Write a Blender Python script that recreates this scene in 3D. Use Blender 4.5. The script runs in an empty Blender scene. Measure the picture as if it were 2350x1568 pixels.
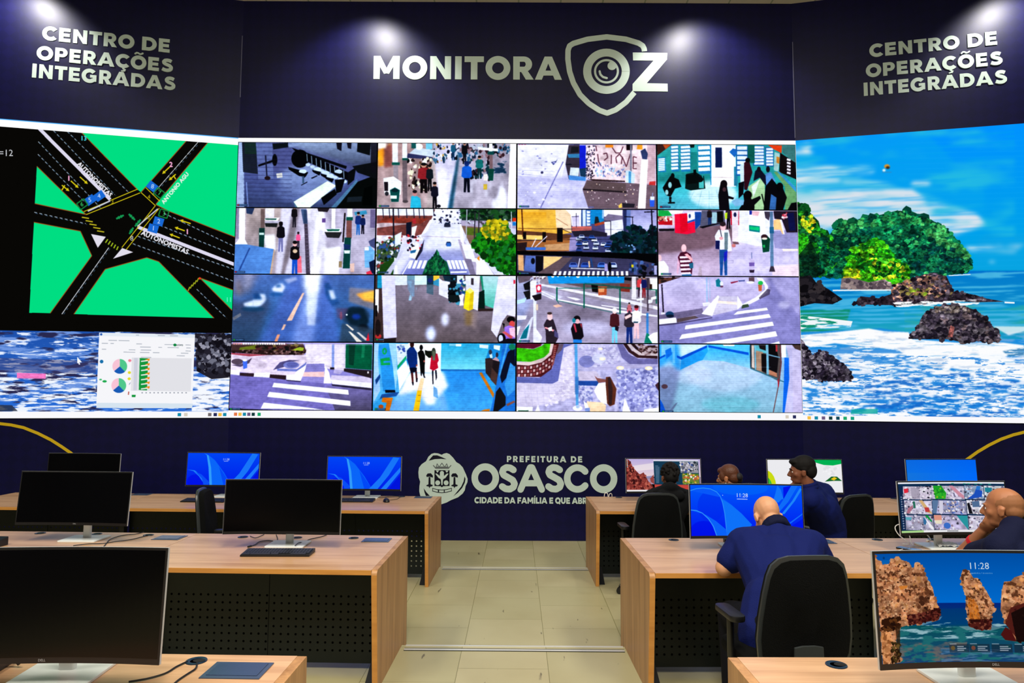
import bpy, bmesh, math, random
import numpy as np
from mathutils import Vector, Matrix, Euler

# ---------------------------------------------------------------- camera, world, lights, exposure
S = bpy.context.scene
COL = S.collection
S.view_settings.view_transform = 'Standard'
S.view_settings.look = 'None'
S.view_settings.exposure = 0.0
S.view_settings.gamma = 1.0
S.view_settings.use_curve_mapping = False
FPX = 1580.0
EYE = Vector((0, 0, 1.886))
CAMROT = Matrix.Rotation(math.atan(12 / FPX), 3, 'Z') @ Matrix.Rotation(math.pi / 2 + math.atan(121 / FPX), 3, 'X') @ Matrix.Rotation(0.0048, 3, 'Z')
cam_data = bpy.data.cameras.new('camera')
cam_data.sensor_width = 36.0
cam_data.lens = 36.0 * FPX / 2350.0
cam_data.clip_start = 0.05
cam = bpy.data.objects.new('camera', cam_data)
COL.objects.link(cam)
cam.matrix_world = Matrix.Translation(EYE) @ CAMROT.to_4x4()
S.camera = cam

world = bpy.data.worlds.new('room_ambience')
S.world = world
world.use_nodes = True
wb = world.node_tree.nodes['Background']
wb.inputs[0].default_value = (0.9, 0.93, 1.0, 1)
wb.inputs[1].default_value = 0.06

def lamp(kind, loc, energy, color, aim=None, **kw):
    d = bpy.data.lights.new('ceiling_lamp_or_fill', kind)
    d.energy = energy; d.color = color
    for k, v in kw.items(): setattr(d, k, v)
    o = bpy.data.objects.new('ceiling_lamp_or_fill', d); COL.objects.link(o)
    o.location = loc
    if aim is not None:
        o.rotation_euler = (Vector(aim) - Vector(loc)).to_track_quat('-Z', 'Y').to_euler()
    return o

# office luminaires in the suspended ceiling
for lx in (-4.2, 0.0, 4.2):
    for ly in (-1.8, -0.1, 1.6):
        lamp('AREA', (lx, ly, 7.36), 175, (1.0, 0.94, 0.83), shape='RECTANGLE', size=1.2, size_y=1.2)
# added upward fill, no real fixtures, to brighten the ceiling ahead of the wall
for lx in (-3.2, 0.0, 3.2):
    lamp('AREA', (lx, 6.9, 6.95), 14, (1.0, 0.95, 0.82), aim=(lx, 7.3, 8.0), shape='RECTANGLE', size=2.4, size_y=0.3)
# downlights close to the wall that graze the dark vinyl
for lx, ly in ((-2.02, 8.62), (2.50, 8.62), (-6.45, 8.15), (6.42, 8.15)):
    lamp('SPOT', (lx, ly, 7.38), 200, (1.0, 0.96, 0.90), aim=(lx * 1.02, ly + 0.34, 6.6), spot_size=math.radians(112), spot_blend=0.55, shadow_soft_size=0.09)

def ray(px, py):
    return CAMROT @ Vector(((px - 1175) / FPX, -(py - 784) / FPX, -1))
def at_z(px, py, z):                      # the point seen at a photo pixel on a level surface
    d = ray(px, py); return EYE + d * ((z - EYE.z) / d.z)
def at_y(px, py, y):                      # ... on an upright plane facing the room
    d = ray(px, py); return EYE + d * (y / d.y)
def on_plane(px, py, p0, n):
    d = ray(px, py); return EYE + d * ((p0 - EYE).dot(n) / d.dot(n))
def proj(p):
    q = CAMROT.transposed() @ (Vector(p) - EYE)
    return (1175 + FPX * q.x / -q.z, 784 - FPX * q.y / -q.z)

# ---------------------------------------------------------------- materials
MATS = {}
def srgb(c):
    return tuple((v / 255 / 12.92 if v / 255 <= 0.04045 else ((v / 255 + 0.055) / 1.055) ** 2.4) for v in c[:3]) + (1,)
def mat(name, rgb, rough=0.5, metal=0.0, spec=0.5, emit=0.0, bump=None, coat=0.0):
    if name in MATS: return MATS[name]
    m = bpy.data.materials.new(name); m.use_nodes = True
    nt = m.node_tree; b = nt.nodes['Principled BSDF']
    b.inputs['Base Color'].default_value = srgb(rgb)
    b.inputs['Roughness'].default_value = rough
    b.inputs['Metallic'].default_value = metal
    b.inputs['Specular IOR Level'].default_value = spec
    b.inputs['Coat Weight'].default_value = coat
    if emit:
        b.inputs['Emission Color'].default_value = srgb(rgb)
        b.inputs['Emission Strength'].default_value = emit
    if bump:
        sc, st = bump
        tc = nt.nodes.new('ShaderNodeTexCoord'); nz = nt.nodes.new('ShaderNodeTexNoise'); bp = nt.nodes.new('ShaderNodeBump')
        nz.inputs['Scale'].default_value = sc; nz.inputs['Detail'].default_value = 3
        bp.inputs['Strength'].default_value = st; bp.inputs['Distance'].default_value = 0.01
        nt.links.new(tc.outputs['Object'], nz.inputs['Vector']); nt.links.new(nz.outputs['Fac'], bp.inputs['Height'])
        nt.links.new(bp.outputs['Normal'], b.inputs['Normal'])
    MATS[name] = m
    return m
def nodes_of(m):
    return m.node_tree, m.node_tree.nodes['Principled BSDF']

def wood(name, c1, c2, stretch, rough=0.38):
    m = mat(name, c1, rough); nt, b = nodes_of(m)
    tc = nt.nodes.new('ShaderNodeTexCoord'); mp = nt.nodes.new('ShaderNodeMapping'); nz = nt.nodes.new('ShaderNodeTexNoise')
    n2 = nt.nodes.new('ShaderNodeTexNoise'); rp = nt.nodes.new('ShaderNodeValToRGB'); mx = nt.nodes.new('ShaderNodeMath')
    mp.inputs['Scale'].default_value = stretch
    nz.inputs['Scale'].default_value = 1.0; nz.inputs['Detail'].default_value = 5; nz.inputs['Distortion'].default_value = 0.6
    n2.inputs['Scale'].default_value = 5.0; n2.inputs['Detail'].default_value = 2
    mx.operation = 'MULTIPLY_ADD'; mx.inputs[1].default_value = 0.35
    nt.links.new(tc.outputs['Object'], mp.inputs['Vector']); nt.links.new(mp.outputs['Vector'], nz.inputs['Vector'])
    nt.links.new(mp.outputs['Vector'], n2.inputs['Vector'])
    nt.links.new(n2.outputs['Fac'], mx.inputs[0]); nt.links.new(nz.outputs['Fac'], mx.inputs[2])
    rp.color_ramp.elements[0].position = 0.45; rp.color_ramp.elements[0].color = srgb(c2)
    rp.color_ramp.elements[1].position = 0.85; rp.color_ramp.elements[1].color = srgb(c1)
    nt.links.new(mx.outputs[0], rp.inputs['Fac']); nt.links.new(rp.outputs['Color'], b.inputs['Base Color'])
    return m
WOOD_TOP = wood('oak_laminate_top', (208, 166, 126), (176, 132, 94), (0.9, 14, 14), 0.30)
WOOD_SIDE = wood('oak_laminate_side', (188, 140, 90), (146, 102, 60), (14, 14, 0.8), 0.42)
WOOD_EDGE = wood('oak_edge_band', (202, 142, 68), (176, 116, 50), (1, 8, 8), 0.42)  # same oak; deeper orange of the less lit fronts is put into the colour
BLACK = mat('black_plastic', (14, 14, 16), 0.42)
BLACKM = mat('matte_black_steel', (26, 28, 30), 0.5)
FABRIC = mat('black_chair_fabric', (7, 8, 8), 0.9, spec=0.12, bump=(260, 0.5))
RIM = mat('dark_grey_chair_shell', (46, 50, 50), 0.36)  # grey shell; the highlight along its rim is put into this lighter tone
WHITE = mat('white_satin_plastic', (226, 230, 226), 0.32)
SILVER = mat('silver_housing', (196, 200, 202), 0.35, metal=0.3)
ALU = mat('brushed_aluminium', (214, 214, 208), 0.3, metal=0.25)
GLASSBLK = mat('black_screen_glass', (3, 3, 4), 0.16, spec=0.28)
FLAP = mat('anodised_flap_cover', (70, 88, 120), 0.25, metal=0.55)
FLAPD = mat('anodised_flap_frame', (84, 100, 128), 0.3, metal=0.6)

def emis(name, rgb, k=1.0):
    if name in MATS: return MATS[name]
    m = bpy.data.materials.new(name); m.use_nodes = True; nt = m.node_tree
    nt.nodes.remove(nt.nodes['Principled BSDF'])
    e = nt.nodes.new('ShaderNodeEmission'); e.inputs[0].default_value = srgb(rgb); e.inputs[1].default_value = k
    nt.links.new(e.outputs[0], nt.nodes['Material Output'].inputs[0])
    MATS[name] = m
    return m

# ---------------------------------------------------------------- mesh helpers
class MB:
    def __init__(s): s.v = []; s.f = []; s.mi = []; s.cur = 0
    def add(s, vs, fs):
        k = len(s.v); s.v += [tuple(v) for v in vs]; s.f += [tuple(i + k for i in f) for f in fs]; s.mi += [s.cur] * len(fs)
    def box(s, x0, x1, y0, y1, z0, z1):
        s.add([(x0, y0, z0), (x1, y0, z0), (x1, y1, z0), (x0, y1, z0), (x0, y0, z1), (x1, y0, z1), (x1, y1, z1), (x0, y1, z1)],
              [(0, 3, 2, 1), (4, 5, 6, 7), (0, 1, 5, 4), (1, 2, 6, 5), (2, 3, 7, 6), (3, 0, 4, 7)])
    def rbox(s, x0, x1, y0, y1, z0, z1, r, n=3, axis='z'):     # box rounded around one axis
        if axis == 'z': a, b, c = (x0, x1), (y0, y1), (z0, z1)
        elif axis == 'y': a, b, c = (x0, x1), (z0, z1), (y0, y1)
        else: a, b, c = (y0, y1), (z0, z1), (x0, x1)
        pts = []
        for (cx, cy, a0) in ((a[1] - r, b[1] - r, 0), (a[0] + r, b[1] - r, 90), (a[0] + r, b[0] + r, 180), (a[1] - r, b[0] + r, 270)):
            for i in range(n + 1):
                t = math.radians(a0 + 90 * i / n); pts.append((cx + r * math.cos(t), cy + r * math.sin(t)))
        s.prism(pts, c[0], c[1], axis)
    def prism(s, pts, c0, c1, axis='z'):
        n = len(pts)
        if axis == 'z': m = lambda p, c: (p[0], p[1], c)
        elif axis == 'y': m = lambda p, c: (p[0], c, p[1])
        else: m = lambda p, c: (c, p[0], p[1])
        s.add([m(p, c0) for p in pts] + [m(p, c1) for p in pts],
              [tuple(range(n))[::-1], tuple(range(n, 2 * n))] + [(i, (i + 1) % n, n + (i + 1) % n, n + i) for i in range(n)])
    def cyl(s, p0, p1, r0, r1=None, n=16):
        r1 = r0 if r1 is None else r1
        p0, p1 = Vector(p0), Vector(p1); d = (p1 - p0).normalized()
        a = d.orthogonal().normalized(); b = d.cross(a)
        vs = [p0 + (a * math.cos(2 * math.pi * i / n) + b * math.sin(2 * math.pi * i / n)) * r0 for i in range(n)]
        vs += [p1 + (a * math.cos(2 * math.pi * i / n) + b * math.sin(2 * math.pi * i / n)) * r1 for i in range(n)]
        s.add(vs, [tuple(range(n))[::-1], tuple(range(n, 2 * n))] + [(i, (i + 1) % n, n + (i + 1) % n, n + i) for i in range(n)])
    def tube(s, pts, r, n=8):
        pts = [Vector(p) for p in pts]; rings = []
        a = None
        for i, p in enumerate(pts):
            d = (pts[min(i + 1, len(pts) - 1)] - pts[max(i - 1, 0)]).normalized()
            a = d.orthogonal().normalized() if a is None else (a - d * a.dot(d)).normalized()
            b = d.cross(a)
            rings.append([p + (a * math.cos(2 * math.pi * k / n) + b * math.sin(2 * math.pi * k / n)) * r for k in range(n)])
        vs = [v for g in rings for v in g]; fs = []
        for i in range(len(rings) - 1):
            for k in range(n):
                fs.append((i * n + k, i * n + (k + 1) % n, (i + 1) * n + (k + 1) % n, (i + 1) * n + k))
        fs += [tuple(range(n))[::-1], tuple(range(len(vs) - n, len(vs)))]
        s.add(vs, fs)
    def lathe(s, prof, n=24, c=(0, 0, 0)):
        vs = []; fs = []
        for (r, z) in prof:
            for k in range(n):
                t = 2 * math.pi * k / n; vs.append((c[0] + r * math.cos(t), c[1] + r * math.sin(t), c[2] + z))
        for i in range(len(prof) - 1):
            for k in range(n):
                fs.append((i * n + k, i * n + (k + 1) % n, (i + 1) * n + (k + 1) % n, (i + 1) * n + k))
        fs += [tuple(range(n))[::-1], tuple(range(len(vs) - n, len(vs)))]
        s.add(vs, fs)
    def xf(s, M):
        s.v = [tuple(M @ Vector(v)) for v in s.v]; return s

def obj(name, mb, mats, parent=None, loc=(0, 0, 0), rotz=0.0, smooth=False, bevel=0.0, uv=None):
    me = bpy.data.meshes.new(name)
    me.from_pydata(mb.v, [], mb.f)
    for m in (mats if isinstance(mats, (list, tuple)) else [mats]): me.materials.append(m)
    for p, i in zip(me.polygons, mb.mi): p.material_index = i
    if uv is not None:
        l = me.uv_layers.new(name='UVMap')
        for lp in me.loops: l.data[lp.index].uv = uv[lp.vertex_index]
    bm = bmesh.new(); bm.from_mesh(me)
    if uv is None: bmesh.ops.recalc_face_normals(bm, faces=bm.faces)
    if bevel:
        es = [e for e in bm.edges if e.calc_face_angle(0) > 0.6]
        bmesh.ops.bevel(bm, geom=es, offset=bevel, segments=2, affect='EDGES', profile=0.6)
    bm.to_mesh(me); bm.free()
    if smooth:
        me.polygons.foreach_set('use_smooth', [True] * len(me.polygons))
        me.set_sharp_from_angle(angle=math.radians(42))
    o = bpy.data.objects.new(name, me); COL.objects.link(o)
    o.location = loc; o.rotation_euler = (0, 0, rotz)
    if parent is not None: o.parent = parent
    return o
def thing(name, label, cat, loc=(0, 0, 0), rotz=0.0, group=None):
    o = bpy.data.objects.new(name, None); COL.objects.link(o)
    o.empty_display_size = 0.1
    o.location = loc; o.rotation_euler = (0, 0, rotz)
    o['label'] = label; o['category'] = cat
    if group: o['group'] = group
    return o
def tag(o, label, cat, group=None):
    o['label'] = label; o['category'] = cat
    if group: o['group'] = group
    return o
def struct(o):
    o['kind'] = 'structure'; return o
def copy_tree(o, parent=None):
    c = o.copy(); COL.objects.link(c)
    if parent is not None: c.parent = parent
    for ch in list(o.children): copy_tree(ch, c)
    return c

# ---------------------------------------------------------------- the room
FLOOR0, FLOOR1, FLOOR2, FLOOR3 = -0.08, 0.0, 0.061, 0.160
CEIL = 7.47
STEP1, STEP2, STEP3 = 7.68, 5.16, 2.50
WC = at_z(1187, 1241.5, FLOOR0)                       # foot of the centre wall
NC = Vector((-0.008, 1, 0)).normalized()
def wall_pt(x, z):                                    # a point of the centre wall
    return Vector((x, WC.y + 0.008 * (x - WC.x), z))
XL, XR = -3.925, 3.895                                # corners with the wings
CL, CR = wall_pt(XL, 0), wall_pt(XR, 0)
WING = math.radians(13.0)
DL = Vector((-math.cos(WING), -math.sin(WING), 0))    # along the wings, away from the corner
DR = Vector((math.cos(WING), -math.sin(WING), 0))
WLEN = 4.4

def floor_mat():
    m = mat('vinyl_floor_tiles', (184, 176, 132), 0.34); nt, b = nodes_of(m)
    tc = nt.nodes.new('ShaderNodeTexCoord'); mp = nt.nodes.new('ShaderNodeMapping')
    mp.inputs['Location'].default_value = (0.297, 0.387, 0)
    br = nt.nodes.new('ShaderNodeTexBrick'); br.offset = 0.37; br.inputs['Scale'].default_value = 1.0
    mp.inputs['Rotation'].default_value = (0, 0, math.pi / 2)
    br.inputs['Brick Width'].default_value = 0.603; br.inputs['Row Height'].default_value = 0.603
    br.inputs['Mortar Size'].default_value = 0.0022; br.inputs['Mortar Smooth'].default_value = 0.3
    br.inputs['Color1'].default_value = srgb((182, 174, 136)); br.inputs['Color2'].default_value = srgb((172, 166, 125))
    br.inputs['Mortar'].default_value = srgb((118, 112, 62))
    nz = nt.nodes.new('ShaderNodeTexNoise'); nz.inputs['Scale'].default_value = 1.2; nz.inputs['Detail'].default_value = 6
    rp = nt.nodes.new('ShaderNodeValToRGB'); rp.color_ramp.elements[0].color = srgb((240, 237, 230)); rp.color_ramp.elements[1].color = (1, 1, 1, 1)
    rp.color_ramp.elements[0].position = 0.35; rp.color_ramp.elements[1].position = 0.6
    sm = nt.nodes.new('ShaderNodeMapping'); sm.inputs['Scale'].default_value = (16, 3.2, 1); sm.inputs['Rotation'].default_value = (0, 0, 0.2)
    sc = nt.nodes.new('ShaderNodeTexNoise'); sc.inputs['Scale'].default_value = 1.3; sc.inputs['Detail'].default_value = 2
    r2 = nt.nodes.new('ShaderNodeValToRGB'); r2.color_ramp.elements[0].position = 0.24; r2.color_ramp.elements[1].position = 0.29
    r2.color_ramp.elements[0].color = srgb((120, 108, 92)); r2.color_ramp.elements[1].color = (1, 1, 1, 1)
    m1 = nt.nodes.new('ShaderNodeMixRGB'); m1.blend_type = 'MULTIPLY'; m1.inputs[0].default_value = 1
    m2 = nt.nodes.new('ShaderNodeMixRGB'); m2.blend_type = 'MULTIPLY'; m2.inputs[0].default_value = 0.8
    L = nt.links.new
    L(tc.outputs['Object'], mp.inputs['Vector']); L(mp.outputs['Vector'], br.inputs['Vector']); L(tc.outputs['Object'], nz.inputs['Vector'])
    L(tc.outputs['Object'], sm.inputs['Vector']); L(sm.outputs['Vector'], sc.inputs['Vector'])
    L(nz.outputs['Fac'], rp.inputs['Fac']); L(sc.outputs['Fac'], r2.inputs['Fac'])
    L(br.outputs['Color'], m1.inputs[1]); L(rp.outputs['Color'], m1.inputs[2]); L(m1.outputs['Color'], m2.inputs[1]); L(r2.outputs['Color'], m2.inputs[2])
    L(m2.outputs['Color'], b.inputs['Base Color'])
    return m
FLOORM = floor_mat()
def ceil_mat():
    m = mat('ceiling_tiles', (214, 206, 190), 0.8); nt, b = nodes_of(m)
    tc = nt.nodes.new('ShaderNodeTexCoord'); br = nt.nodes.new('ShaderNodeTexBrick'); br.offset = 0
    br.inputs['Brick Width'].default_value = 0.6; br.inputs['Row Height'].default_value = 0.6; br.inputs['Scale'].default_value = 1
    br.inputs['Mortar Size'].default_value = 0.012; br.inputs['Color1'].default_value = srgb((210, 202, 186)); br.inputs['Color2'].default_value = srgb((214, 206, 192))
    br.inputs['Mortar'].default_value = srgb((160, 164, 140))
    nt.links.new(tc.outputs['Object'], br.inputs['Vector']); nt.links.new(br.outputs['Color'], b.inputs['Base Color'])
    return m
CEILM = ceil_mat()
def wall_mat():
    m = mat('navy_vinyl', (4, 5, 54), 0.41, spec=0.26); nt, b = nodes_of(m)
    tc = nt.nodes.new('ShaderNodeTexCoord'); mp = nt.nodes.new('ShaderNodeMapping'); mp.inputs['Rotation'].default_value = (0, math.pi / 4, 0)
    ck = nt.nodes.new('ShaderNodeTexChecker'); ck.inputs['Scale'].default_value = 9
    ck.inputs['Color1'].default_value = srgb((4, 5, 54)); ck.inputs['Color2'].default_value = srgb((6, 6, 60))
    nz = nt.nodes.new('ShaderNodeTexNoise'); nz.inputs['Scale'].default_value = 1.1; nz.inputs['Detail'].default_value = 2
    bp = nt.nodes.new('ShaderNodeBump'); bp.inputs['Strength'].default_value = 0.12; bp.inputs['Distance'].default_value = 0.02
    L = nt.links.new
    L(tc.outputs['Object'], mp.inputs['Vector']); L(mp.outputs['Vector'], ck.inputs['Vector']); L(ck.outputs['Color'], b.inputs['Base Color'])
    L(tc.outputs['Object'], nz.inputs['Vector']); L(nz.outputs['Fac'], bp.inputs['Height']); L(bp.outputs['Normal'], b.inputs['Normal'])
    return m
NAVY = wall_mat()
PAINT = mat('dark_wall_paint', (44, 46, 58), 0.7)

# floor in three low tiers
m = MB()
prof = [(-5, FLOOR3), (STEP3, FLOOR3), (STEP3, FLOOR2), (STEP2, FLOOR2), (STEP2, FLOOR1), (STEP1, FLOOR1), (STEP1, FLOOR0), (9.75, FLOOR0), (9.75, -0.3), (-5, -0.3)]
m.prism(prof, -8.6, 8.6, 'x')
struct(obj('floor', m, FLOORM))
m = MB(); m.box(-8.6, 8.6, -5, 9.75, CEIL, CEIL + 0.1)
struct(obj('ceiling', m, CEILM))
def wall_slab(name, a, d, ln, mt, t=0.12, z0=FLOOR0, z1=CEIL):
    # a thin upright slab from point a along d; its front is the line itself
    n = Vector((-d.y, d.x, 0)); n = n if n.y > 0 else -n
    b = a + d * ln
    m = MB(); m.prism([(a.x, a.y), (b.x, b.y), (b.x + n.x * t, b.y + n.y * t), (a.x + n.x * t, a.y + n.y * t)], z0, z1)
    return struct(obj(name, m, mt))
wall_slab('wall_center', CL, (CR - CL).normalized(), (CR - CL).length, NAVY)
wall_slab('wall_left_wing', CL, DL, WLEN, NAVY)
wall_slab('wall_right_wing', CR, DR, WLEN, NAVY)
m = MB(); m.box(-8.6, -8.5, -5, 9.7, -0.1, CEIL); struct(obj('wall_left', m, PAINT))
m = MB(); m.box(8.5, 8.6, -5, 9.7, -0.1, CEIL); struct(obj('wall_right', m, PAINT))
m = MB(); m.box(-8.5, 8.5, -5.1, -5, -0.1, CEIL); struct(obj('wall_back', m, PAINT))
# pale vinyl seams at the two corners
SEAM = mat('worn_vinyl_seam', (96, 98, 130), 0.5)
for cx, z0, z1, n in ((CL, 6.05, 6.95, 1), (CR, 5.5, 6.9, 2)):
    m = MB(); m.box(-0.005, 0.005, -0.010, -0.002, z0, z1)
    struct(obj('trim_%d' % n, m, SEAM, loc=(cx.x, cx.y, 0)))
# step nosings
for ys, zf, n in ((STEP1, FLOOR1, 3), (STEP2, FLOOR2, 4)):
    m = MB()
    m.box(-0.80, 0.775, ys - 0.022, ys - 0.001, zf, zf + 0.004)
    m.box(-0.80, 0.775, ys - 0.105, ys - 0.074, zf, zf + 0.003)
    m.cur = 1
    m.box(-0.80, 0.775, ys - 0.112, ys - 0.105, zf, zf + 0.0035)
    m.box(-0.80, 0.775, ys - 0.074, ys - 0.066, zf, zf + 0.0035)
    struct(obj('trim_%d' % n, m, [ALU, mat('dark_rubber', (30, 34, 30), 0.7)]))

# ---------------------------------------------------------------- desks
def perforated(clear):
    m = mat('perforated_dark_steel' + ('_see_through' if clear else ''), (11, 21, 22), 0.4, spec=0.35); nt, b = nodes_of(m)
    L = nt.links.new
    tc = nt.nodes.new('ShaderNodeTexCoord'); sp = nt.nodes.new('ShaderNodeSeparateXYZ'); L(tc.outputs['Object'], sp.inputs[0])
    def cell(sock):
        a = nt.nodes.new('ShaderNodeMath'); a.operation = 'DIVIDE'; a.inputs[1].default_value = 0.05
        f = nt.nodes.new('ShaderNodeMath'); f.operation = 'FRACT'; s = nt.nodes.new('ShaderNodeMath'); s.operation = 'SUBTRACT'; s.inputs[1].default_value = 0.5
        p = nt.nodes.new('ShaderNodeMath'); p.operation = 'POWER'; p.inputs[1].default_value = 2
        L(sock, a.inputs[0]); L(a.outputs[0], f.inputs[0]); L(f.outputs[0], s.inputs[0]); L(s.outputs[0], p.inputs[0]); return p.outputs[0]
    ad = nt.nodes.new('ShaderNodeMath'); L(cell(sp.outputs['X']), ad.inputs[0]); L(cell(sp.outputs['Z']), ad.inputs[1])
    lt = nt.nodes.new('ShaderNodeMath'); lt.operation = 'LESS_THAN'; lt.inputs[1].default_value = 0.024; L(ad.outputs[0], lt.inputs[0])
    mx = nt.nodes.new('ShaderNodeMixShader'); rg_ = nt.nodes.new('ShaderNodeMath'); rg_.operation = 'COMPARE'; rg_.inputs[1].default_value = 0.3125; rg_.inputs[2].default_value = 0.202
    L(sp.outputs['Z'], rg_.inputs[0]); hm = nt.nodes.new('ShaderNodeMath'); hm.operation = 'MULTIPLY'; L(rg_.outputs[0], hm.inputs[0]); L(lt.outputs[0], hm.inputs[1])
    tr = nt.nodes.new('ShaderNodeBsdfTransparent') if clear else nt.nodes.new('ShaderNodeBsdfDiffuse')
    if not clear: tr.inputs[0].default_value = (0.002, 0.002, 0.002, 1)
    L(hm.outputs[0], mx.inputs[0]); L(b.outputs[0], mx.inputs[1]); L(tr.outputs[0], mx.inputs[2])
    L(mx.outputs[0], nt.nodes['Material Output'].inputs[0])
    return m
PERF, PERFC = perforated(False), perforated(True)
UNIT = 1.62
HDESK = 0.745
def desk(label, corner, sx, yaw, depth, k, drop, over, grommets, flaps, group):
    """One desk unit; corner = rear inner corner on the floor, sx = +1 towards the right, k = place in the row (0 has the end panel)."""
    u0 = k * UNIT
    t = thing('desk', label, 'desk', (corner[0] + sx * u0 * math.cos(yaw), corner[1] + sx * u0 * math.sin(yaw), corner[2]), yaw, group)
    X = lambda a, b: (min(sx * a, sx * b), max(sx * a, sx * b))
    a = 0.036 if k == 0 else 0.002
    m = MB(); x0, x1 = X(a, UNIT - 0.001); m.box(x0, x1, -depth, 0, HDESK - 0.03, HDESK)
    top = obj('tabletop', m, WOOD_TOP, t, bevel=0.0015)
    m = MB(); m.box(x0, x1, -depth - 0.002, -depth, HDESK - 0.03, HDESK - 0.001); obj('edge_band', m, WOOD_EDGE, top)
    if k == 0:
        r = 0.03; pts = [(-0.0, -drop), (-0.0, HDESK - 0.004), (-0.004, HDESK)]
        pts += [(-depth - 0.004 + r - r * math.sin(math.radians(q)), HDESK - r + r * math.cos(math.radians(q))) for q in range(0, 91, 15)]
        pts += [(-depth + 0.075, 0.0), (-over, 0.0), (-over, -drop)]
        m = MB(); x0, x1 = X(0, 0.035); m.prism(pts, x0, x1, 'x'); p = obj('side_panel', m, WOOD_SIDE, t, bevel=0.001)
        m = MB(); q = [(-depth - 0.0055, HDESK - r), (-depth - 0.0040, HDESK - r), (-depth + 0.0755, 0.001), (-depth + 0.074, 0.001)]
        m.prism(q, x0 + 0.001, x1 - 0.001, 'x'); obj('edge_band', m, WOOD_EDGE, p)
        m = MB(); x0, x1 = X(0.037, 0.10); m.prism([(-depth + 0.14, 0.0), (-depth + 0.48, 0.0), (-depth + 0.48, 0.12), (-depth + 0.40, 0.12)], x0, x1, 'x'); obj('foot', m, BLACKM, t)
    # steel leg between two units
    m = MB(); x0, x1 = X(UNIT - 0.05, UNIT - 0.002)
    m.box(x0, x1, -depth + 0.30, -depth + 0.36, 0.02, HDESK - 0.03)
    m.prism([(-depth + 0.16, 0.0), (-depth + 0.75, 0.0), (-depth + 0.75, 0.03), (-depth + 0.36, 0.09), (-depth + 0.24, 0.06)], x0, x1, 'x')
    obj('leg', m, BLACKM, t)
    # perforated modesty panel in two sheets
    for (b0, b1) in ((0.04 if k == 0 else 0.01, UNIT * 0.5 - 0.003), (UNIT * 0.5 + 0.003, UNIT - 0.055)):
        m = MB(); x0, x1 = X(b0, b1); m.box(x0, x1, -depth + 0.385, -depth + 0.388, 0.045, HDESK - 0.045); obj('modesty_panel', m, PERFC if corner == cl1 else PERF, t)
    m = MB(); x0, x1 = X(UNIT * 0.5 - 0.02, UNIT * 0.5 + 0.02); m.box(x0, x1, -depth + 0.392, -depth + 0.41, 0.045, HDESK - 0.032); obj('stile', m, BLACKM, t)  # added strip behind the sheets, keeps the gap between them dark
    for (gx, gy) in grommets:
        lx, ly = to_local(t, gx, gy)
        m = MB(); m.lathe([(0.022, 0.0), (0.022, 0.002), (0.030, 0.004), (0.037, 0.003), (0.038, 0.0)], 24, (lx, ly, HDESK + 0.0005))
        g = obj('cable_grommet', m, mat('grommet_blue_black', (22, 38, 58), 0.3), t, smooth=True)
        m = MB(); m.prism([(lx + 0.012 + 0.022 * math.cos(q / 12 * math.pi), ly - 0.004 + 0.016 * math.sin(q / 12 * math.pi)) for q in range(24)], HDESK + 0.0046, HDESK + 0.0050)
        obj('opening', m, mat('void_black', (2, 2, 2), 0.9), g)
    for (fx, fy, fw, fd) in flaps:
        lx, ly = to_local(t, fx, fy)
        m = MB(); m.box(lx - fw / 2, lx + fw / 2, ly - fd / 2, ly + fd / 2, HDESK, HDESK + 0.004); f = obj('power_outlet_frame', m, FLAPD, t, bevel=0.001)
        m = MB(); m.box(lx - fw / 2 + 0.016, lx + fw / 2 - 0.016, ly - fd / 2 + 0.02, ly + fd / 2 - 0.012, HDESK + 0.0042, HDESK + 0.0062); obj('flap', m, FLAP, f, bevel=0.001)
    return t
def to_local(t, x, y):
    c, s = math.cos(t.rotation_euler.z), math.sin(t.rotation_euler.z)
    dx, dy = x - t.location.x, y - t.location.y
    return (c * dx + s * dy, -s * dx + c * dy)

GL, GR = 'desks left of the aisle', 'desks right of the aisle'
yl1, yl2, yl3, yr1, yr2, yr3 = [math.radians(v) for v in (-1.3, -1.5, -1.0, 0.5, 1.4, 0.8)]
cl1, cl2, cl3 = (-0.838, 7.785, FLOOR1), (-0.825, 5.335, FLOOR2), (-0.782, 2.655, FLOOR3)
cr1, cr2, cr3 = (0.776, 7.84, FLOOR1), (0.784, 5.312, FLOOR2), (0.795, 2.675, FLOOR3)
desk('front row oak desk left of the aisle, with end panel and black mouse', cl1, -1, yl1, 0.97, 0, 0.08, 0.11, [(-1.273, 7.74)], [(-1.03, 7.70, 0.19, 0.13)], GL)
desk('middle desk of the front row left of the aisle, behind the turned black chair', cl1, -1, yl1, 0.97, 1, 0.08, 0.11, [(-2.75, 7.74)], [], GL)
desk('outermost front row desk at far left, behind both dark monitors', cl1, -1, yl1, 0.97, 2, 0.08, 0.11, [], [(-4.20, 7.79, 0.20, 0.13)], GL)
desk('second row oak desk left of aisle under the keyboard and central dark monitor', cl2, -1, yl2, 1.03, 0, 0.061, 0.17, [(-2.052, 5.25), (-1.642, 5.24), (-1.218, 5.24)], [(-1.03, 5.168, 0.20, 0.138)], GL)
desk('second row oak desk at far left under the dark monitor with greenish reflection', cl2, -1, yl2, 1.03, 1, 0.061, 0.17, [(-3.648, 5.345), (-3.204, 5.33), (-2.791, 5.30)], [(-2.583, 5.207, 0.20, 0.155)], GL)
desk('nearest oak desk at bottom left with large square power outlet cover', cl3, -1, yl3, 1.03, 0, 0.099, 0.15, [(-1.17, 2.595), (-1.50, 2.612)], [(-0.985, 2.51, 0.21, 0.142)], GL)
desk('front row oak desk right of the aisle beside the person in black hoodie', cr1, 1, yr1, 0.96, 0, 0.08, 0.11, [(1.138, 7.78)], [], GR)
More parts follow.
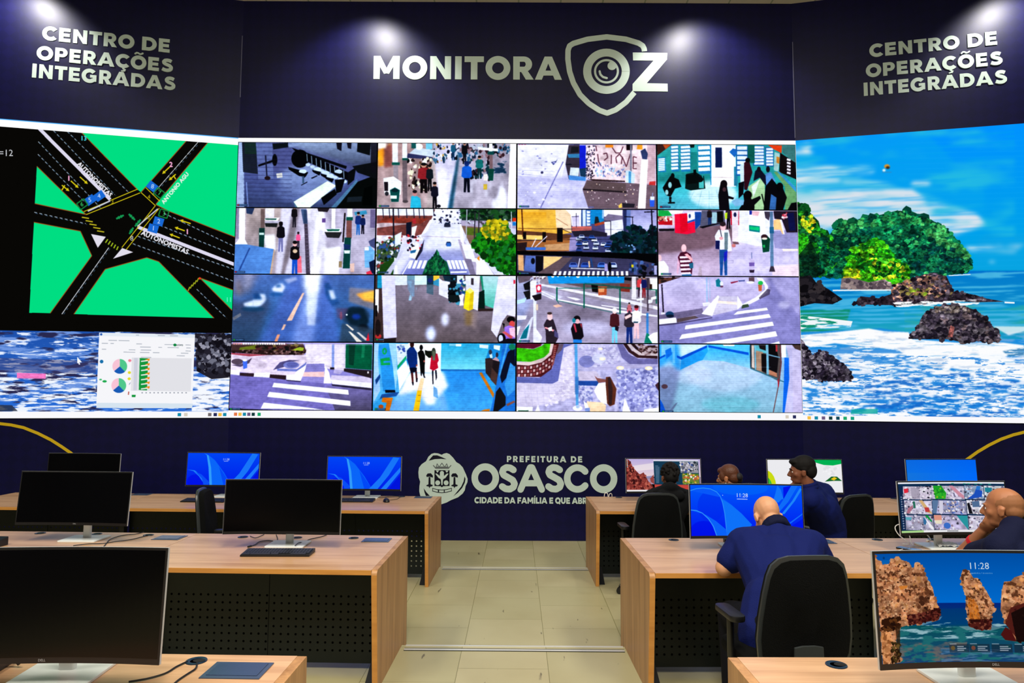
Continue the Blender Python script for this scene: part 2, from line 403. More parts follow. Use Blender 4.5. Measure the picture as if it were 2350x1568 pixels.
desk('front row desk right of the aisle with the white and green screen', cr1, 1, yr1, 0.96, 1, 0.08, 0.11, [], [], GR)
desk('outermost front row desk at right carrying the plain blue screen', cr1, 1, yr1, 0.96, 2, 0.08, 0.11, [(4.207, 7.81)], [], GR)
desk('second row oak desk right of the aisle where the bald person leans', cr2, 1, yr2, 1.03, 0, 0.061, 0.17, [(1.174, 5.245)], [(2.25, 5.215, 0.19, 0.14)], GR)
desk('second row oak desk at right with phone and white cable on it', cr2, 1, yr2, 1.03, 1, 0.061, 0.17, [(2.716, 5.30), (3.143, 5.315)], [], GR)
desk('nearest oak desk at bottom right under the rocky coast screen', cr3, 1, yr3, 1.03, 0, 0.099, 0.15, [(1.17, 2.605), (1.575, 2.614)], [], GR)

# ---------------------------------------------------------------- painter for what the displays show
def fbm(h, w, sx, sy, octv=4, seed=0):
    rng = np.random.RandomState(seed); out = np.zeros((h, w)); amp = 1.0; tot = 0
    for o in range(octv):
        gh, gw = int(h / sy) + 3, int(w / sx) + 3
        g = rng.rand(gh, gw)
        y = np.linspace(0, gh - 2.001, h); x = np.linspace(0, gw - 2.001, w)
        yi = y.astype(int); xi = x.astype(int); fy = (y - yi)[:, None]; fx = (x - xi)[None]
        fy = fy * fy * (3 - 2 * fy); fx = fx * fx * (3 - 2 * fx)
        a = g[yi][:, xi]; b = g[yi][:, xi + 1]; c = g[yi + 1][:, xi]; d = g[yi + 1][:, xi + 1]
        out += amp * ((a * (1 - fx) + b * fx) * (1 - fy) + (c * (1 - fx) + d * fx) * fy)
        tot += amp; amp *= 0.55; sx = max(sx / 2, 1.2); sy = max(sy / 2, 1.2)
    return out / tot
def homography(src, dst):
    A = []; B = []
    for (x, y), (u, v) in zip(src, dst):
        A += [[x, y, 1, 0, 0, 0, -u * x, -u * y], [0, 0, 0, x, y, 1, -v * x, -v * y]]; B += [u, v]
    return np.append(np.linalg.solve(np.array(A, float), np.array(B, float)), 1).reshape(3, 3)
TXT = {}
def text_tris(s):
    if s not in TXT:
        cu = bpy.data.curves.new('t', 'FONT'); cu.body = s; cu.align_x = 'CENTER'; cu.resolution_u = 2
        o = bpy.data.objects.new('t', cu); COL.objects.link(o)
        bpy.context.view_layer.update()
        me = o.evaluated_get(bpy.context.evaluated_depsgraph_get()).to_mesh(); me.calc_loop_triangles()
        TXT[s] = [[(me.vertices[i].co.x, me.vertices[i].co.y) for i in t.vertices] for t in me.loop_triangles]
        bpy.data.objects.remove(o); bpy.data.curves.remove(cu)
    return TXT[s]
class Cv:
    def __init__(s, w, h, quad):
        s.w, s.h = w, h; s.a = np.zeros((h, w, 3)); s.H = homography(quad, [(0, 0), (w, 0), (w, h), (0, h)])
        s.k = w / max(1.0, math.hypot(quad[1][0] - quad[0][0], quad[1][1] - quad[0][1])); s.rng = random.Random(w * 7 + int(quad[0][0] * 3 + quad[0][1]))
    def m(s, flat):
        p = np.array(flat, float).reshape(-1, 2); q = np.c_[p, np.ones(len(p))] @ s.H.T
        return q[:, :2] / q[:, 2:]
    def mask(s, q):
        x0, y0 = np.floor(q.min(0) - 1).astype(int); x1, y1 = np.ceil(q.max(0) + 1).astype(int)
        x0, y0 = max(x0, 0), max(y0, 0); x1, y1 = min(x1, s.w), min(y1, s.h)
        if x1 <= x0 or y1 <= y0: return None
        ss = 2 if (x1 - x0) * (y1 - y0) < 60000 else 1
        Y = (np.arange((y1 - y0) * ss) + 0.5)[:, None] / ss + y0; X = (np.arange((x1 - x0) * ss) + 0.5)[None] / ss + x0
        ins = np.zeros((Y.shape[0], X.shape[1]), bool); n = len(q)
        for i in range(n):
            ax, ay = q[i]; bx, by = q[(i + 1) % n]
            if ay == by: continue
            c = (ay > Y) != (by > Y)
            xs = ax + (Y - ay) * (bx - ax) / (by - ay)
            ins ^= c & (X < xs)
        f = ins.astype(float)
        if ss == 2: f = f.reshape(y1 - y0, 2, x1 - x0, 2).mean((1, 3))
        return f, (slice(y0, y1), slice(x0, x1))
    def p(s, flat, col, a=1.0, q=None):
        r = s.mask(s.m(flat) if q is None else q)
        if r is None: return s
        f, sl = r; f = (f * a)[..., None]
        s.a[sl] = s.a[sl] * (1 - f) + np.array(col[:3], float) * f
        return s
    def bg(s, col): s.a[:] = col; return s
    def r(s, x0, y0, x1, y1, col, a=1.0): return s.p((x0, y0, x1, y0, x1, y1, x0, y1), col, a)
    def e(s, cx, cy, rx, ry, col, a=1.0, rot=0, n=20):
        c, d = math.cos(math.radians(rot)), math.sin(math.radians(rot)); f = []
        for i in range(n):
            t = 2 * math.pi * i / n; x, y = rx * math.cos(t), ry * math.sin(t); f += [cx + c * x - d * y, cy + d * x + c * y]
        return s.p(f, col, a)
    def l(s, flat, w, col, a=1.0):
        P = [flat[i:i + 2] for i in range(0, len(flat), 2)]
        for (x0, y0), (x1, y1) in zip(P, P[1:]):
            d = math.hypot(x1 - x0, y1 - y0) or 1; nx, ny = -(y1 - y0) / d * w / 2, (x1 - x0) / d * w / 2
            s.p((x0 + nx, y0 + ny, x1 + nx, y1 + ny, x1 - nx, y1 - ny, x0 - nx, y0 - ny), col, a)
        return s
    def dash(s, x0, y0, x1, y1, w, on, off, col, a=1.0):
        d = math.hypot(x1 - x0, y1 - y0); t = 0
        while t < d:
            u, v = t / d, min(1, (t + on) / d); s.l((x0 + (x1 - x0) * u, y0 + (y1 - y0) * u, x0 + (x1 - x0) * v, y0 + (y1 - y0) * v), w, col, a); t += on + off
        return s
    def g(s, flat, c0, c1, vert=True, a=1.0):                   # gradient inside an outline
        q = s.m(flat); r = s.mask(q)
        if r is None: return s
        f, sl = r; n = f.shape[0] if vert else f.shape[1]
        t = np.linspace(0, 1, n); t = t[:, None] if vert else t[None]
        f = (f * a)[..., None]; c = np.array(c0, float) * (1 - t[..., None]) + np.array(c1, float) * t[..., None]
        s.a[sl] = s.a[sl] * (1 - f) + c * f
        return s
    def foam(s, flat, col, sx, sy, thr, soft=0.05, octv=4, seed=1, a=1.0):   # streaky patches inside an outline
        r = s.mask(s.m(flat))
        if r is None: return s
        f, sl = r; n = fbm(f.shape[0], f.shape[1], max(2, sx * s.k), max(2, sy * s.k), octv, seed)
        n = np.clip((n - thr) / soft, 0, 1) * a
        f = (f * n)[..., None]; s.a[sl] = s.a[sl] * (1 - f) + np.array(col[:3], float) * f
        return s
    def nz(s, flat, amp, sx, sy, seed=3, octv=4):               # mottling inside an outline
        r = s.mask(s.m(flat))
        if r is None: return s
        f, sl = r; n = fbm(f.shape[0], f.shape[1], max(2, sx * s.k), max(2, sy * s.k), octv, seed)
        s.a[sl] *= 1 + (f * (n - 0.5) * 2 * amp)[..., None]
        return s
    def dots(s, flat, n, r0, r1, cols, asp=1.0, seed=0, a=1.0):   # n leaves / stones / specks inside an outline
        q = np.array(flat, float).reshape(-1, 2); rg = random.Random(seed); k = 0; tries = 0
        (x0, y0), (x1, y1) = q.min(0), q.max(0)
        while k < n and tries < n * 12:
            tries += 1; x, y = rg.uniform(x0, x1), rg.uniform(y0, y1); c = False; j = len(q) - 1
            for i in range(len(q)):
                if (q[i][1] > y) != (q[j][1] > y) and x < (q[j][0] - q[i][0]) * (y - q[i][1]) / (q[j][1] - q[i][1]) + q[i][0]: c = not c
                j = i
            if not c: continue
            k += 1; r = rg.uniform(r0, r1); f = []; m = 7; ph = rg.random() * 6
            for i in range(m):
                t = ph + 2 * math.pi * i / m; rr = r * rg.uniform(0.65, 1.2); f += [x + rr * math.cos(t) * asp, y + rr * math.sin(t)]
            s.p(f, rg.choice(cols), a)
        return s
    def bt(s, txt, x, y, h, col, rot=0, o=1.6):          # the same, heavier
        for dx, dy in ((-o, 0), (o, 0), (0, -o), (0, o)): s.t(txt, x + dx, y + dy, h, col, rot)
    def t(s, txt, x, y, h, col, rot=0, sh=0.0, a=1.0, wide=1.0):   # lettering, centred on x, baseline y, height of capitals h
        k = h / 0.69; c, d = math.cos(math.radians(rot)), math.sin(math.radians(rot))
        for tr in text_tris(txt):
            f = []
            for (u, v) in tr:
                u = (u + v * sh) * k * wide; v = -v * k; f += [x + c * u - d * v, y + d * u + c * v]
            s.p(f, col, a)
        return s
    def man(s, x, y, h, top, leg, skin=(190, 140, 120), hair=(25, 20, 25), w=1.0):   # walking figure, feet at y
        u = h / 7.6; w *= u
        s.p((x - .55 * w, y - 3.7 * u, x + .55 * w, y - 3.7 * u, x + .6 * w, y, x + .15 * w, y, x, y - 2.8 * u, x - .2 * w, y, x - .6 * w, y), leg)
        s.p((x - .9 * w, y - 6.1 * u, x - .3 * w, y - 6.5 * u, x + .3 * w, y - 6.5 * u, x + .9 * w, y - 6.1 * u, x + 1.05 * w, y - 3.9 * u, x + .6 * w, y - 3.5 * u, x - .6 * w, y - 3.5 * u, x - 1.05 * w, y - 3.9 * u), top)
        s.e(x, y - 7.0 * u, .48 * w, .62 * u, skin); s.e(x, y - 7.3 * u, .5 * w, .38 * u, hair)
        return s
    def car(s, x, y, w, col, glass=(30, 50, 80)):
        h = w * 0.62
        s.e(x, y + h * .1, w * .56, h * .2, (20, 25, 40), 0.8)
        s.p((x - w / 2, y, x - w * .48, y - h * .45, x - w * .3, y - h * .9, x + w * .3, y - h * .9, x + w * .48, y - h * .45, x + w / 2, y), col)
        s.p((x - w * .38, y - h * .48, x - w * .26, y - h * .82, x + w * .26, y - h * .82, x + w * .38, y - h * .48), glass)
        return s
    def blur(s, n=1):
        for _ in range(n):
            p = np.pad(s.a, ((1, 1), (1, 1), (0, 0)), 'edge')
            s.a = (p[:-2, 1:-1] + p[2:, 1:-1] + p[1:-1, :-2] + p[1:-1, 2:] + 2 * s.a) / 6
        return s
    def soft(s, r):                               # box blur of what is painted so far
        for ax in (0, 1):
            for _ in range(2):
                p = np.pad(s.a, [(r + 1, r) if i == ax else (0, 0) for i in range(3)], 'edge'); c = np.cumsum(p, ax)
                n = s.a.shape[ax]; s.a = (np.take(c, range(2 * r + 1, 2 * r + 1 + n), ax) - np.take(c, range(0, n), ax)) / (2 * r + 1)
        return s
    def mat(s, name, k=1.0, con=0.0):
        if con:                                       # camera look: cooler, grainy, with faint scan lines
            t = np.clip(s.a / 255.0, 0, 1); g = t.mean(2, keepdims=True); t = g + (t - g) * 0.86
            t = t * (1 + 0.17 * (fbm(s.h, s.w, 9, 7, 3, s.h + int(s.a[0, 0, 0])) - .5)[..., None] + 0.16 * (fbm(s.h, s.w, 40, 26, 3, 5) - .5)[..., None])
            t *= (1 + 0.012 * np.sign(np.sin(np.arange(s.h) * 0.9)))[:, None, None]
            t = np.clip(t, 0, 1) ** 1.10; s.a = 255 * np.clip((t * (1 - con) + con * t * t * (3 - 2 * t)) * np.array([1.05, 1.07, 1.09]), 0, 1)
        im = bpy.data.images.new(name, s.w, s.h)
        px = np.ones((s.h, s.w, 4), np.float32); px[..., :3] = np.clip(s.a[::-1] / 255.0, 0, 1)
        im.pixels.foreach_set(px.ravel()); im.update(); im.pack()
        m = emis(name, (255, 255, 255), k); nt = m.node_tree
        e = [n for n in nt.nodes if n.type == 'EMISSION'][0]
        tx = nt.nodes.new('ShaderNodeTexImage'); tx.image = im; tx.extension = 'EXTEND'
        nt.links.new(tx.outputs['Color'], e.inputs[0])
        return m
def box4(x0, y0, x1, y1): return [(x0, y0), (x1, y0), (x1, y1), (x0, y1)]

# ---------------------------------------------------------------- the sixteen camera feeds
LILAC = (205, 200, 245)
def stamp(f, x, y, rec=(220, 30, 40)):          # small caption strip at the lower left of a feed
    f.r(x, y - 16, x + 115, y + 6, (20, 40, 70), .8); f.e(x + 12, y - 6, 8, 8, rec)
    for i in range(7): f.r(x + 26 + i * 12, y - 11, x + 34 + i * 12, y - 1, (120, 170, 220), .9)
FEEDS = []
def feed(q, paint, soft=2):
    f = Cv(440, 216, q); paint(f); f.blur(soft); FEEDS.append(f)

def feed_waiting_room(f):
    f.bg((92, 88, 150)); f.g((105, 400, 1605, 400, 1605, 785, 75, 785), (95, 95, 165), (70, 75, 125))
    f.g((600, 75, 1605, 75, 1605, 380, 900, 190), (150, 150, 205), (60, 60, 90)); f.e(900, 480, 360, 180, (150, 152, 215), .7); f.e(820, 620, 330, 120, (120, 122, 190), .6); f.soft(8)
    f.r(75, 75, 160, 785, (165, 165, 225)); f.p((140, 75, 300, 75, 310, 420, 150, 400), (40, 44, 66)); f.p((165, 75, 290, 75, 300, 200, 170, 200), (35, 60, 60))
    f.p((290, 75, 470, 75, 480, 470, 315, 480), (112, 112, 178)); f.p((312, 320, 470, 265, 470, 290, 318, 340), (15, 15, 25)); f.l((395, 215, 410, 460), 14, (40, 38, 70)); f.e(495, 265, 28, 65, (14, 14, 22))
    f.p((470, 85, 640, 75, 640, 125, 480, 150), (20, 30, 40)); f.p((640, 75, 760, 75, 740, 110, 650, 130), (140, 140, 200)); f.e(415, 465, 32, 22, (50, 30, 40))
    f.p((510, 415, 575, 405, 580, 455, 520, 465), (215, 190, 205))
    f.p((680, 130, 1280, 330, 1270, 360, 720, 170), (12, 14, 24)); f.e(770, 250, 95, 100, (8, 10, 16)); f.p((640, 340, 860, 400, 830, 450, 760, 440, 650, 370), (8, 10, 16))
    for i in range(9):
        x, y = 850 + i * 50, 195 + i * 23; f.p((x, y, x + 42, y + 18, x + 48, y + 110, x + 4, y + 90), (10, 10, 20)); f.l((x - 6, y, x, y + 85), 8, (150, 160, 200)); f.e(x + 6, y + 120, 26, 18, (190, 190, 235))
    for (x, y) in ((800, 390), (960, 365), (1050, 405), (1100, 440), (1190, 390)): f.e(x, y, 42, 24, (200, 200, 245)); f.p((x - 60, y + 5, x + 40, y + 30, x + 20, y + 70, x - 50, y + 30), (10, 10, 22))
    f.p((780, 540, 850, 500, 850, 510, 785, 545), (12, 12, 24)); f.r(795, 440, 815, 520, (70, 90, 130)); f.p((890, 460, 960, 430, 960, 440, 900, 470), (12, 12, 22))
    f.p((700, 725, 1070, 495, 1165, 545, 880, 785, 740, 785), (242, 238, 236)); f.p((700, 725, 740, 785, 715, 785), (90, 110, 150))
    f.p((1150, 480, 1260, 470, 1220, 610, 1165, 630), (10, 12, 20)); f.p((1000, 680, 1150, 580, 1170, 640, 1030, 760), (10, 12, 20)); f.p((1290, 400, 1380, 340, 1360, 480, 1290, 540), (16, 18, 28))
    f.p((1110, 785, 1240, 640, 1390, 470, 1400, 510, 1260, 690, 1160, 785), (90, 120, 170)); f.p((1170, 785, 1400, 500, 1605, 420, 1605, 785), (10, 16, 18)); f.p((1290, 670, 1450, 660, 1440, 720, 1280, 725), (36, 44, 60)); f.p((1470, 570, 1560, 540, 1560, 760, 1450, 760), (4, 8, 8))
    f.p((1340, 330, 1605, 280, 1605, 470, 1400, 400), (22, 24, 34)); f.a *= np.array([.94, 1.06, .96])
    f.p((1165, 75, 1225, 75, 1220, 165, 1175, 140), (26, 26, 44)); f.p((1280, 75, 1330, 75, 1325, 140, 1290, 130), (30, 30, 50)); f.p((1395, 75, 1540, 75, 1530, 210, 1390, 170), (20, 26, 32)); f.r(1540, 75, 1605, 400, (24, 22, 36), .8)
    for y in range(80, 780, 44): f.l((150, y, 680, y + 6), 12, (40, 40, 80), .25)
    f.l((185, 510, 200, 780), 12, (120, 140, 200)); stamp(f, 82, 770)
feed([(105, 75), (1605, 75), (1595, 785), (75, 785)], feed_waiting_room)

def feed_arcade(f):
    f.bg((172, 158, 160)); f.g((35, 75, 640, 75, 560, 785, 15, 785), (160, 130, 130), (182, 160, 165))
    f.p((30, 160, 170, 80, 170, 130, 95, 200, 90, 320, 35, 330), (238, 148, 30)); f.p((95, 110, 190, 90, 190, 330, 100, 345), (140, 84, 80)); f.r(35, 75, 120, 130, (245, 235, 225))
    f.p((640, 75, 960, 75, 860, 785, 700, 785, 690, 560), (205, 200, 232)); f.p((910, 190, 935, 190, 855, 785, 800, 785), (34, 84, 110))
    f.p((940, 75, 1490, 75, 1470, 785, 870, 785), (165, 158, 178)); f.nz((15, 75, 1490, 75, 1470, 785, 15, 785), .3, 90, 160, 4); f.foam((1040, 480, 1470, 400, 1460, 785, 1020, 785), (228, 228, 255), 90, 300, .5, .1)
    f.foam((640, 200, 860, 200, 800, 785, 690, 785), (240, 240, 255), 120, 120, .5, .1); f.soft(3)
    f.p((370, 190, 450, 120, 660, 150, 630, 225, 380, 185), (190, 205, 225)); f.p((360, 185, 630, 225, 640, 250, 350, 235), (60, 64, 110)); f.e(480, 110, 45, 34, (240, 245, 250)); f.r(560, 75, 630, 140, (110, 190, 220)); f.r(400, 75, 450, 130, (20, 100, 100))
    f.dots((640, 80, 900, 80, 870, 260, 650, 300), 60, 8, 24, [(30, 60, 90), (60, 110, 140), (190, 190, 210), (30, 30, 50), (200, 160, 70)], .7, 3)
    f.dots((350, 240, 620, 240, 600, 580, 360, 560), 70, 10, 30, [(20, 20, 26), (225, 220, 190), (60, 40, 40), (240, 240, 240), (110, 80, 60)], .8, 5)
    f.man(535, 620, 330, (150, 40, 50), (22, 14, 20), w=1.5); f.man(600, 600, 290, (26, 40, 50), (20, 20, 28))
    f.r(190, 75, 250, 300, (238, 240, 250)); f.r(300, 75, 352, 250, (235, 238, 250)); f.r(184, 285, 270, 315, (10, 100, 90)); f.r(298, 238, 360, 262, (10, 100, 90)); f.r(200, 315, 252, 640, (150, 140, 150)); f.r(300, 262, 352, 720, (118, 104, 112)); f.e(330, 715, 32, 16, (90, 80, 86))
    f.p((88, 460, 200, 440, 290, 500, 280, 640, 100, 640), (240, 240, 245)); f.p((95, 500, 140, 500, 140, 600, 100, 600), (40, 30, 40)); f.e(125, 630, 22, 24, (50, 50, 60))
    f.p((160, 590, 215, 560, 270, 590, 255, 720, 175, 720), (6, 90, 88)); f.r(165, 650, 235, 685, (235, 250, 245)); f.e(215, 595, 38, 18, (10, 50, 60))
    f.p((385, 785, 395, 660, 440, 645, 495, 680, 505, 785), (40, 178, 215)); f.e(435, 625, 24, 34, (190, 130, 130)); f.e(435, 605, 25, 18, (40, 30, 40)); f.man(655, 800, 300, (30, 30, 52), (18, 18, 28)); f.e(700, 765, 22, 18, (28, 26, 36))
    f.dots((830, 80, 1490, 75, 1490, 190, 1300, 240, 1320, 470, 1060, 460, 1030, 300, 840, 250), 190, 10, 30, [(20, 26, 40), (36, 60, 90), (16, 70, 80), (180, 190, 210), (70, 40, 50), (20, 20, 28), (50, 110, 150), (150, 120, 130)], .75, 7)
    f.man(985, 300, 240, (24, 24, 34), (24, 28, 40)); f.man(860, 260, 200, (30, 100, 130), (24, 70, 110)); f.man(1010, 610, 340, (16, 100, 205), (14, 20, 40), (20, 60, 130), (20, 50, 110), 1.25)
    f.p((1130, 110, 1350, 130, 1360, 160, 1140, 140), (235, 240, 250)); f.r(1255, 75, 1292, 165, (240, 245, 252)); f.r(1240, 160, 1310, 195, (10, 90, 90)); f.r(1258, 195, 1296, 350, (130, 104, 110)); f.p((1245, 350, 1310, 350, 1300, 480, 1250, 480), (10, 84, 74)); f.r(1195, 410, 1240, 480, (230, 220, 215)); f.r(1195, 520, 1235, 580, (200, 170, 60)); f.man(1150, 460, 250, (20, 120, 120), (14, 60, 66), w=1.2)
    f.foam((1300, 250, 1490, 200, 1480, 400, 1310, 400), (30, 70, 100), 120, 40, .55, .08); f.p((1490, 75, 1555, 75, 1550, 785, 1460, 785), (250, 250, 255)); stamp(f, 36, 772, (30, 200, 60))
feed([(35, 75), (1555, 75), (1555, 785), (15, 785)], feed_arcade)

def feed_graffiti(f):
    f.bg((190, 188, 235)); f.g((12, 90, 600, 90, 500, 470, 12, 430), (238, 236, 246), (210, 208, 240)); f.nz((12, 85, 1545, 100, 1545, 795, 12, 790), .14, 200, 90, 5)
    f.p((580, 100, 700, 100, 700, 470, 580, 470, 545, 310), (70, 60, 78)); f.p((565, 200, 700, 195, 700, 240, 580, 240), (60, 130, 175)); f.p((610, 120, 690, 120, 690, 180, 600, 190), (38, 40, 50)); f.p((578, 430, 770, 450, 770, 492, 585, 480), (74, 140, 215)); f.p((600, 345, 700, 350, 690, 440, 590, 430), (200, 214, 225)); f.r(700, 105, 770, 360, (20, 40, 205)); f.p((700, 360, 770, 350, 770, 450, 710, 440), (30, 70, 100))
    f.p((770, 100, 1535, 100, 1535, 520, 1200, 530, 1200, 490, 780, 470), (228, 200, 208)); f.nz((770, 100, 1535, 100, 1535, 520, 780, 470), .25, 60, 90, 9)
    f.dots((770, 110, 870, 110, 860, 470, 770, 470), 110, 4, 15, [(60, 60, 90), (110, 100, 130), (40, 34, 50), (230, 225, 235)], .8, 3); f.dots((880, 300, 1200, 320, 1200, 460, 880, 440), 90, 5, 18, [(150, 190, 230), (120, 130, 190), (235, 225, 235), (90, 100, 150)], .7, 4)
    for q in ((900, 200, 910, 280, 930, 320), (960, 200, 1000, 190, 1010, 240, 970, 270), (1050, 210, 1050, 310), (1110, 300, 1100, 240, 1140, 200, 1170, 240, 1160, 310), (1170, 230, 1215, 340, 1265, 180), (1330, 240, 1290, 230, 1290, 360, 1330, 360), (1060, 130, 1100, 190, 1150, 190, 1180, 120), (880, 110, 890, 170), (1290, 300, 1330, 300)): f.l(q, 12, (110, 66, 84))
    f.r(985, 95, 1070, 130, (245, 140, 30)); f.p((1335, 100, 1390, 100, 1390, 155, 1330, 150), (250, 160, 40)); f.r(1215, 100, 1280, 160, (30, 14, 20)); f.r(1255, 100, 1275, 790, (130, 130, 150)); f.p((1208, 380, 1260, 380, 1310, 420, 1300, 580, 1215, 570), (190, 214, 235)); f.r(1240, 390, 1268, 640, (80, 150, 200)); f.r(1240, 640, 1262, 690, (20, 20, 26))
    f.p((735, 590, 780, 480, 1200, 510, 1545, 540, 1545, 795, 800, 790), (120, 100, 112)); f.p((735, 575, 790, 490, 1210, 520, 1210, 610), (106, 88, 92)); f.p((735, 575, 1220, 605, 1220, 622, 740, 592), (50, 40, 48)); f.p((800, 470, 1200, 490, 1200, 505, 850, 490), (60, 40, 44)); f.r(1440, 100, 1535, 530, (190, 150, 165), .6); f.p((1470, 500, 1535, 495, 1535, 540, 1460, 535), (200, 60, 60))
    f.dots((760, 490, 1340, 540, 1340, 780, 820, 770), 40, 3, 9, [(240, 235, 235), (255, 220, 190), (200, 180, 190)], 1, 6)
    f.p((1380, 260, 1452, 260, 1425, 790, 1342, 790), (252, 252, 252)); f.p((1370, 170, 1420, 140, 1450, 200, 1440, 262, 1390, 255), (60, 74, 120)); f.p((1470, 690, 1525, 690, 1520, 770, 1475, 770), (50, 100, 225)); f.r(1478, 660, 1522, 700, (220, 230, 250)); f.l((1505, 620, 1500, 665), 8, (140, 150, 200)); f.p((1130, 760, 1165, 730, 1170, 780, 1135, 785), (250, 200, 90)); f.p((1170, 730, 1310, 740, 1300, 780, 1180, 780), (50, 46, 60))
    f.l((520, 280, 270, 785), 12, (120, 120, 180)); f.l((20, 370, 430, 390), 5, (170, 170, 215)); f.l((20, 410, 560, 470), 5, (170, 170, 220)); f.l((160, 470, 20, 660), 4, (180, 180, 225)); f.p((385, 285, 440, 275, 460, 245, 440, 290, 410, 320), (60, 70, 130)); f.e(285, 400, 16, 14, (70, 70, 110)); f.p((545, 310, 600, 300, 620, 320, 560, 320), (40, 40, 60)); f.dots((30, 120, 500, 120, 400, 760, 30, 760), 40, 3, 12, [(150, 150, 205), (240, 240, 252)], 1.6, 8)
    for i in range(30): f.r(20 + i * 32, 88, 42 + i * 32, 98, (220, 225, 245) if i > 2 else (230, 120, 140))
    f.p((12, 85, 1535, 100, 1535, 104, 12, 92), (60, 60, 110)); stamp(f, 30, 775, (40, 200, 80)); f.r(800, 768, 860, 784, (110, 110, 160))
feed([(12, 85), (1535, 100), (1545, 795), (12, 790)], feed_graffiti)

def feed_station_hall(f):
    f.bg((40, 160, 160)); f.g((18, 95, 620, 95, 620, 500, 20, 500), (50, 170, 170), (30, 140, 140)); f.g((20, 520, 1000, 520, 1000, 812, 20, 812), (60, 190, 200), (90, 180, 205)); f.e(620, 640, 260, 150, (225, 240, 248), .8); f.soft(6)
    f.p((18, 95, 180, 95, 20, 215), (80, 46, 40)); f.p((80, 95, 170, 95, 110, 150), (190, 90, 40))
    for (x0, x1, y0, y1) in ((20, 105, 240, 400), (160, 250, 105, 395), (265, 380, 105, 395), (455, 595, 105, 420)):
        f.p((x0, y0, x1, y0 - 8, x1 + 10, y1 - 4, x0 + 15, y1), (30, 130, 180)); n = 7 if x1 < 400 else 5
        for i in range(n):
            yy = y0 + 10 + (y1 - y0 - 20) * i / n; h = (y1 - y0) / n * .62; f.p((x0 + 8, yy, x1 - 6, yy - 6, x1 - 2, yy + h - 6, x0 + 12, yy + h), (232, 238, 255))
    f.r(600, 98, 870, 560, (250, 250, 252)); f.r(650, 130, 722, 350, (20, 40, 96)); f.r(722, 110, 860, 380, (252, 252, 254)); f.p((800, 180, 840, 140, 900, 160, 860, 240), (30, 110, 190)); f.l((620, 455, 830, 460), 8, (200, 180, 190)); f.r(850, 340, 890, 550, (40, 130, 160))
    f.p((370, 100, 425, 98, 420, 130, 380, 132), (20, 40, 40)); f.r(380, 180, 455, 420, (26, 140, 140)); f.r(595, 100, 606, 540, (30, 140, 200))
    for (x0, x1, y0, y1) in ((875, 1000, 110, 440), (1060, 1180, 110, 330), (1190, 1280, 130, 340)):
        f.p((x0, y0, x1, y0, x1, y1, x0, y1), (20, 100, 170))
        for i in range(6): yy = y0 + 8 + (y1 - y0 - 10) * i / 6; f.r(x0 + 10, yy, x1 - 6, yy + (y1 - y0) / 8.5, (215, 225, 255))
    f.r(1000, 105, 1075, 300, (12, 110, 100)); f.p((1220, 105, 1370, 110, 1365, 195, 1280, 150), (236, 76, 24)); f.p((1370, 108, 1512, 108, 1520, 330, 1380, 190), (70, 130, 130)); f.p((1290, 180, 1350, 200, 1330, 400, 1280, 380), (150, 190, 190)); f.p((1310, 230, 1345, 240, 1340, 310, 1312, 300), (200, 130, 50)); f.p((1350, 190, 1515, 300, 1520, 480, 1340, 400), (30, 20, 24))
    for i in range(5): f.p((1425, 250 + i * 36, 1465, 262 + i * 36, 1460, 285 + i * 36, 1420, 272 + i * 36), (225, 220, 235))
    f.p((1280, 400, 1340, 390, 1520, 600, 1528, 812, 1400, 812, 1400, 560), (110, 160, 110)); f.p((1310, 390, 1345, 400, 1520, 570, 1520, 620), (60, 150, 200)); f.p((1000, 560, 1180, 440, 1190, 812, 1060, 812), (160, 200, 150)); f.p((1040, 560, 1130, 480, 1060, 680), (210, 225, 220))
    f.p((330, 420, 440, 400, 500, 440, 540, 580, 380, 600, 320, 580), (14, 40, 40)); f.p((410, 375, 440, 370, 440, 440, 415, 450), (10, 14, 16)); f.r(470, 480, 525, 575, (80, 190, 190)); f.l((520, 440, 535, 580), 9, (14, 30, 30)); f.p((325, 430, 470, 425, 460, 520, 340, 530), (12, 22, 22)); f.e(480, 480, 38, 30, (16, 20, 22))
    f.p((75, 570, 160, 440, 250, 480, 280, 560, 210, 580, 160, 670, 110, 650), (12, 16, 20)); f.e(185, 440, 20, 30, (10, 20, 22)); f.e(155, 540, 20, 34, (140, 200, 210)); f.e(120, 620, 18, 30, (150, 205, 210)); f.r(145, 670, 170, 735, (20, 20, 24)); f.p((130, 730, 205, 725, 210, 742, 135, 745), (12, 12, 16))
    for i in range(6): f.l((60 + i * 130, 812, 260 + i * 80, 600), 3, (60, 150, 180), .6); f.l((30, 640 + i * 30, 680, 640 + i * 26), 3, (60, 150, 180), .4)
    f.p((690, 812, 680, 650, 700, 540, 715, 500, 760, 495, 775, 560, 790, 660, 850, 680, 840, 700, 790, 690, 800, 812), (24, 18, 30)); f.e(740, 530, 38, 44, (30, 20, 28)); f.e(745, 590, 20, 24, (90, 60, 70))
    f.p((915, 330, 960, 290, 975, 500, 920, 520), (190, 215, 230)); f.p((960, 300, 1010, 260, 1050, 400, 990, 600, 960, 590), (70, 20, 40)); f.e(1000, 270, 26, 26, (24, 16, 20)); f.p((900, 520, 960, 500, 950, 640, 900, 690), (18, 16, 28))
    f.p((900, 812, 960, 720, 950, 640, 1000, 600, 1040, 700, 1130, 660, 1140, 690, 1070, 760, 1070, 812), (20, 16, 26)); f.e(1000, 650, 44, 46, (14, 12, 18))
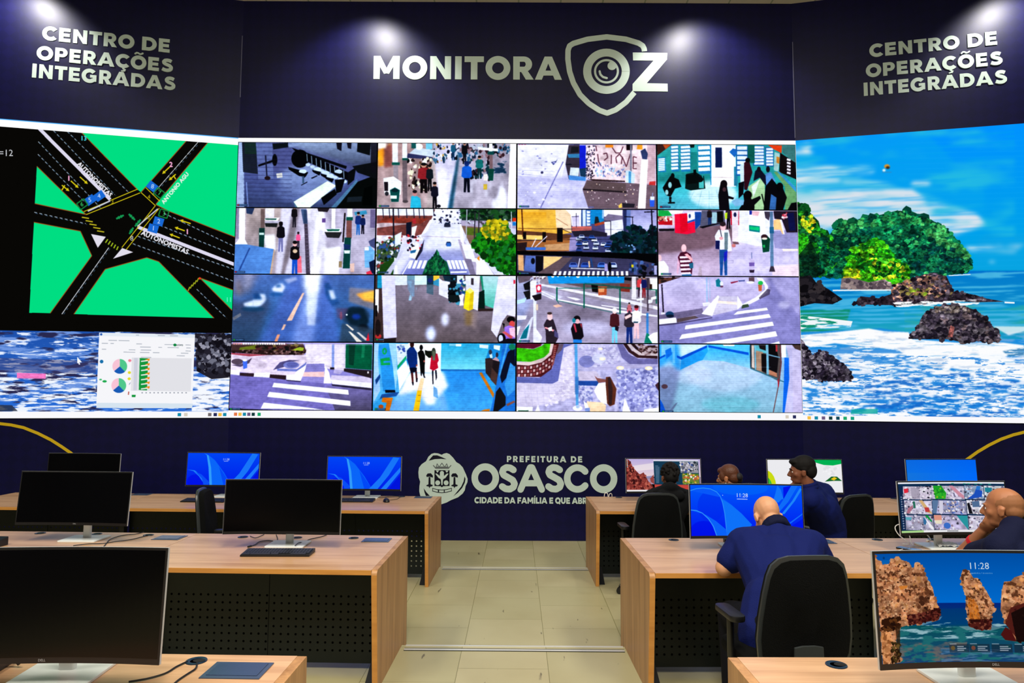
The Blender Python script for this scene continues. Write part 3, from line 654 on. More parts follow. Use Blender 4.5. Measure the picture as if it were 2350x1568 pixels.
    f.p((1060, 500, 1080, 390, 1120, 350, 1200, 450, 1200, 560, 1130, 460), (26, 30, 56)); f.e(1120, 370, 20, 28, (26, 20, 34)); f.e(1218, 370, 20, 34, (30, 24, 40)); f.p((1190, 420, 1250, 400, 1300, 500, 1200, 560), (90, 140, 200)); f.p((1170, 812, 1190, 560, 1260, 470, 1330, 560, 1360, 530, 1420, 680, 1380, 812), (16, 14, 24)); f.e(1345, 560, 36, 44, (14, 12, 18)); f.p((1230, 812, 1250, 640, 1310, 680, 1300, 812), (60, 110, 170)); f.p((1430, 812, 1470, 740, 1528, 730, 1528, 812), (16, 14, 22)); stamp(f, 45, 785)
    f.l((1150, 640, 1190, 812), 12, (14, 14, 18)); f.p((820, 720, 880, 690, 960, 710, 950, 760, 860, 775), (120, 170, 210))
feed([(18, 95), (1512, 108), (1528, 812), (22, 803)], feed_station_hall)

def feed_wet_mall(f):
    f.bg((178, 170, 196)); f.g((165, 792, 560, 792, 520, 1512, 160, 1512), (176, 160, 160), (150, 138, 150)); f.nz((165, 792, 1580, 792, 1578, 1512, 100, 1512), .2, 60, 260, 5)
    f.p((560, 792, 680, 792, 680, 1512, 500, 1512), (208, 204, 232)); f.p((680, 792, 760, 792, 700, 1150, 660, 1300, 600, 1512, 560, 1512), (130, 120, 132)); f.p((850, 792, 1000, 792, 1080, 1512, 880, 1512), (205, 200, 225))
    f.foam((840, 792, 1020, 792, 1080, 1512, 900, 1512), (252, 250, 255), 40, 400, .5, .08, seed=3); f.p((1040, 1230, 1210, 1210, 1190, 1512, 1030, 1512), (246, 244, 255)); f.p((370, 1090, 490, 1080, 500, 1260, 390, 1240), (240, 240, 250)); f.p((880, 1440, 960, 1450, 950, 1512, 870, 1512), (245, 245, 255)); f.soft(3)
    f.p((800, 810, 835, 810, 880, 1512, 835, 1512), (84, 74, 92)); f.p((770, 800, 830, 800, 845, 960, 800, 960), (50, 80, 120), .8)
    for i in range(14): f.l((812 + i * 3, 960 + i * 40, 850 + i * 3, 960 + i * 40), 6, (130, 120, 150), .6)
    f.r(100, 792, 165, 1190, (250, 250, 255)); f.p((55, 1190, 100, 1130, 160, 1125, 195, 1190), (240, 240, 252)); f.r(60, 792, 100, 1130, (140, 130, 160)); f.p((175, 792, 265, 792, 240, 860, 180, 850), (50, 70, 110))
    f.p((50, 1190, 180, 1190, 480, 1240, 440, 1512, 50, 1512), (88, 138, 212)); f.p((210, 1230, 225, 1230, 115, 1480, 95, 1480), (50, 90, 160)); f.p((480, 1240, 490, 1250, 460, 1512, 440, 1512), (190, 160, 140))
    f.p((372, 900, 540, 895, 520, 930, 380, 925), (250, 250, 250)); f.p((378, 905, 510, 905, 500, 920, 390, 918), (20, 90, 80)); f.p((370, 930, 545, 930, 520, 960, 380, 955), (180, 176, 200)); f.p((380, 955, 520, 955, 510, 1000, 390, 995), (40, 44, 46)); f.r(385, 792, 480, 895, (225, 220, 240))
    f.r(335, 800, 378, 1010, (120, 100, 100)); f.p((318, 1010, 380, 1010, 372, 1220, 318, 1215), (14, 74, 70)); f.r(320, 1060, 372, 1085, (200, 230, 225))
    f.p((1030, 1020, 1210, 1010, 1200, 1050, 1050, 1055), (245, 248, 250)); f.p((1050, 1020, 1200, 1018, 1185, 1038, 1065, 1040), (14, 100, 80)); f.p((1030, 1050, 1220, 1050, 1190, 1115, 1060, 1110), (50, 50, 54)); f.r(1105, 792, 1145, 1010, (250, 250, 252))
    f.p((1240, 840, 1258, 840, 1240, 1160, 1225, 1160), (40, 30, 34)); f.r(1275, 792, 1330, 890, (250, 250, 252)); f.r(1265, 885, 1335, 920, (10, 100, 90)); f.r(1268, 920, 1325, 1120, (136, 88, 86)); f.p((1250, 1110, 1320, 1110, 1310, 1450, 1235, 1450), (10, 80, 76)); f.p((1245, 1250, 1312, 1250, 1308, 1285, 1250, 1285), (220, 235, 235)); f.p((1240, 1180, 1315, 1190, 1310, 1240, 1245, 1240), (30, 60, 110))
    f.man(555, 1270, 330, (26, 22, 34), (120, 120, 170), (30, 26, 34)); f.man(700, 1000, 240, (30, 24, 32), (40, 36, 50)); f.man(745, 1230, 180, (240, 90, 140), (60, 50, 70), (70, 40, 50)); f.p((735, 1300, 780, 1320, 790, 1500, 740, 1500), (240, 110, 130)); f.man(710, 1530, 380, (26, 20, 28), (20, 90, 200), (225, 170, 170)); f.e(712, 1262, 26, 22, (220, 190, 160))
    f.p((1350, 830, 1480, 810, 1490, 850, 1360, 868), (60, 150, 190)); f.man(1395, 1080, 250, (30, 60, 130), (40, 110, 190)); f.man(1445, 1070, 210, (24, 44, 100), (24, 22, 40)); f.p((1465, 1230, 1530, 1200, 1580, 1260, 1560, 1440, 1475, 1440), (110, 170, 225)); f.r(1470, 1215, 1515, 1250, (250, 250, 252)); f.p((1520, 1380, 1580, 1350, 1578, 1512, 1540, 1500), (26, 40, 80)); f.p((1490, 1490, 1540, 1470, 1560, 1512, 1495, 1512), (230, 60, 90)); f.p((1510, 1150, 1580, 1110, 1580, 1230, 1530, 1200), (80, 86, 130)); f.r(1525, 800, 1580, 1000, (120, 110, 150)); f.p((1310, 1400, 1360, 1390, 1360, 1490, 1320, 1490), (220, 180, 170)); f.r(1190, 1370, 1225, 1440, (150, 130, 100)); f.e(915, 870, 24, 60, (220, 215, 235)); f.r(1000, 900, 1040, 945, (110, 80, 150)); f.p((950, 792, 1080, 792, 1060, 830, 960, 825), (50, 40, 50)); stamp(f, 55, 1500)
feed([(70, 792), (1580, 792), (1578, 1512), (50, 1512)], feed_wet_mall)

def feed_avenue(f):
    f.bg((205, 205, 240)); f.g((650, 797, 900, 797, 990, 1250, 1040, 1520, 280, 1520, 520, 1150), (240, 240, 250), (112, 118, 190)); f.p((640, 1000, 930, 990, 960, 1240, 520, 1260), (225, 226, 248), .8); f.soft(6)
    f.p((15, 870, 660, 800, 560, 1060, 380, 1120, 15, 1130), (130, 74, 70)); f.p((15, 797, 640, 797, 640, 870, 15, 870), (225, 230, 250)); f.p((15, 960, 560, 900, 540, 940, 15, 1010), (190, 170, 180)); f.p((100, 890, 590, 900, 500, 960, 40, 950), (150, 66, 50)); f.p((15, 1090, 420, 1090, 300, 1180, 15, 1170), (215, 205, 225)); f.nz((15, 860, 600, 860, 420, 1120, 15, 1120), .3, 50, 50, 4)
    for x in (80, 150, 250, 340, 420, 480, 530, 640): f.l((x, 797, x + 8, 900), 9, (40, 40, 60))
    f.l((195, 797, 205, 1240), 15, (30, 30, 50)); f.p((340, 950, 400, 940, 390, 1110, 340, 1100), (24, 34, 60)); f.p((400, 1000, 460, 980, 430, 1100, 400, 1100), (230, 235, 245)); f.p((400, 920, 440, 890, 450, 960, 420, 960), (180, 50, 60))
    f.p((640, 900, 560, 1060, 500, 1090, 600, 920), (235, 235, 250)); f.dots((650, 800, 940, 797, 950, 960, 640, 950), 60, 5, 14, [(40, 40, 70), (80, 80, 120), (235, 235, 250), (150, 150, 190)], 1, 4)
    f.p((15, 1180, 200, 1120, 290, 1050, 280, 1200, 220, 1400, 60, 1520, 15, 1520), (70, 90, 80)); f.dots((15, 1150, 290, 1080, 270, 1300, 60, 1500, 15, 1500), 120, 8, 26, [(30, 70, 40), (230, 235, 245), (60, 100, 160), (150, 60, 60), (20, 40, 30), (90, 120, 60), (200, 205, 220)], 1, 6); f.p((215, 1090, 290, 1050, 280, 1180, 215, 1220), (215, 225, 240)); f.p((60, 1420, 210, 1330, 200, 1520, 40, 1520), (40, 90, 30)); f.p((100, 1520, 290, 1260, 310, 1270, 170, 1520), (190, 190, 220)); f.r(215, 1420, 245, 1520, (240, 240, 250))
    f.dots((350, 1080, 540, 1080, 500, 1260, 350, 1260), 40, 9, 22, [(200, 40, 50), (240, 240, 245), (30, 30, 50), (225, 225, 240)], 1, 8); f.p((400, 1220, 475, 1200, 500, 1290, 440, 1350, 375, 1330), (250, 240, 225)); f.p((385, 1260, 455, 1245, 440, 1280, 390, 1290), (40, 110, 160)); f.p((440, 1350, 520, 1180, 540, 1130, 520, 1260, 450, 1370), (44, 44, 70))
    f.car(793, 985, 70, (50, 52, 80)); f.e(795, 920, 14, 18, (40, 36, 60)); f.car(808, 1190, 58, (40, 50, 90)); f.p((785, 1170, 830, 1170, 835, 1210, 785, 1210), (50, 110, 190)); f.car(838, 830, 24, (60, 60, 80)); f.car(715, 920, 34, (70, 70, 90)); f.e(805, 1095, 28, 14, (240, 240, 250)); f.l((520, 1100, 960, 1110), 5, (160, 140, 170)); f.car(828, 870, 20, (80, 80, 100))
    for i in range(5): x = 360 + i * 50; f.p((x + 32, 1365, x + 62, 1365, x + 28, 1455, x - 4, 1455), (252, 252, 255))
    for i in range(5): x = 790 + i * 42; f.p((x, 1362, x + 30, 1362, x + 62, 1458, x + 34, 1458), (252, 252, 255))
    f.l((300, 1520, 390, 1365), 9, (250, 250, 255)); f.l((830, 1495, 1010, 1490), 16, (250, 250, 255)); f.p((910, 1130, 960, 1130, 1060, 1240, 1180, 1330, 1320, 1520, 1060, 1520, 980, 1360), (170, 160, 190)); f.p((950, 1180, 1060, 1190, 1110, 1380, 1010, 1370), (235, 235, 245)); f.p((1100, 1340, 1180, 1330, 1310, 1520, 1140, 1520), (238, 236, 250)); f.p((930, 960, 960, 960, 980, 1200, 940, 1150), (240, 240, 250)); f.p((980, 1340, 1060, 1350, 1110, 1520, 1050, 1520), (130, 120, 150)); f.r(1115, 1420, 1135, 1520, (245, 245, 250)); f.p((1120, 1340, 1150, 1310, 1150, 1370), (240, 150, 40))
    f.p((930, 797, 1552, 797, 1552, 950, 1220, 940, 960, 960), (40, 70, 60)); f.dots((930, 797, 1552, 797, 1552, 900, 940, 900), 110, 10, 26, [(20, 60, 30), (40, 100, 50), (16, 40, 34), (70, 110, 80)], 1.3, 9); f.p((940, 920, 1552, 930, 1552, 1010, 950, 980), (170, 160, 190)); f.dots((1020, 910, 1552, 910, 1552, 960, 1020, 960), 30, 6, 14, [(200, 210, 230), (120, 110, 130), (90, 80, 90)], 1.5, 3); f.p((950, 980, 1250, 1000, 1180, 1180, 1040, 1180), (130, 104, 90)); f.p((1000, 1000, 1170, 1010, 1160, 1090, 1010, 1080), (96, 116, 40))
    for x in (1010, 1100, 1145): f.l((x, 830 if x > 1050 else 800, x - 8, 1140), 12, (60, 56, 70) if x > 1050 else (170, 170, 190))
    f.p((1170, 1030, 1230, 930, 1330, 900, 1450, 950, 1500, 1050, 1552, 1100, 1552, 1520, 1400, 1480, 1180, 1340, 1060, 1200, 1090, 1120), (30, 110, 30)); f.dots((1160, 1040, 1230, 940, 1330, 910, 1440, 950, 1480, 1060, 1450, 1140, 1250, 1160), 150, 12, 34, [(190, 176, 20), (150, 140, 20), (220, 196, 30), (110, 120, 24), (80, 130, 40)], 1, 11); f.dots((1070, 1180, 1140, 1080, 1300, 1160, 1450, 1140, 1552, 1080, 1552, 1520, 1380, 1470, 1180, 1330), 260, 14, 38, [(20, 120, 20), (10, 90, 20), (40, 150, 30), (14, 70, 20), (30, 130, 60)], 1, 12)
    f.r(1515, 890, 1552, 930, (225, 60, 20)); f.r(1515, 935, 1550, 975, (20, 130, 210)); f.l((1500, 820, 1505, 1010), 9, (200, 210, 225))
    f.p((520, 1520, 580, 1370, 640, 1320, 680, 1240, 720, 1330, 790, 1380, 830, 1520), (20, 100, 70)); f.dots((540, 1520, 600, 1370, 680, 1260, 740, 1350, 820, 1510), 120, 10, 26, [(20, 120, 70), (16, 80, 60), (40, 140, 90), (10, 60, 50)], .7, 13); stamp(f, 30, 1505, (60, 210, 60))
feed([(15, 797), (1552, 797), (1550, 1520), (5, 1520)], feed_avenue)

def feed_traffic_jam(f):
    f.bg((90, 84, 130)); f.p((12, 800, 590, 805, 610, 1060, 12, 1140), (240, 180, 70)); f.g((12, 830, 330, 830, 330, 1000, 12, 1000), (240, 170, 40), (245, 190, 80)); f.p((430, 805, 545, 805, 600, 860, 605, 1050, 440, 1000), (246, 208, 170)); f.nz((12, 805, 600, 805, 600, 1040, 12, 1100), .1, 200, 60, 3)
    f.p((545, 805, 720, 805, 720, 1000, 610, 980, 600, 860), (248, 248, 252)); f.p((610, 880, 690, 860, 700, 990, 620, 990), (200, 190, 230)); f.r(715, 805, 770, 990, (40, 80, 150)); f.r(730, 805, 765, 985, (200, 215, 245)); f.r(770, 805, 830, 985, (60, 110, 180))
    for i in range(5): f.p((775, 815 + i * 34, 815, 820 + i * 34, 812, 842 + i * 34, 778, 845 + i * 34), (220, 230, 250))
    f.r(820, 805, 965, 960, (10, 140, 205)); f.p((870, 880, 900, 880, 920, 960, 860, 960), (30, 50, 60)); f.r(945, 805, 965, 900, (140, 180, 225)); f.p((965, 805, 1170, 805, 1170, 880, 965, 880), (245, 240, 245)); f.p((960, 910, 1010, 850, 1170, 870, 1170, 910, 990, 930), (130, 120, 150)); f.p((970, 940, 1170, 910, 1190, 1080, 980, 1090), (225, 226, 248)); f.p((860, 960, 970, 930, 970, 960, 870, 985), (180, 80, 50))
    f.r(1180, 805, 1215, 1040, (50, 60, 110)); f.r(1215, 805, 1260, 1000, (110, 130, 190)); f.g((1260, 808, 1545, 808, 1545, 1080, 1260, 1060), (150, 150, 205), (190, 190, 240)); f.p((610, 990, 830, 985, 830, 1040, 615, 1045), (205, 110, 100)); f.p((610, 1040, 840, 1030, 1000, 1060, 1000, 1120, 640, 1100), (50, 46, 66))
    f.p((12, 1030, 600, 1080, 620, 1120, 12, 1160), (110, 70, 50)); f.p((12, 1080, 300, 1090, 300, 1140, 12, 1130), (240, 196, 110)); f.p((12, 1160, 590, 1120, 600, 1260, 12, 1270), (170, 110, 60)); f.p((310, 1190, 590, 1170, 590, 1250, 320, 1250), (196, 150, 110)); f.p((12, 1250, 12, 1170, 120, 1160, 110, 1260), (60, 40, 44))
    f.l((60, 800, 75, 1100), 13, (100, 50, 20)); f.r(75, 1050, 110, 1130, (24, 18, 24)); f.r(290, 1050, 325, 1160, (24, 18, 24)); f.r(450, 1005, 510, 1160, (14, 14, 24)); f.l((20, 1010, 620, 1020), 5, (90, 60, 40)); f.l((440, 900, 570, 980), 5, (150, 100, 80)); f.l((510, 1020, 600, 1060), 5, (30, 30, 50)); f.l((160, 1240, 220, 1120), 10, (225, 215, 235)); f.l((180, 1245, 340, 1095), 10, (215, 210, 235)); f.r(105, 1218, 325, 1250, (70, 120, 210))
    f.p((600, 1100, 1050, 1100, 1060, 1290, 590, 1290), (76, 80, 130)); f.p((590, 1110, 680, 1105, 670, 1250, 580, 1260), (150, 140, 190))
    for i, (x, y) in enumerate(((690, 1140), (760, 1150), (860, 1150), (690, 1195), (770, 1235), (870, 1240), (690, 1260), (960, 1200), (1000, 1220), (1010, 1270), (880, 1190), (1020, 1190), (760, 1190), (830, 1120), (720, 1115))): f.car(x, y, 64, [(205, 215, 240), (50, 80, 150), (230, 235, 250), (60, 100, 180), (190, 200, 235)][i % 5], (20, 40, 90))
    f.dots((1050, 1090, 1120, 1040, 1200, 1060, 1250, 970, 1360, 980, 1400, 1050, 1480, 980, 1545, 1000, 1545, 1290, 1060, 1280), 240, 14, 36, [(8, 50, 56), (10, 70, 70), (6, 36, 44), (16, 60, 80), (10, 30, 40)], 1.1, 5); f.dots((1200, 1190, 1330, 1190, 1310, 1280, 1240, 1280), 16, 7, 16, [(120, 160, 210), (30, 60, 90)], 1, 7)
    f.l((1490, 810, 1500, 1090), 14, (30, 26, 44)); f.l((1410, 830, 1520, 826), 11, (24, 22, 36)); f.l((1190, 880, 1290, 885), 9, (24, 24, 40)); f.l((1280, 880, 1282, 980), 8, (24, 24, 40)); f.l((980, 930, 1040, 930, 1040, 1100), 7, (40, 36, 50)); f.l((660, 840, 662, 1000), 6, (60, 56, 80)); f.l((610, 880, 690, 878), 6, (60, 56, 80)); f.l((12, 1140, 1545, 1125), 4, (30, 30, 50)); f.l((500, 1015, 1545, 1030), 3, (50, 50, 90))
    f.p((12, 1255, 500, 1265, 1545, 1290, 1545, 1400, 1300, 1350, 700, 1320, 12, 1300), (10, 10, 16)); f.p((12, 1300, 700, 1320, 1300, 1350, 1545, 1400, 1548, 1530, 12, 1522), (72, 70, 104)); f.p((20, 1300, 80, 1305, 85, 1480, 25, 1470), (225, 170, 120)); f.p((105, 1310, 220, 1315, 215, 1490, 85, 1480), (96, 120, 190)); f.e(185, 1370, 22, 34, (20, 24, 40)); f.p((215, 1315, 300, 1318, 290, 1480, 215, 1490), (24, 22, 32)); f.p((300, 1318, 510, 1322, 400, 1420, 300, 1470), (240, 196, 130)); f.p((240, 1500, 510, 1330, 620, 1330, 430, 1522, 260, 1522), (110, 92, 100))
    for i, x in enumerate((628, 757, 940, 1060)): f.car(x, 1440, 96, [(90, 120, 200), (60, 100, 190), (70, 120, 205), (190, 205, 240)][i], (26, 50, 120))
    f.l((700, 1340, 680, 1440), 9, (220, 220, 245)); f.l((800, 1370, 805, 1440), 14, (240, 196, 150)); f.l((820, 1340, 840, 1440), 14, (30, 80, 140)); f.l((600, 1448, 970, 1458), 9, (230, 230, 252)); f.e(1028, 1440, 18, 60, (14, 14, 24)); f.p((970, 1400, 1000, 1400, 1010, 1480, 970, 1480), (160, 150, 210))
    for i in range(16): x = 410 + i * 52; f.p((x + 12, 1482, x + 38, 1482, x + 26 + i, 1528, x - 2 + i, 1528), (244, 244, 255))
    f.dots((1240, 1380, 1545, 1400, 1545, 1520, 1250, 1500), 40, 10, 26, [(14, 40, 50), (40, 60, 110), (20, 20, 30), (80, 110, 170)], 1, 9); f.r(1265, 1410, 1290, 1440, (210, 190, 30)); f.r(1515, 1420, 1545, 1520, (170, 170, 220)); f.r(1290, 1380, 1330, 1520, (90, 120, 190), .6); f.p((12, 1500, 400, 1510, 400, 1530, 12, 1522), (14, 16, 26)); stamp(f, 30, 1510, (60, 220, 60))
feed([(12, 800), (1545, 808), (1548, 1530), (12, 1522)], feed_traffic_jam)

def feed_pavement(f):
    f.bg((200, 188, 228)); f.g((25, 1040, 850, 980, 900, 1540, 30, 1540), (130, 106, 124), (206, 184, 220)); f.p((840, 1200, 1545, 1060, 1545, 1540, 700, 1540), (196, 186, 232)); f.p((25, 1040, 700, 960, 860, 1000, 840, 1130, 560, 1240, 30, 1300), (126, 100, 114)); f.nz((25, 960, 1545, 960, 1545, 1540, 30, 1540), .12, 220, 80, 3); f.soft(5)
    f.p((850, 820, 1240, 820, 1240, 1200, 1100, 1210, 880, 1160), (226, 226, 250)); f.p((1260, 1050, 1545, 1020, 1545, 1260, 1290, 1230), (150, 146, 196)); f.p((1260, 1430, 1545, 1410, 1545, 1540, 1260, 1530), (232, 205, 225)); f.l((1270, 1420, 1545, 1410), 6, (215, 205, 235)); f.p((1370, 1240, 1545, 1240, 1545, 1262, 1380, 1266), (250, 228, 215))
    f.p((25, 880, 210, 890, 200, 980, 30, 975), (196, 20, 40)); f.dots((30, 885, 180, 890, 180, 935, 30, 930), 34, 6, 16, [(240, 235, 235), (200, 140, 120), (230, 190, 190), (120, 50, 60)], 1, 3); f.p((30, 1020, 205, 1018, 200, 1042, 40, 1046), (30, 26, 36)); f.p((25, 820, 300, 820, 280, 860, 25, 850), (245, 235, 235)); f.p((28, 815, 140, 820, 180, 875, 30, 885), (20, 176, 84)); f.p((205, 860, 345, 850, 425, 940, 430, 1060, 340, 1080, 210, 1065), (250, 10, 70)); f.p((260, 855, 345, 850, 350, 1040, 270, 1070), (235, 0, 50)); f.p((343, 840, 425, 835, 425, 935, 345, 960), (238, 235, 245)); f.p((345, 940, 425, 912, 425, 935, 345, 958), (40, 90, 190)); f.e(370, 880, 12, 24, (50, 80, 140)); f.r(180, 880, 208, 980, (220, 200, 205))
    f.p((425, 835, 495, 835, 500, 960, 430, 1030), (24, 80, 160)); f.p((500, 820, 740, 820, 760, 980, 480, 1000), (96, 96, 120)); f.p((610, 840, 670, 840, 660, 960, 610, 960), (150, 190, 205)); f.p((665, 830, 730, 825, 735, 950, 670, 950), (20, 18, 26)); f.man(585, 990, 200, (40, 30, 40), (24, 60, 120)); f.p((470, 1000, 660, 960, 740, 950, 510, 1015), (24, 22, 34)); f.man(790, 1020, 250, (60, 46, 60), (24, 20, 30)); f.p((750, 850, 780, 840, 775, 910, 755, 915), (190, 230, 30)); f.p((810, 825, 905, 825, 905, 980, 815, 980), (200, 10, 40)); f.p((826, 825, 900, 825, 890, 1170, 830, 1160), (226, 210, 226)); f.e(862, 865, 16, 26, (30, 40, 90)); f.p((830, 1160, 895, 1165, 905, 1190, 845, 1190), (120, 90, 100))
    f.p((1010, 825, 1190, 830, 1190, 1090, 1010, 1080), (250, 250, 255)); f.p((1040, 825, 1130, 828, 1115, 880, 1050, 875), (236, 178, 190)); f.r(1018, 822, 1045, 865, (30, 50, 160)); f.p((1014, 978, 1130, 992, 1130, 1062, 1014, 1044), (10, 130, 136)); f.p((1020, 990, 1125, 1002, 1125, 1040, 1020, 1028), (0, 196, 130)); f.p((1180, 830, 1250, 830, 1230, 930, 1190, 900), (80, 70, 90))
    f.p((1280, 925, 1350, 905, 1390, 1075, 1375, 1080, 1350, 1030, 1280, 1030), (246, 190, 130)); f.p((1345, 900, 1360, 900, 1400, 1080, 1385, 1080), (240, 230, 235)); f.p((1280, 825, 1535, 825, 1540, 1060, 1420, 1060, 1370, 920, 1290, 910), (50, 36, 56)); f.p((1430, 850, 1500, 840, 1520, 1040, 1450, 1040), (24, 30, 90)); f.dots((1370, 830, 1430, 830, 1420, 920, 1370, 910), 20, 7, 14, [(230, 150, 170), (200, 60, 80), (240, 230, 235)], 1, 5)
    f.r(1240, 830, 1275, 1460, (96, 130, 166)); f.r(1236, 1000, 1282, 1070, (40, 110, 150)); f.p((1225, 1490, 1242, 1430, 1275, 1430, 1292, 1490), (70, 60, 76)); f.p((1145, 1110, 1205, 1090, 1240, 1130, 1230, 1270, 1160, 1280), (10, 80, 60)); f.e(1178, 1110, 36, 30, (70, 40, 50)); f.e(1180, 1128, 30, 13, (236, 226, 210)); f.p((1160, 1200, 1185, 1195, 1185, 1225, 1165, 1225), (30, 180, 100))
    f.p((1008, 1390, 1020, 1350, 1060, 1350, 1070, 1390, 1066, 1480, 1015, 1480), (196, 180, 226)); f.l((1038, 1280, 1040, 1350), 8, (110, 120, 170)); f.p((1010, 1390, 1068, 1390, 1067, 1430, 1012, 1430), (120, 96, 170)); f.p((1012, 1470, 1068, 1470, 1062, 1500, 1018, 1500), (60, 44, 70)); f.l((780, 1375, 840, 1365, 838, 1395, 780, 1395), 7, (170, 160, 200))
    f.p((640, 1100, 680, 1030, 790, 1030, 810, 1130, 825, 1260, 780, 1270, 770, 1240, 700, 1250, 650, 1150), (226, 226, 242)); f.p((745, 1060, 785, 1060, 780, 1250, 745, 1250), (110, 130, 140)); f.l((700, 1030, 715, 1110), 9, (60, 50, 70)); f.e(730, 1000, 30, 42, (240, 180, 190)); f.e(728, 968, 32, 26, (60, 40, 50)); f.p((650, 1150, 695, 1150, 690, 1245, 648, 1240), (24, 34, 100)); f.p((690, 1250, 775, 1250, 772, 1530, 745, 1530, 735, 1330, 720, 1530, 695, 1530), (30, 90, 160)); f.e(710, 1125, 22, 18, (220, 150, 160)); f.p((740, 1280, 778, 1260, 770, 1350, 738, 1390), (30, 40, 190)); f.e(845, 1205, 22, 20, (200, 120, 120)); f.p((470, 1440, 495, 1430, 500, 1540, 455, 1540), (180, 160, 180))
    f.p((240, 1330, 270, 1280, 330, 1270, 380, 1300, 400, 1400, 390, 1520, 280, 1520), (90, 24, 56))
    for i in range(5): f.p((258 + i * 3, 1322 + i * 44, 375, 1318 + i * 44, 382, 1340 + i * 44, 262 + i * 3, 1346 + i * 44), (240, 220, 236))
    f.e(305, 1232, 28, 42, (250, 190, 200)); f.p((310, 1300, 340, 1290, 400, 1350, 395, 1385, 350, 1340), (250, 170, 180)); f.p((360, 1400, 405, 1390, 405, 1450, 370, 1455), (40, 110, 140)); f.p((240, 1340, 262, 1400, 240, 1520, 225, 1500), (225, 170, 200)); f.e(42, 1340, 22, 36, (240, 190, 200)); f.p((32, 1380, 90, 1370, 140, 1440, 140, 1540, 32, 1540), (246, 246, 255)); f.p((280, 1520, 390, 1515, 385, 1540, 285, 1540), (60, 120, 170)); stamp(f, 55, 1520, (20, 180, 80))
feed([(25, 815), (1535, 822), (1545, 1540), (32, 1532)], feed_pavement)

def feed_dusk_road(f):
    f.bg((52, 98, 158)); f.g((30, 30, 1500, 30, 1490, 735, 22, 725), (84, 116, 180), (44, 100, 150)); f.p((300, 735, 470, 400, 640, 30, 1010, 30, 1080, 400, 1150, 735), (84, 110, 190), .7); f.p((740, 30, 940, 30, 920, 250, 860, 735, 640, 735, 760, 250), (140, 160, 230), .6); f.p((770, 30, 940, 30, 910, 200, 850, 470, 800, 470, 790, 200), (200, 215, 250), .7); f.e(850, 120, 80, 130, (244, 246, 255), .8); f.e(860, 60, 85, 60, (255, 255, 255), .8)
    f.nz((30, 30, 1500, 30, 1490, 735, 22, 725), .16, 160, 120, 6); f.g((30, 300, 420, 300, 300, 735, 22, 735), (70, 80, 110), (58, 84, 116), True, .8); f.g((40, 30, 300, 30, 200, 230, 40, 260), (120, 128, 170), (90, 100, 130)); f.p((150, 30, 220, 30, 215, 170, 150, 190), (170, 170, 200), .7); f.l((80, 90, 95, 260), 26, (170, 130, 110), .8); f.soft(9)
    f.p((140, 330, 240, 300, 300, 230, 360, 235, 375, 290, 330, 350, 240, 380, 150, 360), (200, 214, 245)); f.p((240, 235, 300, 225, 330, 290, 250, 290), (36, 90, 150)); f.e(240, 390, 120, 26, (24, 80, 120), .8); f.p((430, 180, 480, 130, 540, 120, 570, 160, 540, 215, 450, 205), (210, 216, 245)); f.p((470, 140, 520, 130, 530, 160, 480, 165), (60, 110, 170)); f.e(480, 235, 70, 20, (30, 90, 150), .8); f.p((560, 80, 680, 50, 700, 80, 600, 120), (170, 180, 225), .8)
    f.p((980, 120, 1020, 110, 1140, 330, 1060, 360, 990, 250), (40, 90, 150), .9); f.p((1020, 190, 1070, 190, 1100, 280, 1050, 290), (190, 205, 240)); f.e(1300, 460, 150, 100, (40, 70, 100), .9); f.p((1180, 430, 1250, 370, 1390, 380, 1440, 520, 1400, 600, 1250, 560), (18, 50, 70)); f.e(1310, 470, 46, 30, (24, 70, 160)); f.e(1380, 590, 60, 40, (16, 30, 44))
    f.p((1240, 160, 1500, 180, 1500, 400, 1230, 310), (140, 130, 140), .8); f.p((1310, 230, 1500, 190, 1500, 320, 1390, 300), (250, 170, 70)); f.p((1380, 225, 1500, 200, 1500, 290, 1400, 280), (255, 200, 80)); f.p((1100, 380, 1230, 380, 1180, 500, 1110, 480), (90, 80, 120), .8); f.p((1160, 540, 1500, 600, 1490, 735, 1130, 735), (60, 80, 100), .8); f.p((775, 30, 935, 30, 915, 180, 880, 560, 800, 560, 790, 180), (235, 240, 255), .5); f.e(852, 110, 60, 100, (255, 255, 255), .6); f.soft(3)
    f.p((750, 220, 770, 220, 640, 510, 585, 515), (240, 190, 170)); f.p((555, 550, 580, 552, 555, 605, 528, 612), (230, 180, 160)); f.p((490, 655, 518, 655, 490, 730, 458, 730), (230, 150, 120)); f.p((1195, 550, 1215, 550, 1285, 605, 1270, 620), (210, 200, 190)); f.p((1225, 625, 1250, 630, 1370, 735, 1310, 735), (220, 210, 200)); f.p((1310, 635, 1335, 635, 1440, 720, 1400, 720), (200, 195, 195)); f.p((1410, 725, 1435, 635, 1445, 725), (230, 30, 60)); f.e(1210, 450, 9, 10, (230, 245, 255)); f.e(1150, 460, 14, 46, (140, 80, 100), .7); f.p((30, 480, 110, 430, 120, 460, 40, 510), (130, 130, 140), .8); stamp(f, 35, 718, (50, 200, 60))
feed([(42, 30), (1502, 30), (1480, 735), (22, 725)], feed_dusk_road, 3)

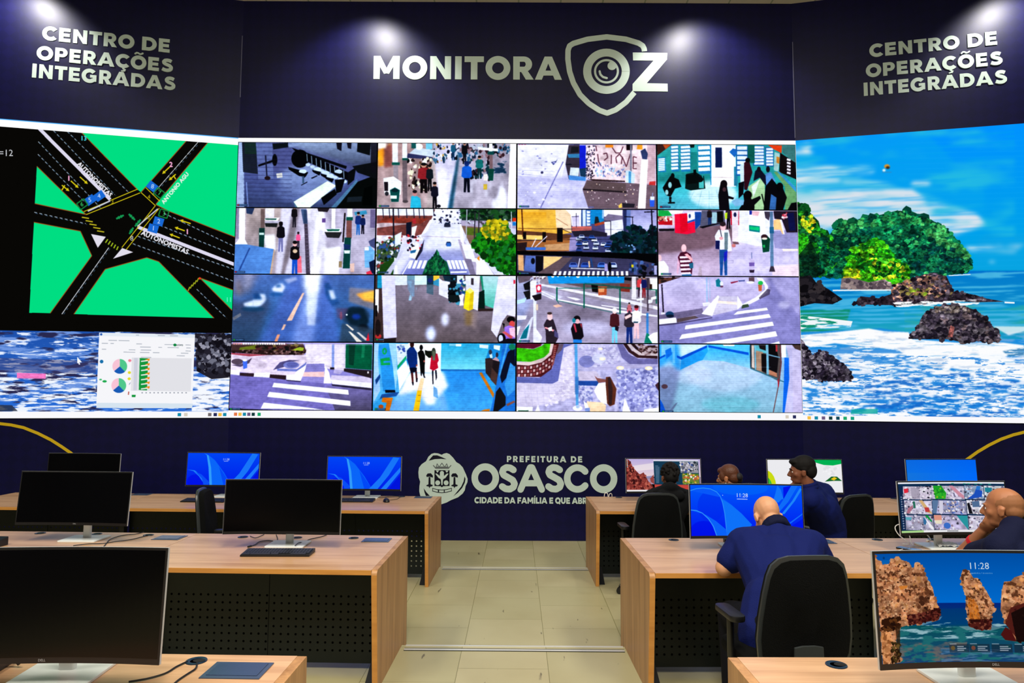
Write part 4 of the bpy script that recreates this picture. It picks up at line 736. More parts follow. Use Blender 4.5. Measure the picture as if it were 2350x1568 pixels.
def feed_lobby(f):
    f.bg((118, 104, 112)); f.g((230, 140, 1270, 140, 1270, 740, 250, 740), (140, 130, 150), (104, 92, 98)); f.nz((230, 140, 1300, 140, 1300, 740, 250, 740), .16, 130, 130, 5); f.e(765, 500, 38, 70, (215, 220, 255)); f.e(615, 650, 50, 80, (190, 205, 255)); f.e(615, 660, 30, 50, (225, 230, 255)); f.p((970, 410, 1060, 410, 1040, 560, 980, 560), (150, 120, 60), .6); f.p((1050, 410, 1110, 420, 1090, 600, 1040, 590), (160, 140, 140), .6); f.soft(5); f.p((25, 32, 90, 35, 115, 700, 110, 738, 20, 738), (80, 60, 60)); f.p((25, 180, 60, 180, 60, 440, 25, 350), (245, 245, 252)); f.r(45, 32, 92, 170, (20, 150, 190)); f.r(25, 350, 45, 470, (20, 18, 24)); f.e(60, 680, 34, 26, (200, 60, 60)); f.e(55, 590, 30, 90, (30, 22, 26), .7)
    f.p((88, 32, 232, 32, 255, 690, 118, 705), (212, 208, 250)); f.p((232, 32, 360, 32, 362, 135, 235, 138), (215, 225, 245)); f.p((440, 32, 580, 32, 575, 130, 442, 134), (200, 230, 240)); f.r(362, 32, 442, 80, (110, 150, 170)); f.r(570, 32, 645, 130, (30, 70, 90)); f.e(605, 85, 25, 25, (30, 50, 120)); f.r(640, 32, 705, 90, (246, 190, 60)); f.p((640, 95, 705, 60, 705, 150, 640, 130), (60, 150, 190)); f.foam((360, 90, 470, 90, 450, 300, 380, 300), (150, 190, 220), 60, 200, .45, .12); f.p((360, 80, 442, 80, 440, 260, 410, 250, 370, 180), (120, 150, 185), .7); f.p((570, 130, 640, 135, 640, 240, 570, 220), (50, 100, 120), .6)
    f.p((700, 60, 740, 90, 850, 100, 840, 300, 700, 235), (222, 222, 248)); f.p((740, 32, 900, 32, 860, 110, 760, 90), (30, 60, 80)); f.dots((820, 60, 920, 40, 910, 320, 810, 320), 50, 12, 34, [(14, 60, 74), (20, 30, 40), (70, 150, 180), (10, 16, 24)], 1, 3); f.p((810, 240, 915, 240, 910, 310, 815, 320), (26, 40, 44)); f.r(890, 35, 960, 120, (215, 225, 240)); f.dots((930, 60, 985, 60, 985, 240, 930, 240), 20, 10, 22, [(30, 90, 150), (230, 235, 245), (30, 120, 60), (40, 60, 160)], 1, 4)
    f.p((980, 35, 1135, 38, 1110, 405, 1060, 385, 990, 250), (222, 222, 246)); f.p((1040, 60, 1068, 62, 1066, 135, 1040, 130), (70, 60, 70)); f.p((1135, 38, 1330, 40, 1275, 380, 1185, 350), (30, 150, 120)); f.g((1160, 40, 1330, 40, 1275, 380, 1190, 350), (180, 220, 230), (80, 190, 170)); f.p((1125, 210, 1180, 185, 1185, 380, 1115, 400), (10, 46, 40)); f.p((1115, 380, 1275, 385, 1270, 410, 1115, 412), (60, 44, 44)); f.p((1330, 40, 1512, 38, 1505, 470, 1420, 450, 1370, 520, 1310, 690, 1250, 610, 1275, 380), (212, 208, 240)); f.p((1330, 40, 1512, 38, 1510, 280, 1300, 280), (228, 222, 246)); f.r(1488, 80, 1508, 120, (230, 50, 80))
    f.p((985, 195, 1030, 165, 1070, 200, 1060, 390, 1015, 408, 960, 380), (246, 220, 20)); f.p((985, 195, 1030, 165, 1070, 200, 1030, 225), (255, 240, 110)); f.p((1030, 225, 1068, 205, 1058, 390, 1016, 406), (220, 190, 20)); f.p((910, 240, 965, 240, 955, 300, 960, 350, 915, 355, 925, 300), (236, 226, 232))
    f.e(1460, 500, 44, 34, (14, 12, 18)); f.e(1470, 545, 30, 34, (210, 80, 80)); f.p((1390, 580, 1440, 560, 1500, 580, 1503, 735, 1400, 720), (150, 110, 220)); f.p((1440, 590, 1500, 580, 1503, 690, 1450, 660), (240, 180, 210)); f.p((1365, 630, 1400, 625, 1480, 680, 1460, 705), (210, 90, 100)); f.e(1360, 700, 44, 56, (14, 12, 18)); f.e(1352, 700, 24, 40, (190, 200, 235)); f.p((1365, 535, 1395, 545, 1385, 600, 1378, 560), (20, 18, 26)); f.p((1320, 740, 1420, 700, 1503, 700, 1503, 740), (30, 26, 40)); stamp(f, 36, 720, (50, 220, 60)); f.p((120, 705, 250, 695, 245, 738, 120, 738), (50, 40, 42))
feed([(25, 32), (1512, 38), (1505, 740), (18, 738)], feed_lobby)

def feed_bus_stop(f):
    f.bg((158, 150, 178)); f.g((10, 42, 340, 42, 180, 300, 10, 600), (170, 172, 210), (130, 140, 190)); f.g((200, 280, 1485, 420, 1490, 748, 200, 745), (138, 128, 150), (170, 160, 190)); f.nz((10, 42, 1485, 45, 1490, 748, 8, 745), .16, 160, 80, 5); f.e(720, 440, 200, 70, (120, 110, 130), .8); f.e(740, 590, 260, 80, (190, 185, 225), .8); f.soft(7)
    f.p((230, 42, 1485, 45, 1485, 400, 1000, 330, 260, 140), (150, 142, 160)); f.p((240, 120, 420, 150, 1180, 290, 1485, 360, 1485, 395, 1100, 310, 420, 175, 240, 140), (226, 222, 245)); f.p((440, 110, 1150, 60, 1485, 60, 1485, 190, 1100, 170, 700, 160), (110, 92, 100)); f.p((280, 190, 500, 260, 430, 290, 260, 240), (190, 186, 215))
    for q in ((525, 260, 620, 270, 685, 290, 625, 298), (895, 345, 1180, 385, 1175, 395, 900, 355)): f.p(q, (238, 236, 250))
    f.p((265, 195, 415, 265, 405, 275, 262, 210), (235, 232, 250)); f.p((260, 220, 400, 285, 390, 292, 258, 232), (230, 228, 248)); f.p((430, 295, 1090, 425, 1485, 470, 1485, 455, 1100, 405, 440, 285), (240, 240, 250)); f.l((240, 45, 240, 120), 6, (220, 215, 230)); f.p((10, 42, 160, 42, 140, 90, 30, 120), (110, 96, 110)); f.dots((150, 42, 330, 42, 230, 100, 160, 110), 26, 8, 18, [(235, 230, 240), (110, 90, 100), (190, 180, 200)], 1, 3)
    f.p((790, 130, 860, 140, 860, 215, 800, 205), (24, 16, 20)); f.p((860, 150, 955, 150, 950, 240, 865, 245), (190, 90, 50)); f.p((865, 170, 930, 165, 925, 210, 870, 210), (240, 160, 110)); f.p((1090, 120, 1200, 120, 1195, 210, 1100, 200), (140, 60, 50)); f.p((1140, 50, 1215, 55, 1210, 90, 1140, 80), (24, 24, 34)); f.p((1405, 60, 1485, 60, 1485, 200, 1420, 190), (244, 240, 244)); f.r(1405, 125, 1430, 180, (60, 30, 20))
    f.p((330, 42, 1140, 45, 1135, 112, 345, 122), (14, 148, 224))
    for x, r in ((385, 16), (440, 9), (520, 9), (560, 8), (650, 18), (760, 8), (860, 7), (960, 8), (1075, 9)): f.e(x, 44, r, r * .9, (240, 250, 255))
    GR = (10, 110, 90)
    for x0, y0, y1 in ((428, 160, 300), (714, 120, 380), (1092, 170, 440), (1475, 180, 330)): f.l((x0, y0, x0, y1), 14, GR)
    f.l((430, 170, 1100, 165, 1485, 185), 8, GR, .8); f.l((720, 120, 1090, 155, 1480, 185), 10, GR, .8); f.l((430, 300, 1090, 440), 6, GR, .7); f.l((900, 125, 1090, 180), 5, GR, .7)
    f.p((1218, 45, 1260, 45, 1265, 290, 1215, 285), (222, 216, 226)); f.man(1300, 260, 220, (220, 70, 80), (60, 40, 60)); f.man(1345, 270, 230, (30, 40, 110), (150, 40, 50)); f.r(1304, 120, 1320, 460, (225, 222, 240)); f.r(1376, 60, 1394, 410, (70, 60, 80)); f.r(1368, 430, 1392, 700, (60, 130, 200)); f.p((1345, 745, 1370, 640, 1395, 650, 1430, 748), (10, 130, 110)); f.p((1385, 680, 1440, 640, 1485, 630, 1485, 748, 1430, 748), (245, 246, 250)); f.r(1330, 250, 1440, 400, (130, 110, 120), .3)
    f.p((1265, 280, 1340, 270, 1345, 290, 1270, 300), (240, 240, 250)); f.p((1420, 265, 1475, 250, 1475, 280, 1420, 290), (240, 240, 250)); f.p((1390, 290, 1440, 285, 1430, 320, 1390, 330), (230, 230, 245))
    f.r(180, 90, 212, 740, (215, 220, 245)); f.p((75, 130, 150, 90, 150, 190, 90, 190), (30, 30, 36)); f.p((75, 210, 150, 190, 160, 280, 110, 290), (34, 34, 40)); f.p((145, 100, 215, 90, 215, 290, 150, 290), (230, 228, 245)); f.p((165, 250, 265, 225, 265, 285, 200, 305), (40, 30, 40)); f.p((208, 140, 262, 130, 265, 210, 215, 215), (225, 30, 70)); f.e(238, 170, 17, 26, (250, 240, 246)); f.r(205, 340, 230, 405, (215, 190, 170)); f.p((180, 600, 205, 590, 275, 690, 250, 748, 180, 745), (225, 222, 245))
    f.p((10, 300, 110, 270, 90, 320, 10, 340), (170, 210, 240)); f.p((10, 460, 115, 460, 100, 500, 10, 510), (236, 232, 250)); f.p((8, 745, 160, 480, 180, 470, 120, 745), (210, 212, 245)); f.p((40, 710, 80, 620, 140, 550, 110, 700), (10, 130, 150)); f.p((10, 580, 45, 570, 20, 660, 10, 670), (240, 240, 250)); f.p((385, 355, 440, 340, 490, 360, 420, 375), (235, 180, 160)); f.l((428, 300, 450, 330), 5, GR)
    f.p((290, 560, 320, 500, 390, 500, 420, 590, 445, 690, 415, 748, 315, 748, 310, 620), (58, 46, 60)); f.e(355, 470, 27, 42, (240, 190, 195)); f.e(352, 436, 26, 14, (80, 60, 60)); f.p((295, 590, 310, 580, 400, 610, 390, 630), (240, 150, 160)); f.p((335, 590, 375, 575, 378, 620, 345, 625), (235, 235, 245)); f.p((400, 600, 440, 650, 445, 700, 400, 680), (90, 84, 130))
    f.p((575, 600, 600, 540, 690, 540, 710, 680, 680, 715, 600, 710), (30, 22, 34)); f.e(640, 495, 36, 36, (24, 20, 30)); f.e(645, 520, 24, 26, (230, 170, 180)); f.p((600, 550, 620, 545, 640, 630, 625, 640), (200, 60, 90)); f.p((670, 545, 690, 545, 690, 600), (190, 60, 80)); f.p((600, 710, 690, 712, 690, 748, 600, 748), (30, 130, 220)); f.e(608, 510, 18, 24, (20, 140, 160))
    f.man(1035, 750, 370, (90, 36, 46), (110, 200, 235), (236, 200, 200), (240, 240, 246)); f.p((1040, 560, 1080, 580, 1070, 625, 1040, 610), (40, 30, 50)); f.man(1190, 760, 390, (64, 54, 70), (26, 56, 130), (220, 90, 120), w=1.05); f.man(1190, 480, 160, (200, 110, 120), (60, 60, 80)); f.man(1265, 700, 350, (236, 230, 240), (236, 180, 190), (200, 70, 90), (80, 20, 30)); f.p((1140, 470, 1200, 440, 1215, 465, 1150, 500), (240, 190, 190)); f.p((1232, 520, 1285, 520, 1280, 535, 1235, 535), (40, 80, 100)); stamp(f, 28, 735, (20, 200, 120))
feed([(10, 42), (1485, 45), (1490, 748), (8, 745)], feed_bus_stop)

def feed_corner_crossing(f):
    f.bg((168, 160, 212)); f.g((38, 60, 1150, 60, 1100, 250, 480, 480, 40, 500), (188, 180, 226), (176, 162, 204)); f.p((1170, 60, 1480, 60, 1485, 758, 42, 758, 40, 560, 560, 480, 900, 390, 1190, 210), (136, 132, 190)); f.p((1250, 180, 1340, 300, 1480, 470, 1480, 60, 1200, 70), (160, 154, 206)); f.nz((38, 60, 1480, 60, 1485, 758, 42, 758), .1, 160, 60, 6); f.e(1325, 350, 60, 40, (190, 186, 228), .7); f.soft(4)
    f.p((38, 60, 270, 55, 40, 130), (80, 50, 46)); f.dots((38, 60, 260, 55, 40, 120), 30, 6, 14, [(110, 70, 56), (50, 36, 36)], 1.6, 2); f.l((70, 130, 85, 430), 15, (50, 40, 60)); f.r(60, 430, 100, 455, (230, 225, 240)); f.l((30, 160, 200, 152), 4, (200, 192, 226)); f.l((200, 500, 480, 390), 6, (140, 128, 164)); f.p((40, 460, 490, 385, 500, 440, 230, 500, 40, 500), (118, 108, 142))
    f.r(530, 60, 545, 320, (150, 180, 226)); f.r(562, 60, 572, 280, (160, 180, 220)); f.p((490, 330, 560, 320, 600, 350, 500, 370), (220, 216, 240)); f.e(150, 450, 42, 30, (30, 80, 120)); f.e(155, 470, 40, 16, (24, 40, 70))
    f.p((1050, 60, 1110, 70, 1165, 150, 1160, 220, 1060, 300, 920, 370, 900, 345, 1040, 270, 1135, 190, 1130, 140, 1060, 80), (238, 236, 250)); f.p((1160, 180, 1190, 190, 1180, 240, 1080, 290, 1070, 275), (80, 70, 96), .8); f.p((900, 350, 960, 340, 970, 370, 890, 390), (70, 90, 70))
    f.p((640, 330, 660, 260, 850, 260, 850, 400, 580, 465), (196, 188, 218)); f.p((636, 305, 845, 322, 845, 350, 640, 330), (250, 220, 205)); f.p((650, 248, 665, 265, 590, 470, 480, 445), (246, 244, 248)); f.p((850, 250, 905, 350, 850, 400), (246, 244, 250)); f.p((410, 465, 480, 445, 590, 470, 440, 490), (120, 112, 150))
    f.p((40, 505, 215, 485, 222, 540, 40, 560), (240, 238, 246)); f.p((222, 500, 410, 465, 450, 490, 225, 540), (100, 84, 90)); f.p((40, 560, 230, 540, 590, 480, 590, 490, 230, 555, 40, 575), (70, 60, 96), .8)
    for q in ((850, 420, 1150, 380, 1160, 405, 810, 455), (315, 570, 1170, 447, 1188, 482, 305, 610), (275, 665, 1205, 527, 1218, 568, 248, 715), (480, 755, 1235, 627, 1252, 678, 760, 758), (1180, 758, 1270, 733, 1275, 758)): f.p(q, (254, 254, 254))
    f.p((630, 90, 660, 70, 680, 100, 680, 160, 635, 155), (20, 130, 150)); f.e(690, 125, 18, 24, (226, 226, 246)); f.e(690, 155, 18, 10, (110, 70, 100)); f.p((780, 110, 860, 95, 860, 105, 790, 125), (150, 40, 70)); f.p((860, 90, 930, 85, 930, 100, 870, 105), (90, 100, 160)); f.p((970, 60, 1028, 58, 1028, 105, 970, 100), (110, 84, 96)); f.e(985, 112, 40, 13, (240, 236, 246)); f.p((1065, 135, 1105, 135, 1100, 205, 1070, 205), (206, 110, 70)); f.e(1090, 118, 26, 22, (40, 190, 90)); stamp(f, 60, 745, (50, 220, 60))
feed([(38, 50), (1480, 60), (1485, 758), (42, 758)], feed_corner_crossing)

def feed_ramp_crossing(f):
    f.bg((140, 134, 206)); f.p((5, 1080, 740, 1140, 1040, 1170, 1480, 1210, 1478, 1440, 2, 1440), (122, 114, 186)); f.g((1000, 1190, 1480, 1210, 1478, 1440, 1100, 1440), (120, 112, 170), (88, 82, 112)); f.p((5, 860, 800, 870, 810, 990, 740, 1130, 5, 1040), (214, 196, 222)); f.p((780, 760, 1205, 760, 1190, 1040, 800, 980), (226, 212, 236)); f.nz((5, 860, 1205, 860, 1190, 1040, 5, 1040), .16, 50, 30, 4, 3)
    f.p((12, 760, 760, 755, 790, 820, 760, 860, 12, 850), (84, 60, 60)); f.p((100, 800, 270, 770, 280, 815, 90, 825), (120, 130, 40)); f.p((640, 825, 720, 790, 770, 800, 760, 835), (160, 180, 50)); f.dots((270, 765, 740, 760, 690, 825, 280, 815), 60, 8, 18, [(60, 34, 34), (100, 54, 60), (50, 50, 40), (30, 30, 34), (130, 110, 60)], 1.6, 3); f.p((12, 825, 780, 830, 795, 815, 790, 850, 750, 872, 400, 875, 12, 850), (64, 40, 40)); f.dots((12, 828, 780, 834, 760, 868, 12, 848), 60, 8, 14, [(110, 80, 80), (40, 26, 26), (140, 110, 110)], 1.4, 5); f.p((12, 855, 400, 875, 200, 890, 12, 870), (180, 80, 96))
    f.p((560, 1000, 450, 1030, 520, 950, 620, 925, 730, 930, 640, 945), (90, 84, 130)); f.e(640, 978, 84, 36, (120, 126, 190)); f.e(650, 975, 60, 26, (100, 104, 170)); f.p((490, 1015, 700, 1020, 800, 945, 790, 980, 690, 1045, 495, 1038), (110, 120, 190)); f.e(75, 945, 62, 30, (96, 80, 96)); f.p((10, 980, 120, 970, 230, 905, 200, 960, 110, 1000), (96, 84, 110)); f.p((132, 930, 180, 930, 180, 1010, 140, 1022), (70, 110, 225)); f.e(156, 930, 23, 13, (236, 230, 250))
    f.p((5, 1030, 105, 1035, 100, 1085, 5, 1075), (240, 238, 250)); f.p((105, 1060, 255, 1065, 250, 1100, 105, 1090), (64, 44, 56)); f.p((255, 1060, 420, 1055, 415, 1108, 250, 1100), (238, 236, 250)); f.p((420, 1075, 590, 1085, 585, 1130, 415, 1110), (60, 40, 50)); f.p((590, 1080, 740, 1070, 740, 1142, 590, 1130), (240, 238, 250)); f.p((590, 1130, 740, 1142, 740, 1152, 590, 1140), (60, 50, 90))
    f.p((800, 965, 985, 960, 985, 1060, 770, 1060), (130, 124, 190)); f.p((775, 1050, 985, 1045, 985, 1100, 745, 1095), (236, 186, 186)); f.p((745, 1098, 985, 1100, 985, 1165, 740, 1142), (142, 134, 202)); f.p((795, 975, 790, 1010, 740, 1140, 660, 1100, 690, 1050), (248, 246, 255)); f.p((995, 985, 1035, 1050, 1060, 1165, 980, 1165), (248, 246, 255))
    f.p((1060, 1080, 1440, 1095, 1478, 1120, 1478, 1160, 1050, 1130), (196, 184, 216)); f.p((1050, 1125, 1478, 1160, 1478, 1212, 1070, 1170), (234, 230, 248)); f.p((1060, 1172, 1478, 1212, 1478, 1235, 1070, 1190), (56, 50, 76)); f.r(1062, 760, 1088, 1010, (130, 150, 220)); f.r(1045, 1000, 1090, 1022, (50, 40, 56)); f.p((1090, 1020, 1190, 1030, 1150, 1070, 1080, 1060), (180, 170, 220))
    f.p((1210, 758, 1485, 758, 1480, 1025, 1200, 1005), (0, 108, 78)); f.p((1240, 760, 1310, 760, 1290, 980, 1240, 970), (10, 76, 60)); f.p((1380, 760, 1410, 760, 1400, 900, 1370, 900), (20, 136, 100)); f.p((1190, 1010, 1480, 1030, 1478, 1110, 1190, 1040), (56, 44, 50)); f.r(1435, 1040, 1450, 1060, (240, 236, 246)); f.r(1190, 760, 1206, 1010, (210, 196, 220))
    for q in ((462, 1162, 1235, 1232, 1242, 1280, 445, 1205), (415, 1255, 1258, 1345, 1260, 1395, 395, 1305), (360, 1365, 830, 1415, 1000, 1440, 830, 1432, 330, 1425)): f.p(q, (255, 255, 255))
    f.r(12, 745, 1490, 770, (214, 196, 214), .3)
    for i in range(22): f.r(30 + i * 25, 750, 48 + i * 25, 768, (235, 230, 240) if i > 3 else (220, 150, 150))
    f.nz((5, 1100, 1480, 1200, 1478, 1440, 2, 1440), .1, 60, 30, 9); f.p((0, 1425, 480, 1440, 480, 1445, 0, 1445), (40, 40, 60)); stamp(f, 8, 1438, (30, 200, 80))
feed([(12, 745), (1490, 745), (1478, 1440), (2, 1440)], feed_ramp_crossing)

def feed_corridor(f):
    f.bg((50, 160, 230)); f.g((400, 1050, 1180, 1035, 1290, 1462, 150, 1462), (140, 190, 240), (100, 165, 235)); f.g((700, 1040, 1180, 1035, 1290, 1330, 1250, 1460, 800, 1460), (20, 130, 225), (60, 160, 235), True, .85); f.p((380, 1060, 720, 1050, 800, 1200, 700, 1300, 600, 1390, 560, 1380, 470, 1250, 260, 1300), (225, 228, 248)); f.p((560, 1090, 650, 1100, 660, 1390, 560, 1400), (246, 246, 252), .9); f.e(440, 1160, 120, 90, (250, 246, 246), .7); f.e(690, 1120, 80, 80, (250, 248, 250), .7); f.soft(5)
    f.r(370, 750, 720, 1055, (250, 250, 252)); f.p((720, 750, 1240, 752, 1185, 1035, 715, 1040), (84, 196, 232)); f.g((720, 750, 1240, 752, 1185, 1035, 715, 1040), (30, 160, 215), (130, 214, 236), True, .8)
    for y in (820, 890, 960): f.l((722, y, 1215, y), 4, (60, 170, 215), .7)
    f.r(720, 1025, 1185, 1042, (30, 110, 180)); f.p((1240, 752, 1375, 754, 1340, 950, 1190, 920), (24, 140, 210)); f.r(805, 755, 935, 775, (130, 200, 230)); f.r(875, 755, 930, 780, (235, 245, 255))
    for q in ((1125, 760, 1220, 765, 1215, 805, 1125, 795), (1275, 765, 1345, 772, 1338, 825, 1275, 805)): f.p(q, (215, 235, 255))
    f.p((10, 750, 250, 750, 240, 830, 260, 1110, 280, 1280, 150, 1270, 90, 1320, 10, 1400), (80, 170, 235)); f.p((45, 770, 165, 752, 210, 1000, 240, 1255, 110, 1260, 80, 1000), (40, 146, 226)); f.p((165, 752, 240, 752, 260, 1090, 240, 1250, 210, 1000), (150, 205, 250)); f.p((10, 750, 60, 752, 50, 900, 80, 1250, 10, 1380), (150, 190, 245)); f.p((240, 755, 380, 755, 370, 900, 260, 1010), (205, 222, 240)); f.p((258, 990, 350, 880, 352, 915, 262, 1025), (10, 176, 120)); f.p((255, 1040, 350, 930, 385, 1060, 280, 1250), (244, 246, 252)); f.dots((260, 770, 330, 760, 330, 880, 270, 900), 14, 8, 20, [(120, 150, 190), (60, 90, 180), (235, 238, 245)], 1, 3)
    f.e(120, 835, 25, 36, (10, 176, 90)); f.e(121, 836, 10, 18, (40, 150, 220)); f.p((75, 915, 175, 900, 180, 935, 110, 940, 110, 960, 180, 955, 182, 980, 85, 985), (10, 166, 90)); f.p((25, 1140, 75, 1075, 80, 1115, 35, 1190), (24, 80, 150)); f.p((130, 1245, 235, 1245, 240, 1270, 135, 1275), (16, 20, 36)); f.p((75, 1340, 95, 1290, 280, 1265, 250, 1310, 110, 1330), (30, 90, 160))
    f.p((1185, 910, 1240, 900, 1340, 960, 1330, 1010, 1310, 1205, 1190, 1060), (64, 50, 54)); f.p((1255, 1000, 1325, 1080, 1305, 1200, 1240, 1130), (90, 64, 60)); f.p((1270, 900, 1350, 950, 1320, 1080, 1260, 1010), (46, 36, 44)); f.p((1230, 870, 1255, 850, 1265, 900, 1240, 905), (200, 230, 250)); f.p((1260, 920, 1300, 890, 1330, 920, 1330, 940), (190, 150, 160)); f.e(1310, 870, 14, 26, (60, 50, 70)); f.e(1240, 840, 18, 26, (60, 70, 90))
    f.p((1375, 752, 1505, 752, 1500, 1462, 1240, 1462, 1300, 1200, 1340, 950), (30, 120, 210)); f.p((1425, 840, 1500, 780, 1503, 980, 1420, 1100, 1360, 1170, 1340, 1090), (20, 30, 60)); f.p((1450, 950, 1503, 1000, 1500, 1240, 1420, 1310, 1390, 1180), (60, 150, 225)); f.p((1300, 1260, 1340, 1210, 1400, 1310, 1400, 1400, 1320, 1462, 1270, 1462), (30, 30, 40)); f.e(1470, 785, 36, 34, (20, 140, 110)); f.p((1405, 1390, 1490, 1350, 1500, 1370, 1420, 1410), (140, 90, 80)); f.p((1410, 750, 1430, 752, 1340, 1110, 1330, 1080), (70, 160, 230))
    f.p((505, 1120, 545, 1120, 520, 1250, 470, 1250), (246, 206, 160)); f.p((470, 1250, 518, 1250, 490, 1462, 430, 1462), (250, 190, 10)); f.l((478, 1300, 505, 1300), 4, (120, 90, 20)); f.l((462, 1360, 500, 1360), 4, (120, 90, 20)); f.p((1120, 1060, 1150, 1055, 1280, 1280, 1270, 1325), (200, 120, 20)); f.p((105, 1325, 215, 1325, 180, 1462, 130, 1462, 150, 1380, 95, 1370), (220, 120, 10)); f.e(90, 1420, 26, 22, (190, 90, 20)); f.p((1140, 1462, 1180, 1445, 1235, 1440, 1230, 1462), (220, 130, 20))
    f.p((355, 830, 390, 790, 430, 790, 465, 850, 470, 980, 440, 1020, 390, 1020, 360, 930), (10, 56, 130)); f.e(410, 760, 22, 36, (60, 24, 24)); f.p((385, 1010, 465, 1005, 462, 1050, 400, 1065), (14, 20, 50)); f.p((400, 1060, 425, 1060, 432, 1180, 415, 1180), (90, 30, 30)); f.p((445, 1045, 465, 1045, 472, 1140, 455, 1150), (80, 26, 30)); f.p((410, 1160, 432, 1160, 430, 1195, 420, 1195), (20, 14, 30)); f.p((455, 1125, 475, 1115, 470, 1160, 455, 1160), (20, 14, 30))
    f.p((470, 850, 500, 820, 530, 830, 550, 880, 545, 1090, 555, 1115, 540, 1115, 520, 1060, 515, 1100, 505, 1090, 490, 930), (16, 18, 20)); f.e(508, 795, 18, 30, (14, 14, 18)); f.p((545, 830, 620, 830, 630, 900, 590, 905, 550, 870), (24, 34, 24)); f.p((548, 820, 600, 840, 590, 855, 550, 835), (20, 24, 20))
    f.p((600, 1020, 615, 880, 640, 850, 680, 860, 695, 930, 680, 960, 690, 1010, 640, 1040), (196, 16, 56)); f.e(640, 850, 24, 54, (60, 70, 60)); f.p((625, 830, 660, 830, 655, 930, 630, 930), (100, 110, 90)); f.p((622, 1035, 640, 1038, 640, 1180, 630, 1185), (20, 20, 40)); f.p((655, 1035, 672, 1030, 678, 1110, 665, 1145), (20, 20, 40)); f.p((640, 1200, 680, 1230, 690, 1330, 640, 1310), (60, 140, 220), .7); stamp(f, 25, 1452, (30, 210, 80)); f.e(540, 940, 9, 12, (170, 90, 80)); f.e(462, 985, 9, 12, (170, 90, 80))
feed([(10, 748), (1505, 750), (1500, 1462), (5, 1460)], feed_corridor)

